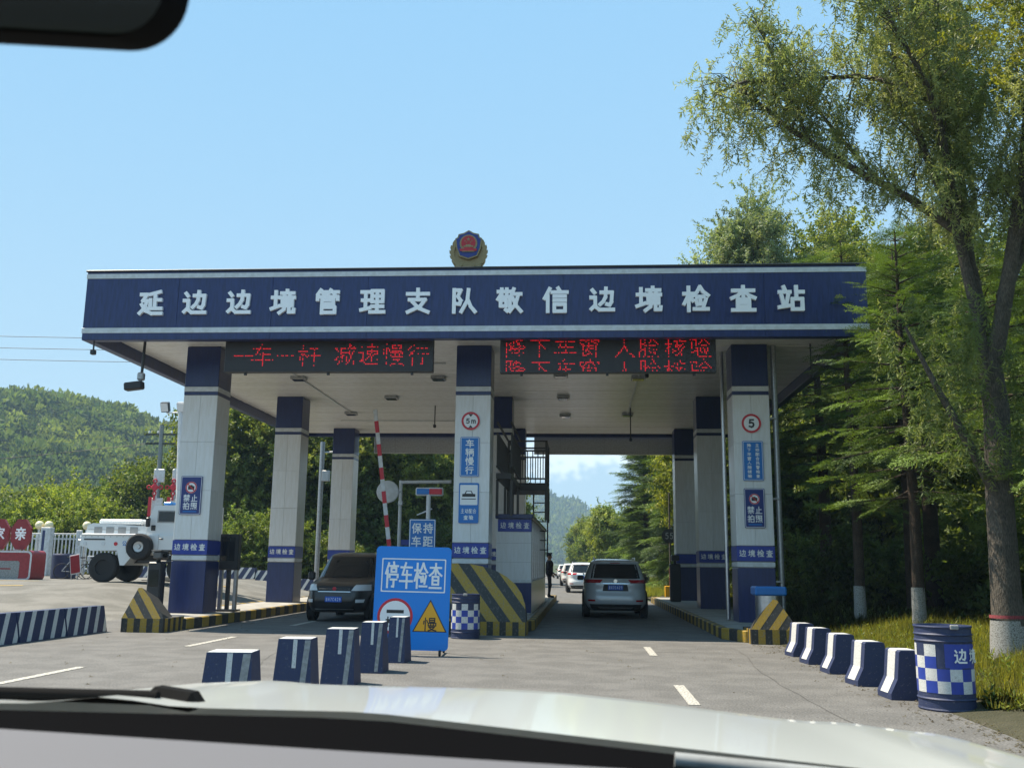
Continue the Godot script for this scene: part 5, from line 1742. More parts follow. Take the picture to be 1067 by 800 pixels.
# big blue stop sign on a wheeled frame
func board() -> void:
	var o := thing("stop_sign", "large bright blue sign on a wheeled frame beside the block row", "sign", Vector3(-2.85, 0.0, -16.4), 0.04)
	var w := 1.28
	var h := 1.70
	var tilt := Basis(Vector3.BACK, -0.012) * Basis(Vector3.RIGHT, -0.05)
	var f := Node3D.new()
	f.name = "board"
	o.add_child(f, true)
	f.position = Vector3(0, 0.95, 0)
	f.basis = tilt
	var st := new_st()
	prism(st, rrect(w, h, 0.07), T(0, 0, 0.02), 0.03)
	part("plate", st, M.signblue, f)
	st = new_st()
	ringed(st, rrect(1.09, 0.56, 0.01, 1), rrect(1.05, 0.52, 0.01, 1), T(0.01, 0.37, 0.0225))
	part("frame_line", st, M.signwhite, f)
	flat_text(f, "lettering", "停车检查", 0.01, 0.37, 0.225, 0.44, Vector2(0.25, 0), 0.15, M.signwhite)
	st = new_st()
	prism(st, disc(0.30), T(-0.27, -0.31, 0.0215), 0.0)
	part("red_ring", st, M.signred, f)
	st = new_st()
	prism(st, disc(0.255), T(-0.27, -0.31, 0.0225), 0.0)
	part("white_disc", st, M.signwhite, f)
	bxp("bar", Vector3(-0.27, -0.23, 0.0235), Vector3(0.29, 0.055, 0.001), M.signblack, f)
	flat_text(f, "lettering", "检", -0.345, -0.40, 0.15, 0.17, Vector2(0.2, 0), 0.15, M.signblack, 0.0235)
	flat_text(f, "lettering", "查", -0.17, -0.40, 0.15, 0.17, Vector2(0.2, 0), 0.15, M.signblack, 0.0235)
	st = new_st()
	prism(st, PackedVector2Array([Vector2(-0.29, -0.24), Vector2(0.29, -0.24), Vector2(0, 0.29)]), T(0.32, -0.31, 0.0215), 0.0)
	part("triangle_edge", st, M.signblack, f)
	st = new_st()
	prism(st, PackedVector2Array([Vector2(-0.262, -0.225), Vector2(0.262, -0.225), Vector2(0, 0.257)]), T(0.32, -0.31, 0.0225), 0.0)
	part("triangle", st, M.signyellow, f)
	flat_text(f, "lettering", "慢", 0.32, -0.425, 0.23, 0.22, Vector2(0.2, 0), 0.085, M.signblack, 0.0235)
	# frame behind
	for s in [-0.5, 0.5]:
		st = new_st()
		tube(st, [Vector3(s, 0.09, -0.02), Vector3(s, 1.75, -0.06)], [0.022, 0.022], 8)
		tube(st, [Vector3(s, 0.09, -0.55), Vector3(s, 1.5, -0.07)], [0.018, 0.018], 8)
		tube(st, [Vector3(s, 0.09, 0.12), Vector3(s, 0.09, -0.6)], [0.022, 0.022], 8)
		part("leg", st, M.blackmetal, o)
		for zz in [0.10, -0.58]:
			st = new_st()
			lathe(st, [Vector2(0.0, -0.018), Vector2(0.045, -0.018), Vector2(0.05, -0.01), Vector2(0.05, 0.01), Vector2(0.045, 0.018), Vector2(0.0, 0.018)], 14, Transform3D(Basis(Vector3.BACK, PI / 2), Vector3(s, 0.062, zz)))
			part("caster", st, M.rubber, o)
	st = new_st()
	tube(st, [Vector3(-0.5, 0.09, -0.3), Vector3(0.5, 0.09, -0.3)], [0.02, 0.02], 8)
	part("crossbar", st, M.blackmetal, o)

# ---------------------------------------------------------------- vehicles
# a car body is a stack of level outlines: [height, half width, front z, rear z], front towards -z
func lev(prof: Array, y: float) -> Array:
	var n := prof.size()
	if y <= prof[0][0]:
		return prof[0]
	for i in n - 1:
		if y <= prof[i + 1][0]:
			var t: float = (y - prof[i][0]) / (prof[i + 1][0] - prof[i][0])
			var o := [y]
			for k in [1, 2, 3]:
				o.append(lerpf(prof[i][k], prof[i + 1][k], t))
			return o
	return prof[n - 1]

func end_z(l: Array, x: float, rear: bool, n: float) -> float:
	var zc: float = (l[2] + l[3]) / 2.0
	var L: float = (l[3] - l[2]) / 2.0
	var q := L * pow(maxf(0.0, 1.0 - pow(minf(absf(x / l[1]), 1.0), n)), 1.0 / n)
	return zc + (q if rear else -q)

func side_x(l: Array, z: float, n: float) -> float:
	var zc: float = (l[2] + l[3]) / 2.0
	var L: float = (l[3] - l[2]) / 2.0
	return l[1] * pow(maxf(0.0, 1.0 - pow(minf(absf((z - zc) / L), 1.0), n)), 1.0 / n)

func body_mesh(prof: Array, n: float) -> SurfaceTool:
	var st := new_st()
	var g := []
	var ys := []
	for i in prof.size() - 1:
		var m := maxi(1, int((prof[i + 1][0] - prof[i][0]) / 0.06))
		for k in m:
			ys.append(lerpf(prof[i][0], prof[i + 1][0], float(k) / m))
	ys.append(prof[-1][0])
	for y in ys:
		var l := lev(prof, y)
		var zc: float = (l[2] + l[3]) / 2.0
		var L: float = (l[3] - l[2]) / 2.0
		var row := []
		for k in 72:
			var t := TAU * k / 72.0
			var c := cos(t)
			var s := sin(t)
			row.append(Vector3(l[1] * signf(c) * pow(absf(c), 2.0 / n), y, zc + L * signf(s) * pow(absf(s), 2.0 / n)))
		g.append(row)
	sheet(st, g, (g[g.size() / 2][36] - Vector3(0, g[g.size() / 2][36].y, 0)), true)
	for e in [0, g.size() - 1]:
		var c := Vector3.ZERO
		for p in g[e]:
			c += p / 72.0
		for k in 72:
			otri(st, c, g[e][k], g[e][(k + 1) % 72], Vector3(0, -1 if e == 0 else 1, 0))
	return st

# patch on the front or rear: f = fractions of the half width [left bottom, right bottom, left top, right top]
func end_patch(prof: Array, n: float, rear: bool, f: Array, y0: float, y1: float, off: float, nx := 10, ny := 5) -> SurfaceTool:
	var st := new_st()
	var g := []
	for i in ny + 1:
		var t := float(i) / ny
		var y := lerpf(y0, y1, t)
		var l := lev(prof, y)
		var row := []
		for j in nx + 1:
			var fx: float = lerpf(lerpf(f[0], f[2], t), lerpf(f[1], f[3], t), float(j) / nx)
			var x: float = fx * l[1]
			row.append(Vector3(x * (1.0 + off / l[1] * absf(fx)), y, end_z(l, x, rear, n) + (off if rear else -off)))
		g.append(row)
	sheet(st, g, Vector3(0, 0.2, 1 if rear else -1))
	return st

func side_patch(prof: Array, n: float, side: int, f: Array, y0: float, y1: float, off: float, nx := 10, ny := 4) -> SurfaceTool:
	var st := new_st()
	var g := []
	for i in ny + 1:
		var t := float(i) / ny
		var y := lerpf(y0, y1, t)
		var l := lev(prof, y)
		var row := []
		for j in nx + 1:
			var z: float = lerpf(lerpf(f[0], f[2], t), lerpf(f[1], f[3], t), float(j) / nx)
			row.append(Vector3(side * (side_x(l, z, n) + off), y, z))
		g.append(row)
	sheet(st, g, Vector3(side, 0, 0))
	return st

func wheel(o: Node3D, x: float, r: float, z: float, w := 0.22) -> void:
	var b := Node3D.new()
	b.name = "wheel"
	o.add_child(b, true)
	b.position = Vector3(x, r, z)
	b.rotation.z = -PI / 2 if x > 0 else PI / 2
	var st := new_st()
	lathe(st, [Vector2(r * 0.62, -w / 2), Vector2(r * 0.93, -w / 2), Vector2(r, -w / 2 + 0.03), Vector2(r, w / 2 - 0.03), Vector2(r * 0.93, w / 2), Vector2(r * 0.62, w / 2), Vector2(r * 0.6, w / 2 - 0.03)], 28)
	part("tyre", st, M.tyre, b)
	st = new_st()
	lathe(st, [Vector2(r * 0.62, -w / 2 + 0.02), Vector2(r * 0.62, w / 2 - 0.02), Vector2(r * 0.5, w / 2 - 0.05), Vector2(r * 0.2, w / 2 - 0.02), Vector2(0.0, w / 2 - 0.015)], 20)
	part("rim", st, M.rim, b)

func number_plate(o: Node3D, at: Vector3, turn: float, w := 0.44, h := 0.14) -> void:
	var p := Node3D.new()
	p.name = "number_plate"
	o.add_child(p, true)
	p.position = at
	p.rotation.y = turn
	bxp("plate", Vector3(0, 0, 0), Vector3(w, h, 0.012), M.plateblue, p, 0.003)
	var st := new_st()
	text(st, "吉H7C429", T(0, 0, 0.0075), 0.042, 0.085, Vector2(0.058, 0), 0.2, 0.0)
	part("lettering", st, M.signwhite, p)

const SUV := [[0.22, 0.80, -2.20, 2.16], [0.30, 0.90, -2.36, 2.34], [0.42, 0.945, -2.42, 2.43], [0.55, 0.955, -2.45, 2.45], [0.68, 0.955, -2.45, 2.43], [0.78, 0.95, -2.44, 2.37], [0.92, 0.952, -2.42, 2.37], [1.00, 0.945, -2.34, 2.38], [1.06, 0.935, -2.05, 2.36], [1.10, 0.925, -1.32, 2.31], [1.14, 0.915, -1.16, 2.27], [1.30, 0.86, -0.90, 2.18], [1.50, 0.775, -0.56, 2.05], [1.60, 0.735, -0.36, 1.98], [1.66, 0.70, -0.18, 1.96], [1.70, 0.63, 0.05, 1.80], [1.725, 0.50, 0.3, 1.5], [1.735, 0.30, 0.6, 1.2]]
const VAN := [[0.24, 0.74, -2.02, 2.05], [0.32, 0.82, -2.16, 2.15], [0.48, 0.85, -2.24, 2.22], [0.62, 0.855, -2.24, 2.22], [0.80, 0.855, -2.20, 2.21], [0.92, 0.85, -2.12, 2.21], [1.00, 0.84, -1.90, 2.20], [1.06, 0.83, -1.60, 2.19], [1.12, 0.82, -1.34, 2.18], [1.30, 0.79, -1.12, 2.16], [1.55, 0.735, -0.82, 2.12], [1.68, 0.70, -0.64, 2.08], [1.75, 0.66, -0.45, 2.02], [1.79, 0.56, -0.2, 1.9], [1.81, 0.40, 0.1, 1.7]]

func suv(label: String, at: Vector3, turn: float, paint: Material, plate: bool, grp: String) -> Node3D:
	var o := thing("sport_utility_car", label, "car", at, turn, grp)
	var n := 5.5
	part("body", body_mesh(SUV, n), paint, o)
	var rw := part("rear_window", end_patch(SUV, n, true, [-0.80, 0.80, -0.84, 0.84], 1.16, 1.575, 0.006, 12, 6), M.glassdark, o)
	var wp := new_st()
	tube(wp, [Vector3(0.0, 1.18, 2.275), Vector3(-0.34, 1.2, 2.265)], [0.012, 0.008], 6)
	part("wiper", wp, M.darkplastic, rw)
	for s in [-1, 1]:
		var f := [0.48, 0.975, 0.40, 0.965] if s > 0 else [-0.975, -0.48, -0.965, -0.40]
		part("tail_light", end_patch(SUV, n, true, f, 1.03, 1.125, 0.010, 8, 3), M.taillamp, o)
		var st := side_patch(SUV, n, s, [1.75, 2.22, 1.85, 2.24], 1.03, 1.12, 0.008, 6, 3)
		part("tail_light", st, M.taillamp, o)
		part("side_window", side_patch(SUV, n, s, [-0.98, 1.75, -0.42, 1.62], 1.18, 1.56, 0.006, 12, 5), M.glassdark, o)
		st = new_st()
		cbox(st, Vector3(s * 1.03, 1.14, -0.78), Vector3(0.20, 0.15, 0.12), 0.03)
		part("door_mirror", st, M.darkplastic, o)
		st = new_st()
		tube(st, [Vector3(s * 0.60, 1.70, -0.1), Vector3(s * 0.62, 1.765, 0.1), Vector3(s * 0.62, 1.765, 1.4), Vector3(s * 0.60, 1.70, 1.65)], [0.02, 0.02, 0.02, 0.02], 6)
		part("roof_rail", st, M.steel, o)
		part("reflector", end_patch(SUV, n, true, [0.62, 0.84, 0.62, 0.84] if s > 0 else [-0.84, -0.62, -0.84, -0.62], 0.50, 0.55, 0.012, 4, 2), M.taillamp, o)
		for z in [-1.42, 1.40]:
			st = new_st()
			lathe(st, [Vector2(0.0, -0.02), Vector2(0.42, -0.02), Vector2(0.44, 0.0), Vector2(0.40, 0.02), Vector2(0.0, 0.02)], 24, Transform3D(Basis(Vector3.BACK, -s * PI / 2), Vector3(s * 0.945, 0.38, z)))
			part("wheel_arch", st, M.darkplastic, o)
			wheel(o, s * 0.86, 0.36, z, 0.24)
		part("headlight", end_patch(SUV, n, false, [0.55, 0.95, 0.52, 0.93] if s > 0 else [-0.95, -0.55, -0.93, -0.52], 0.82, 0.94, 0.008, 6, 3), M.headlamp, o)
	part("bumper_trim", end_patch(SUV, n, true, [-0.90, 0.90, -0.94, 0.94], 0.24, 0.42, 0.012, 12, 3), M.darkplastic, o)
	part("skid_plate", end_patch(SUV, n, true, [-0.5, 0.5, -0.56, 0.56], 0.29, 0.34, 0.02, 8, 2), M.steel, o)
	part("spoiler", end_patch(SUV, n, true, [-0.86, 0.86, -0.86, 0.86], 1.60, 1.675, 0.05, 10, 3), paint, o)
	part("brake_light", end_patch(SUV, n, true, [-0.2, 0.2, -0.2, 0.2], 1.60, 1.615, 0.055, 4, 1), M.taillamp, o)
	part("chrome_strip", end_patch(SUV, n, true, [-0.40, 0.40, -0.42, 0.42], 1.005, 1.03, 0.014, 8, 2), M.chrome, o)
	part("windscreen", end_patch(SUV, n, false, [-0.82, 0.82, -0.84, 0.84], 1.16, 1.60, 0.006, 12, 6), M.glassdark, o)
	part("grille", end_patch(SUV, n, false, [-0.5, 0.5, -0.46, 0.46], 0.55, 0.85, 0.008, 8, 4), M.darkplastic, o)
	var bd := new_st()
	prism(bd, disc(0.055, 20), T(0, 1.085, 2.37), 0.02)
	part("badge", bd, M.chrome, o)
	if plate:
		var rc := end_patch(SUV, n, true, [-0.40, 0.40, -0.36, 0.36], 0.80, 0.985, 0.006, 6, 3)
		part("plate_recess", rc, M.darkplastic, o)
		number_plate(o, Vector3(0, 0.90, 2.392), 0.0)
	return o

func van() -> void:
	var o := thing("grey_van", "dark grey people carrier facing us under the left half of the canopy", "van", Vector3(-6.38, 0.012, -27.35), PI - 0.02)
	var n := 5.0
	part("body", body_mesh(VAN, n), M.vangrey, o)
	var ws := part("windscreen", end_patch(VAN, n, false, [-0.88, 0.88, -0.86, 0.86], 1.14, 1.68, 0.006, 14, 8), M.glassdark, o)
	for s in [-1, 1]:
		var w := new_st()
		tube(w, [Vector3(s * 0.2 + 0.1, 1.13, -1.36), Vector3(s * 0.2 - 0.3, 1.17, -1.31)], [0.012, 0.008], 6)
		part("wiper", w, M.darkplastic, ws)
	for s in [-1, 1]:
		part("headlight", end_patch(VAN, n, false, [0.52, 0.965, 0.62, 0.955] if s > 0 else [-0.965, -0.52, -0.955, -0.62], 0.80, 0.955, 0.010, 8, 4), M.headlamp, o)
		part("fog_light", end_patch(VAN, n, false, [0.66, 0.86, 0.66, 0.88] if s > 0 else [-0.86, -0.66, -0.88, -0.66], 0.50, 0.58, 0.012, 5, 2), M.headlamp, o)
		part("side_window", side_patch(VAN, n, s, [-0.95, 1.9, -0.55, 1.85], 1.16, 1.62, 0.006, 12, 5), M.glassdark, o)
		var st := new_st()
		cbox(st, Vector3(s * 0.97, 1.16, -1.02), Vector3(0.20, 0.22, 0.12), 0.04)
		part("door_mirror", st, M.darkplastic, o)
		for z in [-1.38, 1.42]:
			st = new_st()
			lathe(st, [Vector2(0.0, -0.02), Vector2(0.37, -0.02), Vector2(0.385, 0.0), Vector2(0.36, 0.02), Vector2(0.0, 0.02)], 24, Transform3D(Basis(Vector3.BACK, -s * PI / 2), Vector3(s * 0.845, 0.34, z)))
			part("wheel_arch", st, M.darkplastic, o)
			wheel(o, s * 0.77, 0.31, z, 0.2)
	part("grille", end_patch(VAN, n, false, [-0.50, 0.50, -0.58, 0.58], 0.78, 0.91, 0.008, 10, 3), M.darkplastic, o)
	part("grille_bar", end_patch(VAN, n, false, [-0.48, 0.48, -0.48, 0.48], 0.835, 0.855, 0.014, 10, 1), M.chrome, o)
	part("grille_bar", end_patch(VAN, n, false, [-0.50, 0.50, -0.50, 0.50], 0.765, 0.782, 0.014, 10, 1), M.chrome, o)
	part("lower_intake", end_patch(VAN, n, false, [-0.55, 0.55, -0.60, 0.60], 0.34, 0.50, 0.008, 8, 3), M.darkplastic, o)
	part("bumper_line", end_patch(VAN, n, false, [-0.62, 0.62, -0.62, 0.62], 0.315, 0.335, 0.012, 8, 1), M.steel, o)
	var bd := new_st()
	prism(bd, disc(0.05, 20), Transform3D(RY(PI), Vector3(0, 0.845, -2.20)), 0.03)
	part("badge", bd, M.signred, o)
	number_plate(o, Vector3(0, 0.58, -2.262), PI)

func build_vehicles() -> void:
	suv("silver sport utility car seen from behind, leaving through the gate", Vector3(1.0, 0.012, -31.3), 0.0, M.silver, true, "")
	suv("white car partly hidden just ahead of the silver car", Vector3(0.05, 0.012, -59.0), 0.033, M.carwhite, true, "queue of cars beyond the gate")
	suv("white car in the middle of the queue beyond the gate", Vector3(-0.72, 0.012, -78.0), 0.033, M.carwhite, true, "queue of cars beyond the gate")
	suv("farthest white car of the queue beyond the gate", Vector3(-2.1, 0.012, -122.0), 0.033, M.carwhite, false, "queue of cars beyond the gate")
	van()
	truck()

func truck() -> void:
	var o := thing("police_truck", "white armoured police truck with spare wheel on its side, parked on the plaza", "truck", Vector3(-16.5, 0.724, -36.0))
	var mw: Material = M.truckwhite
	var P := func(a: Array) -> PackedVector2Array:
		var r := PackedVector2Array()
		for i in range(0, a.size(), 2):
			r.append(Vector2(a[i], a[i + 1]))
		return r
	var st := new_st()
	prism(st, P.call([-2.08, 1.72, -2.10, 1.32, -1.82, 1.26, -1.66, 1.14, -0.66, 1.16, -0.50, 0.62, -0.34, 0.62, 0.0, 1.05, 1.2, 1.05, 1.36, 1.2, 2.30, 1.2, 2.42, 1.0, 2.55, 1.0, 2.55, 1.72]), T(0, 0, 1.1), 2.2)
	part("hull", st, mw, o)
	st = new_st()
	prism(st, P.call([-2.0, 1.72, -1.94, 2.08, -1.74, 2.16, 0.34, 2.06, 0.34, 1.72]), T(0, 0, 0.95), 1.9)
	part("hood", st, mw, o)
	st = new_st()
	prism(st, P.call([0.36, 1.72, 0.40, 2.30, 0.62, 2.82, 2.5, 2.88, 2.5, 1.72]), T(0, 0, 1.0), 2.0)
	part("cab", st, mw, o)
	bxp("roof_pack", Vector3(-0.78, 2.22, 0.1), Vector3(1.7, 0.20, 1.3), mw, o, 0.06)
	bxp("hood_edge", Vector3(-0.85, 1.74, 1.0), Vector3(2.4, 0.06, 0.30), mw, o, 0.02)
	for i in 4:
		var x := -1.52 + i * 0.46
		var v := bxp("vent", Vector3(x, 1.9, 0.952), Vector3(0.30, 0.24, 0.02), M.cladseam, o)
		for k in 3:
			bxp("vent_bar", Vector3(0, -0.07 + k * 0.07, 0.012), Vector3(0.26, 0.025, 0.012), mw, v)
	bxp("windscreen", Vector3(0.375, 2.10, 0.35), Vector3(0.02, 0.42, 1.1), M.glassdark, o)
	bxp("side_window", Vector3(1.2, 2.42, 1.005), Vector3(0.8, 0.36, 0.02), M.glassdark, o, 0.004)
	bxp("side_window", Vector3(2.02, 2.42, 1.005), Vector3(0.6, 0.36, 0.02), M.glassdark, o, 0.004)
	bxp("door_lamp", Vector3(0.62, 2.0, 1.01), Vector3(0.16, 0.2, 0.04), M.darkplastic, o, 0.01)
	bxp("bumper", Vector3(-2.16, 1.45, 0), Vector3(0.12, 0.22, 2.1), M.galv, o, 0.02)
	bxp("fender_slot", Vector3(-1.55, 1.56, 1.106), Vector3(0.8, 0.05, 0.015), M.darkplastic, o)
	for x in [-1.9, -1.2, -0.72]:
		st = new_st()
		prism(st, disc(0.07, 16), T(x, 1.40, 1.12), 0.03)
		part("lamp", st, M.headlamp if x < -1.0 else M.signred, o)
	for z in [0.75, -0.75]:
		st = new_st()
		prism(st, disc(0.13, 20), Transform3D(RY(-PI / 2), Vector3(-2.23, 1.6, z)), 0.1)
		part("headlight", st, M.headlamp, o)
	st = new_st()
	text(st, "公安", T(-0.28, 1.42, 1.103), 0.17, 0.19, Vector2(0.22, 0), 0.14, 0.002)
	part("lettering", st, M.signblue2, o)
	for x in [-1.15, 1.82]:
		for s in [-1, 1]:
			st = new_st()
			var xf := Transform3D(Basis(Vector3.RIGHT, PI / 2 * s), Vector3(x, 0.54, s * 0.98))
			lathe(st, [Vector2(0.28, -0.16), Vector2(0.48, -0.16), Vector2(0.54, -0.12), Vector2(0.54, 0.12), Vector2(0.48, 0.16), Vector2(0.28, 0.16), Vector2(0.26, 0.1), Vector2(0.0, 0.1)], 30, xf)
			part("wheel", st, M.tyre, o)
	st = new_st()
	var sx := Transform3D(Basis(Vector3.RIGHT, PI / 2), Vector3(0.28, 1.30, 1.28))
	lathe(st, [Vector2(0.24, -0.15), Vector2(0.42, -0.15), Vector2(0.48, -0.1), Vector2(0.48, 0.1), Vector2(0.42, 0.15), Vector2(0.24, 0.15), Vector2(0.22, 0.08)], 30, sx)
	var sw := part("spare_wheel", st, M.tyre, o)
	st = new_st()
	lathe(st, [Vector2(0.24, 0.06), Vector2(0.19, 0.11), Vector2(0.09, 0.10), Vector2(0.08, 0.14), Vector2(0.0, 0.14)], 20, sx)
	part("rim", st, M.rim, sw)
	for q in [[-0.9, 1.92, 0.957, 2.0, 0.012], [0.9, 1.45, 1.103, 0.012, 0.6], [1.75, 1.45, 1.103, 0.012, 0.6], [1.3, 1.2, 1.103, 0.9, 0.012], [-0.3, 1.25, 1.103, 0.012, 0.4]]:
		bxp("panel_seam", Vector3(q[0], q[1], q[2]), Vector3(q[3], q[4], 0.006), M.cladseam, o)
	for i in 9:
		var bs := new_st()
		prism(bs, disc(0.018, 8), T(-1.9 + i * 0.24, 1.66, 1.112), 0.012)
		part("bolt", bs, M.galv, o)
	bxp("side_step", Vector3(0.9, 0.78, 1.12), Vector3(1.3, 0.06, 0.26), M.blackmetal, o, 0.01)
	bxp("door_handle", Vector3(1.0, 1.6, 1.12), Vector3(0.16, 0.04, 0.05), M.blackmetal, o, 0.01)
	bxp("mirror", Vector3(0.5, 2.2, 1.22), Vector3(0.12, 0.34, 0.2), M.darkplastic, o, 0.03)
	bxp("roof_light", Vector3(0.9, 2.93, 0), Vector3(0.3, 0.12, 1.2), M.signblue2, o, 0.03)
	bxp("window_frame", Vector3(1.2, 2.42, 1.002), Vector3(0.9, 0.46, 0.014), M.cladseam, o, 0.004)
	bxp("chassis", Vector3(0.3, 0.85, 0), Vector3(4.2, 0.3, 0.9), M.blackmetal, o)

# ---------------------------------------------------------------- concrete blocks, barrels, equipment
func block_shape(L: float, h: float, wt: float, wb: float) -> PackedVector2Array:   # flared cross-section
	return PackedVector2Array([Vector2(-wb / 2, 0), Vector2(wb / 2, 0), Vector2(wb / 2, h * 0.12), Vector2(wt / 2 + (wb - wt) * 0.14, h * 0.42), Vector2(wt / 2, h * 0.97), Vector2(wt / 2 - 0.02, h), Vector2(-wt / 2 + 0.02, h), Vector2(-wt / 2, h * 0.97), Vector2(-wt / 2 - (wb - wt) * 0.14, h * 0.42), Vector2(-wb / 2, h * 0.12)])

func flank(poly: PackedVector2Array, i: int, L: float, z0: float, z1: float, m: Material, o: Node3D, n: String) -> void:   # paint on the long faces, one strip across the profile edges i..i+3
	var st := new_st()
	for k in 3:
		var a := poly[(i + k) % poly.size()]
		var b := poly[(i + k + 1) % poly.size()]
		var e := (b - a).normalized()
		var nv := Vector2(e.y, -e.x) * 0.003
		var out := Vector3(nv.x, nv.y, 0)
		oquad(st, Vector3(a.x + nv.x, a.y + nv.y, z0), Vector3(b.x + nv.x, b.y + nv.y, z0), Vector3(b.x + nv.x, b.y + nv.y, z1), Vector3(a.x + nv.x, a.y + nv.y, z1), out)
	part(n, st, m, o)

func build_barriers() -> void:
	# row on the right verge: short flared blocks
	var L := 0.46
	var poly := block_shape(L, 0.56, 0.26, 0.50)
	var first: Node3D = null
	var names := ["navy and white concrete block closest to the striped right prow", "second navy and white block from the right prow", "third navy and white block from the right prow", "fourth navy and white block from the right prow, with its flared foot in full view", "navy and white block half hidden behind the blue barrel"]
	var spots := [[3.88, -17.75, 0.12], [3.84, -16.4, 0.10], [3.83, -15.0, 0.06], [3.82, -13.55, 0.10], [3.86, -12.25, 0.05]]
	for i in 5:
		var at := Vector3(spots[i][0], 0.012, spots[i][1])
		if first:
			copy_of(first, names[i], at, spots[i][2])
			continue
		first = thing("concrete_block", names[i], "barrier", at, spots[i][2], "blocks along the right verge")
		var st := new_st()
		prism(st, poly, T(0, 0, L / 2), L)
		part("body", st, M.navyconc, first)
		flank(poly, 6, L, -0.12, 0.12, M.whiteconc, first, "white_stripe")
		flank(poly, 2, L, -0.12, 0.12, M.whiteconc, first, "white_stripe")
		bxp("top_paint", Vector3(0, 0.5615, 0), Vector3(0.20, 0.003, L * 0.6), M.whiteconc, first)
	# row in the middle, leading to the blue sign
	first = null
	names = ["navy block with white top at the near end of the middle row", "second navy block of the middle row from the near end", "third navy block of the middle row", "fourth navy block, standing before the blue sign", "last navy block of the middle row, overlapping the blue sign"]
	spots = [[-3.22, -9.0, 0.10, 0.47], [-3.11, -10.7, 0.06, 0.41], [-3.03, -12.4, 0.04, 0.40], [-2.94, -13.9, 0.02, 0.34], [-2.85, -15.35, -0.05, 0.28]]
	for i in 5:
		var at := Vector3(spots[i][0], 0.012, spots[i][1])
		if first:
			copy_of(first, names[i], at, spots[i][2]).scale = Vector3(spots[i][3] / 0.47, 1, 1)
			continue
		first = thing("concrete_block", names[i], "barrier", at, spots[i][2], "blocks of the middle row")
		var hh := 0.68
		var st := new_st()
		var w0 := 0.25
		var w1 := 0.205
		var d0 := 0.24
		var d1 := 0.16
		hexa(st, [Vector3(-w0, 0, -d0), Vector3(w0, 0, -d0), Vector3(w0, 0, d0), Vector3(-w0, 0, d0), Vector3(-w1, hh, -d1), Vector3(w1, hh, -d1), Vector3(w1, hh, d1), Vector3(-w1, hh, d1)])
		part("body", st, M.navyconc, first)
		bxp("top_paint", Vector3(0, hh + 0.002, 0), Vector3(2 * w1 - 0.01, 0.004, 2 * d1 - 0.01), M.whiteconc, first)
		var lean := atan2(d0 - d1, hh)
		var xf := Transform3D(Basis(Vector3.RIGHT, -lean), Vector3(0, 0, d0))
		var hl := sqrt(hh * hh + (d0 - d1) * (d0 - d1))
		st = new_st()
		prism(st, PackedVector2Array([Vector2(-0.015, hl * 0.56), Vector2(0.035, hl * 0.56), Vector2(0.035, hl - 0.004), Vector2(-0.015, hl - 0.004)]), xf * T(0, 0, 0.004), 0.003)
		part("reflector_strip", st, M.whiteconc, first)
		st = new_st()
		prism(st, PackedVector2Array([Vector2(0.08, 0.02), Vector2(0.15, 0.02), Vector2(0.20, hl - 0.01), Vector2(0.13, hl - 0.01)]), xf * T(0, 0, 0.004), 0.003)
		part("grey_stripe", st, M.greyconc, first)
	# striped wall elements on the left
	var proto: Node3D = null
	names = ["navy and white striped barrier element nearest us on the left", "second striped barrier element on the left", "third striped barrier element on the left", "striped barrier element next to the left prow"]
	for i in 4:
		proto = stripe_wall(proto, names[i], Vector3(-10.45 + i * 0.02, 0.012, -14.9 - i * 1.62), PI / 2, "striped elements along the left lane")
	names = ["striped barrier element under the police truck's spare wheel", "striped barrier element right behind the police truck", "striped barrier element behind the outer left column", "striped barrier element seen between the left columns", "striped barrier element beside the second left column", "striped barrier element behind the second left column", "striped barrier element behind the grey van", "striped barrier element farthest right behind the van"]
	for i in 8:
		proto = stripe_wall(proto, names[i], Vector3(-21.4 + i * 1.64, ground_at(-21.4 + i * 1.64, -46.2) + 0.006, -46.2), 0.0, "striped elements across the back of the plaza")
	barrel("big navy and white chequered barrel with two characters on the right verge", Vector3(4.02, 0.012, -11.35), true)
	barrel("navy and white chequered barrel behind the blue stop sign", Vector3(-2.42, 0.012, -20.5), false)

func stripe_wall(proto: Node3D, label: String, at: Vector3, turn: float, grp: String) -> Node3D:
	if proto:
		var c := copy_of(proto, label, at, turn)
		c.set_meta("group", grp)
		return proto
	var o := thing("striped_barrier", label, "barrier", at, turn, grp)
	var L := 1.6
	var h := 0.54
	var w0 := 0.22
	var w1 := 0.11
	var st := new_st()
	hexa(st, [Vector3(-L / 2, 0, -w0), Vector3(L / 2, 0, -w0), Vector3(L / 2, 0, w0), Vector3(-L / 2, 0, w0), Vector3(-L / 2, h, -w1), Vector3(L / 2, h, -w1), Vector3(L / 2, h, w1), Vector3(-L / 2, h, w1)])
	part("body", st, M.navyconc, o)
	var lean := atan2(w0 - w1, h)
	var hl := sqrt(h * h + (w0 - w1) * (w0 - w1))
	for s in [0, 1]:
		var b := RY(PI * s) * Basis(Vector3.RIGHT, -lean)
		stripes("white_stripe", PackedVector2Array([Vector2(-L / 2, 0.01), Vector2(L / 2, 0.01), Vector2(L / 2, hl), Vector2(-L / 2, hl)]), Transform3D(b, RY(PI * s) * Vector3(0, 0, w0)), 0.55 if s == 0 else -0.55, 0.40, 0.36, 0.1, M.whiteconc, o)
	return o

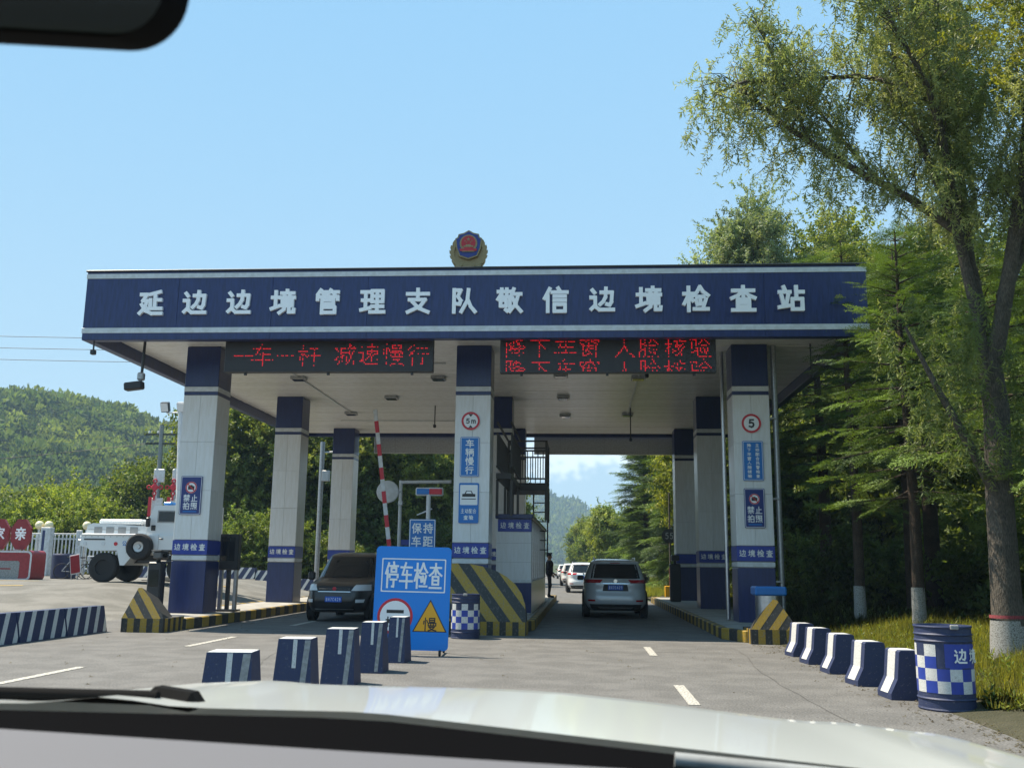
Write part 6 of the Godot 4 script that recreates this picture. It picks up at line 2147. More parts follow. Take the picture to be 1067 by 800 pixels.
func barrel(label: String, at: Vector3, words: bool) -> void:
	var o := thing("barrel", label, "barrel", at)
	var R := 0.295
	var H := 0.90
	var st := new_st()
	lathe(st, [Vector2(0.0, 0.0), Vector2(R, 0.0), Vector2(R + 0.008, 0.015), Vector2(R, 0.03), Vector2(R, 0.11), Vector2(R + 0.012, 0.125), Vector2(R, 0.14), Vector2(R, 0.72), Vector2(R + 0.012, 0.735), Vector2(R, 0.75), Vector2(R, 0.79), Vector2(R + 0.012, 0.805), Vector2(R, 0.82), Vector2(R, H - 0.03), Vector2(R + 0.012, H - 0.015), Vector2(R + 0.006, H), Vector2(R - 0.015, H), Vector2(R - 0.02, H - 0.025), Vector2(0.0, H - 0.025)], 40)
	part("drum", st, M.navyconc, o)
	var patch := func(t0: float, t1: float, y0: float, y1: float, off: float) -> SurfaceTool:
		var g := []
		for i in 2:
			var row := []
			for j in 9:
				var t := lerpf(t0, t1, j / 8.0)
				row.append(Vector3(sin(t) * (R + off), [y0, y1][i], cos(t) * (R + off)))
			g.append(row)
		var s := new_st()
		sheet(s, g, Vector3(sin((t0 + t1) / 2), 0, cos((t0 + t1) / 2)))
		return s
	var cell := TAU / 14.0
	for c in 14:
		for r in 4:
			var y0 := 0.19 + r * 0.128
			if (c + r) % 2 == 0:
				if words and r >= 2 and c >= 0 and c < 5:
					continue
				part("white_square", patch.call(c * cell - 0.62, (c + 1) * cell - 0.62, y0, y0 + 0.128, 0.0025), M.whiteconc, o)
			elif r < 3:
				part("blue_square", patch.call(c * cell - 0.62, (c + 1) * cell - 0.62, y0, y0 + 0.128, 0.0022), M.blueband, o)
	if words:
		part("blue_field", patch.call(-0.32, 1.35, 0.46, 0.71, 0.004), M.blueband, o)
		for i in 2:
			var t := 0.22 + i * 0.62
			var b := RY(t)
			var gs := new_st()
			glyph(gs, "边境"[i], Transform3D(b, Vector3(sin(t) * (R + 0.009), 0.585, cos(t) * (R + 0.009))), 0.15, 0.16, 0.13, 0.0)
			part("lettering", gs, M.lettercream, o)
	bxp("lid_clip", Vector3(0.02, H - 0.01, R + 0.01), Vector3(0.09, 0.05, 0.03), M.greyconc, o, 0.008)

func pole(o: Node3D, n: String, a: Vector3, b: Vector3, r: float, m: Material) -> void:
	var st := new_st()
	tube(st, [a, b], [r, r], 12)
	part(n, st, m, o)

func build_equipment() -> void:
	# raised boom with its machine
	var o := thing("boom_barrier", "raised red and white boom behind the blue stop sign", "barrier", Vector3(-4.05, 0.25, -26.0))
	bxp("machine", Vector3(-0.95, 0.55, 0), Vector3(0.34, 1.05, 0.3), M.polewhite, o, 0.02)
	var a := Vector3(-1.0, 0.95, 0.12)
	var b := Vector3(-1.64, 5.45, 0.12)
	for i in 14:
		var st := new_st()
		var p := a.lerp(b, i / 14.0)
		var q := a.lerp(b, (i + 1) / 14.0)
		var d := (q - p).normalized()
		box(st, (p + q) / 2, Vector3(0.11, (q - p).length(), 0.04), Basis(Vector3.BACK, atan2(-d.x, d.y)))
		part("boom_section", st, M.signred if i % 2 == 0 else M.polewhite, o)
	# round mirror on a post with an arm
	o = thing("mirror_post", "white post with a round mirror and a level arm beside the boom", "post", Vector3(-5.15, 0.012, -27.2))
	pole(o, "post", Vector3(0, 0, 0), Vector3(0, 3.85, 0), 0.05, M.polewhite)
	pole(o, "arm", Vector3(0, 3.8, 0), Vector3(1.45, 3.82, 0), 0.05, M.polewhite)
	var st := new_st()
	lathe(st, [Vector2(0.0, -0.04), Vector2(0.30, -0.03), Vector2(0.32, 0.0), Vector2(0.30, 0.02), Vector2(0.15, 0.045), Vector2(0.0, 0.055)], 32, Transform3D(Basis(Vector3.RIGHT, PI / 2), Vector3(-0.36, 3.52, 0.08)))
	part("mirror", st, M.polewhite, o)
	bxp("clamp", Vector3(-0.1, 3.52, 0.03), Vector3(0.25, 0.06, 0.06), M.galv, o)
	bxp("box", Vector3(0.02, 3.2, 0.08), Vector3(0.12, 0.12, 0.12), M.polewhite, o, 0.01)
	bxp("small_sign", Vector3(0.25, 2.1, 0.06), Vector3(0.36, 0.15, 0.02), M.blueband, o)
	# warning lamp bar on a post with the keep distance plate
	o = thing("warning_post", "white post with blue and red lamp bar and keep distance plate", "post", Vector3(-4.05, 0.012, -25.4))
	pole(o, "post", Vector3(0, 0, 0), Vector3(0, 3.35, 0), 0.06, M.polewhite)
	bxp("lamp_case", Vector3(0.02, 3.40, 0), Vector3(0.74, 0.22, 0.10), M.polewhite, o, 0.03)
	bxp("blue_lens", Vector3(-0.15, 3.40, 0.05), Vector3(0.34, 0.15, 0.04), M.signblue2, o, 0.01)
	bxp("red_lens", Vector3(0.19, 3.40, 0.05), Vector3(0.34, 0.15, 0.04), M.signred, o, 0.01)
	pole(o, "brace", Vector3(0.1, 2.95, 0), Vector3(-0.3, 2.78, 0), 0.02, M.polewhite)
	var p := Node3D.new()
	p.name = "keep_distance_plate"
	o.add_child(p, true)
	p.position = Vector3(-0.13, 2.25, 0.08)
	st = new_st()
	prism(st, rrect(0.70, 0.84, 0.03), T(0, 0, 0.01), 0.02)
	part("plate", st, M.signblue2, p)
	st = new_st()
	ringed(st, rrect(0.68, 0.82, 0.03), rrect(0.64, 0.78, 0.025), T(0, 0, 0.0125))
	part("border", st, M.signwhite, p)
	flat_text(p, "lettering", "保持", 0, 0.18, 0.25, 0.27, Vector2(0.31, 0), 0.13, M.signwhite, 0.0125)
	flat_text(p, "lettering", "车距", 0, -0.16, 0.25, 0.27, Vector2(0.31, 0), 0.13, M.signwhite, 0.0125)
	# gate terminals beside the outer left column
	o = thing("gate_camera", "black camera terminal standing left of the outer left column behind the prow", "gate terminal", Vector3(-10.35, 0.25, -23.2))
	bxp("cabinet", Vector3(0, 0.62, 0), Vector3(0.34, 1.24, 0.3), M.darkplastic, o, 0.03)
	bxp("screen", Vector3(0, 0.85, 0.152), Vector3(0.24, 0.4, 0.01), M.glassdark, o)
	bxp("camera_head", Vector3(0.12, 1.40, 0.1), Vector3(0.22, 0.18, 0.42), M.blackmetal, o, 0.03, RY(0.9))
	bxp("hood", Vector3(0.12, 1.51, 0.12), Vector3(0.26, 0.03, 0.5), M.darkplastic, o, 0.01, RY(0.9))
	st = new_st()
	prism(st, disc(0.06, 20), Transform3D(RY(0.9), Vector3(0.285, 1.39, 0.235)), 0.03)
	part("lens", st, M.glassdark, o)
	pole(o, "neck", Vector3(0, 1.24, 0), Vector3(0.08, 1.34, 0.05), 0.05, M.darkplastic)
	o = thing("gate_terminal", "tall dark gate terminal with steel posts right of the outer left column", "gate terminal", Vector3(-9.3, 0.25, -25.25))
	bxp("display_head", Vector3(0, 1.52, 0), Vector3(0.52, 0.94, 0.22), M.darkplastic, o, 0.02)
	bxp("screen", Vector3(-0.02, 1.6, 0.113), Vector3(0.36, 0.62, 0.008), M.glassdark, o)
	for x in [-0.2, 0.0, 0.2]:
		bxp("post", Vector3(x, 0.53, 0), Vector3(0.09, 1.06, 0.12), M.steel if x != 0.0 else M.blackmetal, o, 0.01)
	bxp("base", Vector3(0, 0.02, 0), Vector3(0.6, 0.04, 0.4), M.blackmetal, o)
	o = thing("gate_terminal", "dark terminal between the right hand columns", "gate terminal", Vector3(3.55, 0.25, -37.5))
	bxp("cabinet", Vector3(0, 0.7, 0), Vector3(0.4, 1.4, 0.35), M.darkplastic, o, 0.03)
	bxp("camera_head", Vector3(0, 1.62, 0.05), Vector3(0.3, 0.22, 0.4), M.blackmetal, o, 0.03)
	bxp("neck", Vector3(0, 1.46, 0), Vector3(0.1, 0.12, 0.1), M.blackmetal, o)
	# bin behind the right prow
	o = thing("litter_bin", "steel litter bin with blue lid behind the right prow", "litter bin", Vector3(4.1, 0.25, -21.9))
	st = new_st()
	lathe(st, [Vector2(0.0, 0.0), Vector2(0.27, 0.0), Vector2(0.29, 0.02), Vector2(0.29, 0.68), Vector2(0.0, 0.68)], 32)
	part("body", st, M.steel, o)
	bxp("lid", Vector3(0, 0.78, 0), Vector3(0.68, 0.19, 0.62), M.signblue2, o, 0.03)
	# camera hanging from the ceiling at the left
	o = thing("security_camera", "black security camera on a drop rod under the left overhang", "camera", Vector3(-11.0, 5.72, -22.75))
	pole(o, "rod", Vector3(0.06, 0.4, 0), Vector3(0.08, 1.365, 0), 0.035, M.blackmetal)
	bxp("joint", Vector3(0.05, 0.30, 0), Vector3(0.16, 0.2, 0.16), M.galv, o, 0.03)
	bxp("housing", Vector3(-0.08, 0.05, 0.06), Vector3(0.46, 0.2, 0.22), M.darkplastic, o, 0.03, Basis(Vector3.BACK, 0.12))
	bxp("bracket", Vector3(0.05, 0.17, 0.02), Vector3(0.06, 0.12, 0.06), M.galv, o)
	o = thing("corner_lamp", "small dark lamp hung at the left corner of the fascia", "lamp", Vector3(-11.9, 6.45, -22.1))
	bxp("head", Vector3(0, 0.05, 0), Vector3(0.12, 0.12, 0.12), M.darkplastic, o, 0.02)
	bxp("rod", Vector3(0, 0.22, 0), Vector3(0.03, 0.226, 0.03), M.blackmetal, o)
	var k := 0
	for q in [[1.7, -24.6, 0.75], [1.75, -34.0, 1.2], [-6.0, -24.8, 0.45], [-5.2, -33.5, 0.8], [5.75, -24.0, 0.9]]:
		o = thing("drop_sensor", ["sensor on a thin rod under the ceiling, right lane front", "sensor on a long thin rod under the ceiling, right lane rear", "short sensor rod under the ceiling, left lane front", "sensor rod under the ceiling, left lane rear", "sensor rod under the right overhang"][k], "sensor", Vector3(q[0], 7.084 - q[2], q[1]), 0.0, "sensors hanging from the canopy ceiling")
		pole(o, "rod", Vector3(0, 0.1, 0), Vector3(0, q[2], 0), 0.02, M.blackmetal)
		bxp("head", Vector3(0, 0.06, 0), Vector3(0.1, 0.12, 0.1), M.blackmetal, o, 0.02)
		k += 1
	# signs by the road beyond the gate
	o = thing("round_sign", "dark back of a round sign on a pole beyond the rear right column", "traffic sign", Vector3(4.5, 0.0, -50.0))
	pole(o, "pole", Vector3(0, -0.05, 0), Vector3(0, 5.3, 0), 0.045, M.bark)
	pole(o, "red_sleeve", Vector3(0, 0.5, 0), Vector3(0, 1.5, 0), 0.06, M.plaquered)
	st = new_st()
	lathe(st, [Vector2(0.0, -0.015), Vector2(0.36, -0.015), Vector2(0.36, 0.015), Vector2(0.0, 0.015)], 28, Transform3D(Basis(Vector3.RIGHT, PI / 2), Vector3(-0.05, 3.1, 0.08)))
	part("disc", st, M.darkplastic, o)
	flat_text(o, "lettering", "5", -0.15, 3.1, 0.2, 0.34, Vector2(0.2, 0), 0.2, M.greyconc, 0.098)
	flat_text(o, "lettering", "5", 0.08, 3.1, 0.2, 0.34, Vector2(0.2, 0), 0.2, M.greyconc, 0.098)
	bxp("footing", Vector3(-0.05, 0.3, 0.1), Vector3(0.5, 0.6, 0.3), M.signyellow, o, 0.02)
	o = thing("road_sign", "small blue direction sign left of the far road", "traffic sign", Vector3(-4.0 + bend(-140.0), 0.3, -140.0))
	pole(o, "pole", Vector3(0, -0.5, 0), Vector3(0, 3.6, 0), 0.08, M.galv)
	bxp("plate", Vector3(0.4, 3.4, 0.1), Vector3(2.2, 1.3, 0.05), M.signblue2, o)
	# lamp pole behind the left columns
	o = thing("camera_pole", "grey pole with a camera arm between second and third left columns", "pole", Vector3(-12.1, 0.1, -44.0))
	pole(o, "pole", Vector3(0, -0.1, 0), Vector3(0, 7.0, 0), 0.11, M.galv)
	pole(o, "arm", Vector3(0, 6.5, 0), Vector3(1.6, 6.6, 0), 0.04, M.galv)
	bxp("camera", Vector3(1.5, 6.45, 0.1), Vector3(0.5, 0.2, 0.2), M.polewhite, o, 0.03)
	bxp("cabinet", Vector3(0.25, 5.4, 0.1), Vector3(0.35, 0.5, 0.2), M.galv, o, 0.02)

func build_plaza() -> void:
	var gy := 0.724
	# light mast behind the truck
	var o := thing("light_mast", "white mast with two floodlights rising behind the police truck", "mast", Vector3(-16.3, gy, -38.4))
	pole(o, "pole", Vector3(0, 0, 0), Vector3(-0.35, 6.9, 0), 0.10, M.polewhite)
	pole(o, "crossbar", Vector3(-0.95, 6.85, 0), Vector3(0.5, 6.95, 0), 0.03, M.polewhite)
	for x in [-1.0, -0.3]:
		bxp("floodlight", Vector3(x, 7.1, 0.05), Vector3(0.36, 0.42, 0.2), M.galv if x > -0.5 else M.blackmetal, o, 0.03, Basis(Vector3.RIGHT, 0.4))
		bxp("lens", Vector3(x, 7.06, 0.16), Vector3(0.3, 0.34, 0.01), M.headlamp, o, 0.0, Basis(Vector3.RIGHT, 0.4))
	bxp("footing", Vector3(0, 0.1, 0), Vector3(0.7, 0.2, 0.7), M.concrete, o, 0.03)
	# lantern posts
	for i in 2:
		o = thing("lantern_post", ["white post with red knot lantern left of the mast", "white post with red knot lantern right of the mast"][i], "lantern", Vector3(-20.0 + i * 0.9, gy, -44.0))
		pole(o, "post", Vector3(0, 0, 0), Vector3(0, 5.1, 0), 0.07, M.polewhite)
		bxp("white_box", Vector3(0.12, 4.75, 0), Vector3(0.5, 0.62, 0.12), M.polewhite, o, 0.02)
		var kn := Node3D.new()
		kn.name = "red_knot"
		o.add_child(kn, true)
		kn.position = Vector3(0, 4.2, 0.12)
		bxp("knot", Vector3.ZERO, Vector3(0.30, 0.30, 0.08), M.signred, kn, 0.03, Basis(Vector3.BACK, PI / 4))
		for e in 4:
			var st := new_st()
			var pts := []
			var rr := []
			var dir := Vector3(cos(e * PI / 2), sin(e * PI / 2), 0)
			var sd := Vector3(-dir.y, dir.x, 0)
			for k in 9:
				var t := TAU * k / 8.0
				pts.append(dir * (0.20 + 0.09 * (1.0 - cos(t))) + sd * 0.085 * sin(t))
				rr.append(0.03)
			tube(st, pts, rr, 6, false)
			part("loop", st, M.signred, kn)
		bxp("white_box", Vector3(0.12, 3.3, 0), Vector3(0.5, 0.8, 0.12), M.polewhite, o, 0.02)
		bxp("red_bar", Vector3(-0.2, 3.3, 0.08), Vector3(0.14, 0.9, 0.05), M.signred, o)
		bxp("tassel", Vector3(0, 3.72, 0.14), Vector3(0.07, 0.26, 0.07), M.signred, o)
	# utility pole and wires
	o = thing("utility_pole", "dark utility pole with cross arms behind the plaza", "pole", Vector3(-27.0, 0.7, -60.0))
	pole(o, "pole", Vector3(0, 0, 0), Vector3(-0.2, 9.5, 0), 0.14, M.greyconc)
	for y in [8.9, 8.3]:
		bxp("cross_arm", Vector3(-0.2, y, 0), Vector3(2.0, 0.1, 0.1), M.blackmetal, o)
	for x in [-1.0, -0.4, 0.5]:
		var ins := new_st()
		lathe(ins, [Vector2(0.0, 0.0), Vector2(0.06, 0.0), Vector2(0.08, 0.08), Vector2(0.04, 0.2), Vector2(0.0, 0.2)], 10, T(x, 8.95, 0))
		part("insulator", ins, M.polewhite, o)
	for i in 4:
		var st := new_st()
		var pts := []
		var y0: float = [17.2, 16.4, 15.6, 4.4][i]
		var a: Vector3 = Vector3(-90, y0 + 3.0, -62) if i < 3 else Vector3(-70, 6.0, -58)
		var b: Vector3 = Vector3(-12.5, y0 - 1.2, -60) if i < 3 else Vector3(-27.2, 9.1, -60)
		for k in 13:
			var t := k / 12.0
			pts.append(a.lerp(b, t) + Vector3(0, -1.2 * 4.0 * t * (1 - t) * (0.5 if i == 3 else 1.0), 0))
		var rr := []
		rr.resize(13)
		rr.fill(0.02)
		tube(st, pts, rr, 5)
		var w := part("overhead_wire", st, M.cable, self)
		tag(w, ["uppermost overhead wire across the sky at the left", "middle overhead wire across the sky at the left", "lower overhead wire across the sky at the left", "overhead wire running to the utility pole"][i], "wire", "overhead wires")
	# red plaques on their plinth
	o = thing("plinth", "low grey and red rounded plinth under the red plaques", "plinth", Vector3(-23.4, gy, -38.0))
	var st2 := new_st()
	prism(st2, rrect(3.0, 1.2, 0.18, 6), T(0, 0.55, 0.5), 1.0)
	part("body", st2, M.plaquered, o)
	st2 = new_st()
	ringed(st2, rrect(2.96, 1.16, 0.18, 6), rrect(2.82, 1.02, 0.14, 6), T(0, 0.55, 0.503))
	part("white_edge", st2, M.fencewhite, o)
	st2 = new_st()
	prism(st2, rrect(2.2, 0.7, 0.10, 6), T(-0.1, 0.38, 0.507), 0.004)
	part("grey_panel", st2, M.greyconc, o)
	bxp("red_line", Vector3(0.2, 0.42, 0.512), Vector3(0.9, 0.05, 0.004), M.plaquered, o)
	for i in 2:
		o = thing("plaque", ["red octagonal plaque with one white character at the right end of the plinth", "red octagonal plaque cut off by the left edge of the view"][i], "sign", Vector3(-22.75 - i * 0.92, gy + 1.15, -38.0), 0.25)
		var oc := PackedVector2Array()
		for k in 8:
			var t := TAU * (k + 0.5) / 8.0
			oc.append(Vector2(0.40 * cos(t), 0.64 + 0.66 * sin(t)))
		st2 = new_st()
		prism(st2, oc, T(0, 0, 0.12), 0.24)
		part("body", st2, M.plaquered, o)
		st2 = new_st()
		glyph(st2, "亲" if i == 0 else "家", T(0, 0.66, 0.122), 0.42, 0.5, 0.15, 0.01)
		part("lettering", st2, M.letterwhite, o)
	# barrel-like tub and low rack of bicycles
	o = thing("blue_tub", "dark blue round tub at the end of the plinth", "tub", Vector3(-22.2, gy, -40.5))
	st2 = new_st()
	lathe(st2, [Vector2(0.0, 0.0), Vector2(0.48, 0.0), Vector2(0.5, 0.05), Vector2(0.5, 1.0), Vector2(0.46, 1.06), Vector2(0.0, 1.06)], 28)
	part("body", st2, M.navyconc, o)
	for i in 4:
		bicycle(["bicycle leaning in the rack, nearest the tub", "second bicycle in the rack beside the tub", "third bicycle in the rack beside the tub", "bicycle in the rack nearest the police truck"][i], Vector3(-21.3 + i * 0.42, gy, -39.8 - 0.15 * i), 0.5 + 0.12 * i)
	o = thing("notice_stand", "small red notice board among the bicycles", "sign", Vector3(-20.9, gy, -39.0), -0.2)
	bxp("board", Vector3(0, 0.62, 0), Vector3(0.44, 0.72, 0.04), M.plaquered, o, 0.01, Basis(Vector3.BACK, 0.18))
	bxp("rim", Vector3(0, 0.62, -0.012), Vector3(0.52, 0.8, 0.03), M.fencewhite, o, 0.01, Basis(Vector3.BACK, 0.18))
	for x in [-0.16, 0.16]:
		bxp("leg", Vector3(x, 0.14, -0.02), Vector3(0.04, 0.28, 0.04), M.galv, o)
	# fence with globe lamps
	for i in 3:
		o = thing("fence_panel", ["white paling fence panel behind the red plaques", "white paling fence panel behind the bicycles", "white paling fence panel behind the police truck"][i], "fence", Vector3(-30.6 + i * 3.3, gy, -48.0), 0.0, "white fence along the plaza")
		for x in [-1.58, 1.58]:
			bxp("post", Vector3(x, 1.15, 0), Vector3(0.14, 2.3, 0.14), M.fencewhite, o, 0.02)
		for y in [0.35, 1.85, 2.1]:
			bxp("rail", Vector3(0, y, 0), Vector3(3.02, 0.08, 0.05), M.fencewhite, o, 0.01)
		for k in 15:
			bxp("paling", Vector3(-1.4 + k * 0.2, 1.1, 0.04), Vector3(0.075, 1.9, 0.025), M.fencewhite, o, 0.006)
	var gi := 0
	for q in [-28.05, -27.55, -25.5, -22.6, -31.4]:
		o = thing("globe_lamp", ["yellowish globe lamp on the fence, left of a pair", "yellowish globe lamp on the fence, right of a pair", "single globe lamp on the fence close to the truck", "globe lamp on the fence behind the truck", "globe lamp on the fence behind the red plaque"][gi], "lamp", Vector3(q, gy, -48.4), 0.0, "globe lamps along the fence")
		pole(o, "post", Vector3(0, 0, 0), Vector3(0, 2.35, 0), 0.06, M.fencewhite)
		st2 = new_st()
		var pr := []
		for k in 11:
			var t := -PI / 2 + PI * k / 10.0
			pr.append(Vector2(0.22 * cos(t), 0.22 * sin(t)))
		lathe(st2, pr, 20, T(0, 2.55, 0))
		part("globe", st2, M.globe, o)
		gi += 1
	# fence pillars at the right of the plaza
	o = thing("gate_pillar", "white and blue gate pillar in the fence", "pillar", Vector3(-26.9, gy, -47.2))
	bxp("shaft", Vector3(0, 1.2, 0), Vector3(0.5, 2.4, 0.4), M.fencewhite, o, 0.02)
	bxp("blue_panel", Vector3(-0.08, 1.2, 0.203), Vector3(0.14, 2.1, 0.008), M.navyclad, o)

func bicycle(label: String, at: Vector3, turn: float) -> void:
	var o := thing("bicycle", label, "bicycle", at, turn, "bicycles in the rack")
	for x in [-0.52, 0.52]:
		var st := new_st()
		var pts := []
		var rr := []
		for k in 21:
			var t := TAU * k / 20.0
			pts.append(Vector3(x + 0.31 * cos(t), 0.33 + 0.31 * sin(t), 0))
			rr.append(0.018)
		tube(st, pts, rr, 6, false)
		part("wheel", st, M.rubber, o)
	var f := new_st()
	var P := [Vector3(-0.52, 0.33, 0), Vector3(-0.1, 0.3, 0), Vector3(-0.2, 0.78, 0), Vector3(0.36, 0.82, 0), Vector3(0.52, 0.33, 0)]
	for e in [[0, 1], [0, 2], [1, 2], [1, 3], [2, 3], [3, 4]]:
		tube(f, [P[e[0]], P[e[1]]], [0.017, 0.017], 6)
	part("frame", f, M.galv, o)
	f = new_st()
	tube(f, [Vector3(0.36, 0.82, 0), Vector3(0.33, 1.0, 0), Vector3(0.33, 1.02, 0.26)], [0.013, 0.013, 0.013], 6)
	tube(f, [Vector3(0.33, 1.0, 0), Vector3(0.33, 1.02, -0.26)], [0.013, 0.013], 6)
	part("handlebar", f, M.polewhite, o)
	bxp("saddle", Vector3(-0.23, 0.90, 0), Vector3(0.26, 0.06, 0.14), M.rubber, o, 0.02)
	bxp("seat_post", Vector3(-0.21, 0.82, 0), Vector3(0.03, 0.12, 0.03), M.galv, o)
	bxp("basket", Vector3(0.56, 0.86, 0), Vector3(0.28, 0.24, 0.3), M.polewhite, o, 0.02)

# ---------------------------------------------------------------- a person, as one skin over rounded bones
func field_mesh(bones: Array, cell: float, blend: float, col: Callable, v: PackedVector3Array, nn: PackedVector3Array, cc: PackedColorArray) -> void:
	var lo := Vector3.ONE * 1e9
	var hi := -lo
	for b in bones:
		var r := maxf(b[2], b[3]) + 2.5 * cell + blend * 0.3
		lo = lo.min(b[0] - Vector3.ONE * r).min(b[1] - Vector3.ONE * r)
		hi = hi.max(b[0] + Vector3.ONE * r).max(b[1] + Vector3.ONE * r)
	var n := Vector3i(((hi - lo) / cell).ceil()) + Vector3i.ONE
	var f := PackedFloat32Array()
	f.resize(n.x * n.y * n.z)
	f.fill(1.0)
	for b in bones:
		var a: Vector3 = b[0]
		var d: Vector3 = b[1] - b[0]
		var dd := maxf(d.length_squared(), 1e-9)
		var r0: float = b[2]
		var r1: float = b[3]
		var m := maxf(r0, r1) + 2.0 * cell + blend
		var l0 := Vector3i(((a.min(b[1]) - Vector3.ONE * m - lo) / cell).floor()).clamp(Vector3i.ZERO, n - Vector3i.ONE)
		var l1 := Vector3i(((a.max(b[1]) + Vector3.ONE * m - lo) / cell).ceil()).clamp(Vector3i.ZERO, n - Vector3i.ONE)
		for k in range(l0.z, l1.z + 1):
			for j in range(l0.y, l1.y + 1):
				for i in range(l0.x, l1.x + 1):
					var p := lo + Vector3(i, j, k) * cell - a
					var t := clampf(p.dot(d) / dd, 0.0, 1.0)
					var e := (p - d * t).length() - lerpf(r0, r1, t)
					var q := i + n.x * (j + n.y * k)
					var g := f[q]
					var h := maxf(blend - absf(e - g), 0.0) / blend
					f[q] = minf(e, g) - h * h * blend * 0.25
	var at := {}
	var pos := []
	var nor := []
	for k in n.z - 1:
		for j in n.y - 1:
			for i in n.x - 1:
				var q := i + n.x * (j + n.y * k)
				var c := [f[q], f[q + 1], f[q + n.x], f[q + n.x + 1], f[q + n.x * n.y], f[q + n.x * n.y + 1], f[q + n.x * n.y + n.x], f[q + n.x * n.y + n.x + 1]]
				var inside := 0
				for e in c:
					if e < 0.0:
						inside += 1
				if inside == 0 or inside == 8:
					continue
				var s := Vector3.ZERO
				var cnt := 0
				for e in [[0, 1], [2, 3], [4, 5], [6, 7], [0, 2], [1, 3], [4, 6], [5, 7], [0, 4], [1, 5], [2, 6], [3, 7]]:
					var u: float = c[e[0]]
					var w: float = c[e[1]]
					if (u < 0.0) != (w < 0.0):
						var t := u / (u - w)
						var pa := Vector3(e[0] & 1, (e[0] >> 1) & 1, e[0] >> 2)
						var pb := Vector3(e[1] & 1, (e[1] >> 1) & 1, e[1] >> 2)
						s += pa.lerp(pb, t)
						cnt += 1
				at[q] = pos.size()
				pos.append(lo + (Vector3(i, j, k) + s / cnt) * cell)
				nor.append(Vector3(c[1] + c[3] + c[5] + c[7] - c[0] - c[2] - c[4] - c[6], c[2] + c[3] + c[6] + c[7] - c[0] - c[1] - c[4] - c[5], c[4] + c[5] + c[6] + c[7] - c[0] - c[1] - c[2] - c[3]).normalized())
	var st := [1, n.x, n.x * n.y]
	for q in at:
		for ax in 3:
			var u: int = st[(ax + 1) % 3]
			var w: int = st[(ax + 2) % 3]
			if not (at.has(q - u) and at.has(q - w) and at.has(q - u - w)):
				continue
			var a := f[q]
			var b := f[q + st[ax]]
			if (a < 0.0) == (b < 0.0):
				continue
			var ids := [at[q], at[q - u], at[q - u - w], at[q - w]]
			if a < 0.0:
				ids.reverse()
			for e in [0, 1, 2, 0, 2, 3]:
				v.append(pos[ids[e]])
				nn.append(nor[ids[e]])
				cc.append(col.call(pos[ids[e]]))

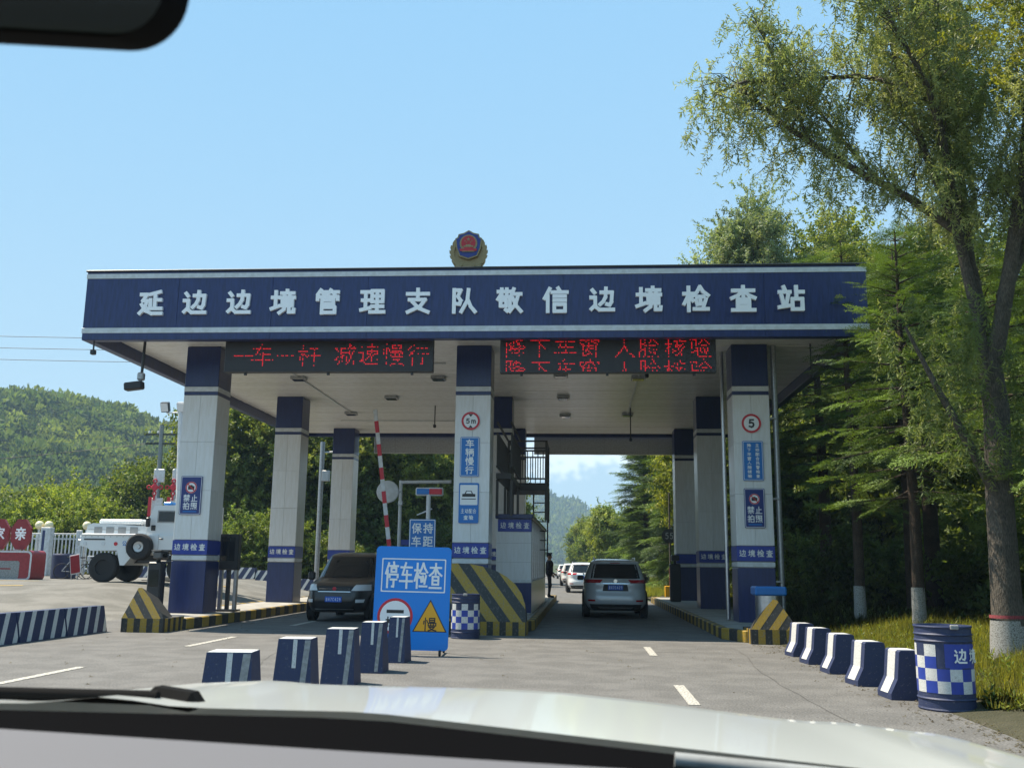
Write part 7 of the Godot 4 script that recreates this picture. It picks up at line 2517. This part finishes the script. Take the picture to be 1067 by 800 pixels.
func build_person() -> void:
	var o := thing("person", "person in dark uniform and cap standing on the island behind the guard booth", "person", Vector3(-1.32, 0.25, -40.2), PI * 0.5)
	var V := PackedVector3Array()
	var N := PackedVector3Array()
	var C := PackedColorArray()
	var cloth := Color(0.012, 0.014, 0.026)
	var skin := Color(0.42, 0.25, 0.17)
	var shoe := Color(0.012, 0.012, 0.012)
	var body := [
		[Vector3(0, 0.98, 0), Vector3(0, 1.12, 0.0), 0.15, 0.145], [Vector3(0, 1.12, 0), Vector3(0, 1.34, 0.01), 0.145, 0.165],
		[Vector3(-0.11, 1.40, 0), Vector3(0.11, 1.40, 0), 0.10, 0.10], [Vector3(0, 1.42, 0), Vector3(0, 1.56, 0.0), 0.058, 0.056],
		[Vector3(0.095, 0.94, 0), Vector3(0.11, 0.50, 0.02), 0.095, 0.065], [Vector3(0.11, 0.50, 0.02), Vector3(0.12, 0.10, -0.02), 0.065, 0.045], [Vector3(0.12, 0.05, -0.03), Vector3(0.14, 0.04, 0.15), 0.05, 0.04],
		[Vector3(-0.095, 0.94, 0), Vector3(-0.11, 0.50, 0.04), 0.095, 0.065], [Vector3(-0.11, 0.50, 0.04), Vector3(-0.12, 0.10, 0.0), 0.065, 0.045], [Vector3(-0.12, 0.05, 0.0), Vector3(-0.14, 0.04, 0.18), 0.05, 0.04],
		[Vector3(0.20, 1.40, 0), Vector3(0.26, 1.13, -0.02), 0.062, 0.048], [Vector3(0.26, 1.13, -0.02), Vector3(0.24, 0.92, 0.12), 0.046, 0.034],
		[Vector3(-0.20, 1.40, 0), Vector3(-0.26, 1.13, -0.02), 0.062, 0.048], [Vector3(-0.26, 1.13, -0.02), Vector3(-0.22, 0.98, 0.18), 0.046, 0.034],
	]
	field_mesh(body, 0.022, 0.06, func(p: Vector3): return shoe if p.y < 0.085 else (skin if p.y > 1.49 else cloth), V, N, C)
	var head := [[Vector3(0, 1.66, -0.01), Vector3(0, 1.70, -0.01), 0.098, 0.100], [Vector3(0, 1.60, 0.03), Vector3(0, 1.62, 0.03), 0.062, 0.07], [Vector3(0, 1.655, 0.088), Vector3(0, 1.635, 0.112), 0.012, 0.017],
		[Vector3(0.098, 1.66, -0.01), Vector3(0.098, 1.63, -0.005), 0.016, 0.012], [Vector3(-0.098, 1.66, -0.01), Vector3(-0.098, 1.63, -0.005), 0.016, 0.012], [Vector3(0, 1.52, 0), Vector3(0, 1.6, 0), 0.055, 0.055],
		[Vector3(-0.02, 1.595, 0.088), Vector3(0.02, 1.595, 0.088), 0.009, 0.009]]
	field_mesh(head, 0.011, 0.022, func(_p: Vector3): return skin, V, N, C)
	for s in [-1, 1]:
		var w := Vector3(0.24, 0.92, 0.12) if s > 0 else Vector3(-0.22, 0.98, 0.18)
		var d := Vector3(-0.02, -0.21, 0.14).normalized() if s > 0 else Vector3(0.04, -0.15, 0.2).normalized()
		var side := Vector3(0, d.z, -d.y).normalized()
		var hand := [[w, w + d * 0.08, 0.028, 0.034]]
		for k in 4:
			var b := w + d * 0.085 + side * (k - 1.5) * 0.019
			var L: float = [0.07, 0.08, 0.075, 0.058][k]
			var m := b + d * L * 0.5
			hand.append([b, m, 0.009, 0.0085])
			hand.append([m, m + (d + Vector3(-s * 0.7, 0, 0)).normalized() * L * 0.5, 0.0085, 0.0075])
		hand.append([w + d * 0.03 - side * 0.025, w + d * 0.075 - side * 0.055, 0.011, 0.009])
		field_mesh(hand, 0.006, 0.008, func(_p: Vector3): return skin, V, N, C)
	var a := []
	a.resize(Mesh.ARRAY_MAX)
	a[Mesh.ARRAY_VERTEX] = V
	a[Mesh.ARRAY_NORMAL] = N
	a[Mesh.ARRAY_COLOR] = C
	var m := ArrayMesh.new()
	m.add_surface_from_arrays(Mesh.PRIMITIVE_TRIANGLES, a)
	var mat := StandardMaterial3D.new()
	mat.vertex_color_use_as_albedo = true
	mat.roughness = 0.75
	partm("body", m, mat, o)
	var st := new_st()
	lathe(st, [Vector2(0.104, 1.705), Vector2(0.108, 1.74), Vector2(0.135, 1.785), Vector2(0.12, 1.80), Vector2(0.0, 1.81)], 24, T(0, 0, -0.01))
	part("cap", st, M.uniform, o)
	st = new_st()
	prism(st, PackedVector2Array([Vector2(-0.085, 0.0), Vector2(0.085, 0.0), Vector2(0.05, 0.06), Vector2(-0.05, 0.06)]), Transform3D(Basis(Vector3.RIGHT, PI / 2 + 0.3), Vector3(0, 1.712, 0.085)), 0.006)
	part("cap_peak", st, M.signblack, o)
	st = new_st()
	lathe(st, [Vector2(0.099, 1.63), Vector2(0.106, 1.67), Vector2(0.105, 1.705)], 20, T(0, 0, -0.018))
	part("hair", st, M.signblack, o)
	for x in [-0.035, 0.035]:
		st = new_st()
		prism(st, disc(0.009, 10), T(x, 1.665, 0.0885), 0.004)
		part("eye", st, M.signblack, o)

# ---------------------------------------------------------------- the car we sit in
func build_own_car() -> void:
	var cx := -0.05
	var base := Vector3(cx, 0.012, -1.0)
	var o := thing("white_car", "white car hood, black cowl and grey dashboard seen from inside along the bottom", "car", base)
	var cm := func(x: float) -> float: return 1.0 - pow(absf(x - cx) / 0.93, 2.6)
	# hood surface
	var rows := []
	for i in 15:
		var t := i / 14.0
		var z := lerpf(-1.16, -2.06, t)
		var row := []
		for j in 41:
			var x := lerpf(cx - 0.88, cx + 0.88, j / 40.0)
			var y0: float = 1.330 - 0.085 * maxf(0.0, x + 0.25)
			var y1: float = 1.276 - 0.055 * sst(-0.15, 0.62, x) - 0.10 * pow(maxf(0.0, absf(x - cx) - 0.62) / 0.26, 2.0)
			var y := lerpf(y0, y1, minf(t / 0.8, 1.0)) - 0.35 * pow(maxf(0.0, t - 0.72) / 0.28, 2.4)
			y += 0.010 * exp(-pow((absf(x - cx) - 0.52) / 0.06, 2.0)) * (1.0 - t * 0.6)
			row.append(Vector3(x, y, z) - base)
		rows.append(row)
	var st := new_st()
	sheet(st, rows, Vector3.UP)
	part("hood", st, M.ownwhite, o)
	# nose and flanks under the hood
	var g := []
	for i in 9:
		var t := i / 8.0
		var row := []
		for j in 41:
			var q: Vector3 = rows[14][j]
			row.append(Vector3(q.x, lerpf(q.y, 0.32, t), q.z - 0.10 * sin(t * PI * 0.7)))
		g.append(row)
	st = new_st()
	sheet(st, g, Vector3(0, 0, -1))
	part("nose", st, M.ownwhite, o)
	for s in [0, 40]:
		g = []
		for i in 7:
			var t := i / 6.0
			var row := []
			for j in 15:
				var q: Vector3 = rows[j][s]
				row.append(Vector3(q.x + (0.03 if s else -0.03) * sin(t * PI), lerpf(q.y, 0.40, t), q.z))
			g.append(row)
		st = new_st()
		sheet(st, g, Vector3(1 if s else -1, 0, 0))
		part("fender", st, M.ownwhite, o)
	wheel(o, -0.82, 0.35, -0.55, 0.22)
	wheel(o, 0.82, 0.35, -0.55, 0.22)
	# black cowl between hood and dashboard
	g = []
	for i in 6:
		var t := i / 5.0
		var row := []
		for j in 21:
			var x := lerpf(cx - 0.85, cx + 0.85, j / 20.0)
			var ya: float = 1.324 - 0.085 * maxf(0.0, x + 0.25)
			var yb: float = 1.338 - 0.035 * (x + 0.25)
			row.append(Vector3(x, lerpf(ya, yb, t) - 0.05 * sin(t * PI), lerpf(-1.15, -0.83, t)) - base)
		g.append(row)
	st = new_st()
	sheet(st, g, Vector3.UP)
	part("cowl", st, M.cowl, o)
	# dashboard
	g = []
	for i in 9:
		var t := i / 8.0
		var row := []
		for j in 21:
			var x := lerpf(cx - 0.80, cx + 0.80, j / 20.0)
			var yb: float = 1.344 - 0.035 * (x + 0.25)
			row.append(Vector3(x, yb + 0.006 * sin(t * PI * 0.5) - 0.22 * pow(maxf(0.0, t - 0.55) / 0.45, 2.0), lerpf(-0.855, -0.42, t)) - base)
		g.append(row)
	st = new_st()
	sheet(st, g, Vector3.UP)
	part("dashboard", st, M.dash, o)
	# wipers
	for q in [[-0.62, 1.285, -1.24, -0.50, 1.275, -1.20]]:
		st = new_st()
		cbox(st, Vector3(-0.52, 1.328, -1.25) - base, Vector3(0.075, 0.024, 0.04), 0.011, RY(-0.15) * Basis(Vector3.BACK, -0.10))
		part("wiper_arm", st, M.mirrorplastic, o)
	st = new_st()
	tube(st, [Vector3(-0.53, 1.332, -1.22) - base, Vector3(-0.85, 1.336, -1.21) - base, Vector3(-1.05, 1.33, -1.20) - base], [0.009, 0.007, 0.006], 8)
	part("wiper_blade", st, M.mirrorplastic, o)
	st = new_st()
	tube(st, [Vector3(0.10, 1.297, -1.10) - base, Vector3(0.28, 1.285, -1.09) - base, Vector3(0.40, 1.275, -1.08) - base], [0.008, 0.009, 0.007], 8)
	part("wiper_arm", st, M.greyconc, o)
	# windscreen surround and mirror
	for s in [-1, 1]:
		st = new_st()
		tube(st, [Vector3(cx + s * 0.86, 1.20, -1.1) - base, Vector3(cx + s * 0.80, 1.55, -0.75) - base, Vector3(cx + s * 0.70, 1.92, -0.30) - base], [0.04, 0.04, 0.04], 8)
		part("pillar", st, M.ownwhite, o)
	bxp("roof_header", Vector3(cx, 1.95, -0.26) - base, Vector3(1.46, 0.06, 0.16), M.ownwhite, o, 0.02)
	var mir := Node3D.new()
	mir.name = "rear_view_mirror"
	o.add_child(mir, true)
	mir.position = Vector3(-0.358, 1.8515, -0.5) - base
	mir.basis = RY(0.12) * Basis(Vector3.BACK, -0.02) * Basis(Vector3.RIGHT, 0.28)
	var rim := []
	for k in [[0.0, 0.90], [0.012, 1.0], [0.026, 0.96], [0.040, 0.80], [0.048, 0.5], [0.050, 0.02]]:
		var row := []
		for p in rrect(0.235 * k[1], 0.08 * k[1], 0.0395 * k[1], 10):
			row.append(Vector3(p.x, p.y, -k[0]))
		rim.append(row)
	st = new_st()
	sheet(st, rim, Vector3(0, 1, 0), true)
	part("housing", st, M.mirrorplastic, mir)
	st = new_st()
	prism(st, rrect(0.21, 0.069, 0.03, 8), T(0, 0, 0.001), 0.0)
	part("glass", st, M.glassdark, mir)
	st = new_st()
	tube(st, [Vector3(0, 0.03, -0.03), Vector3(0.03, 0.10, -0.0), Vector3(0.03, 0.15, 0.18)], [0.014, 0.012, 0.012], 8)
	part("stem", st, M.darkplastic, mir)
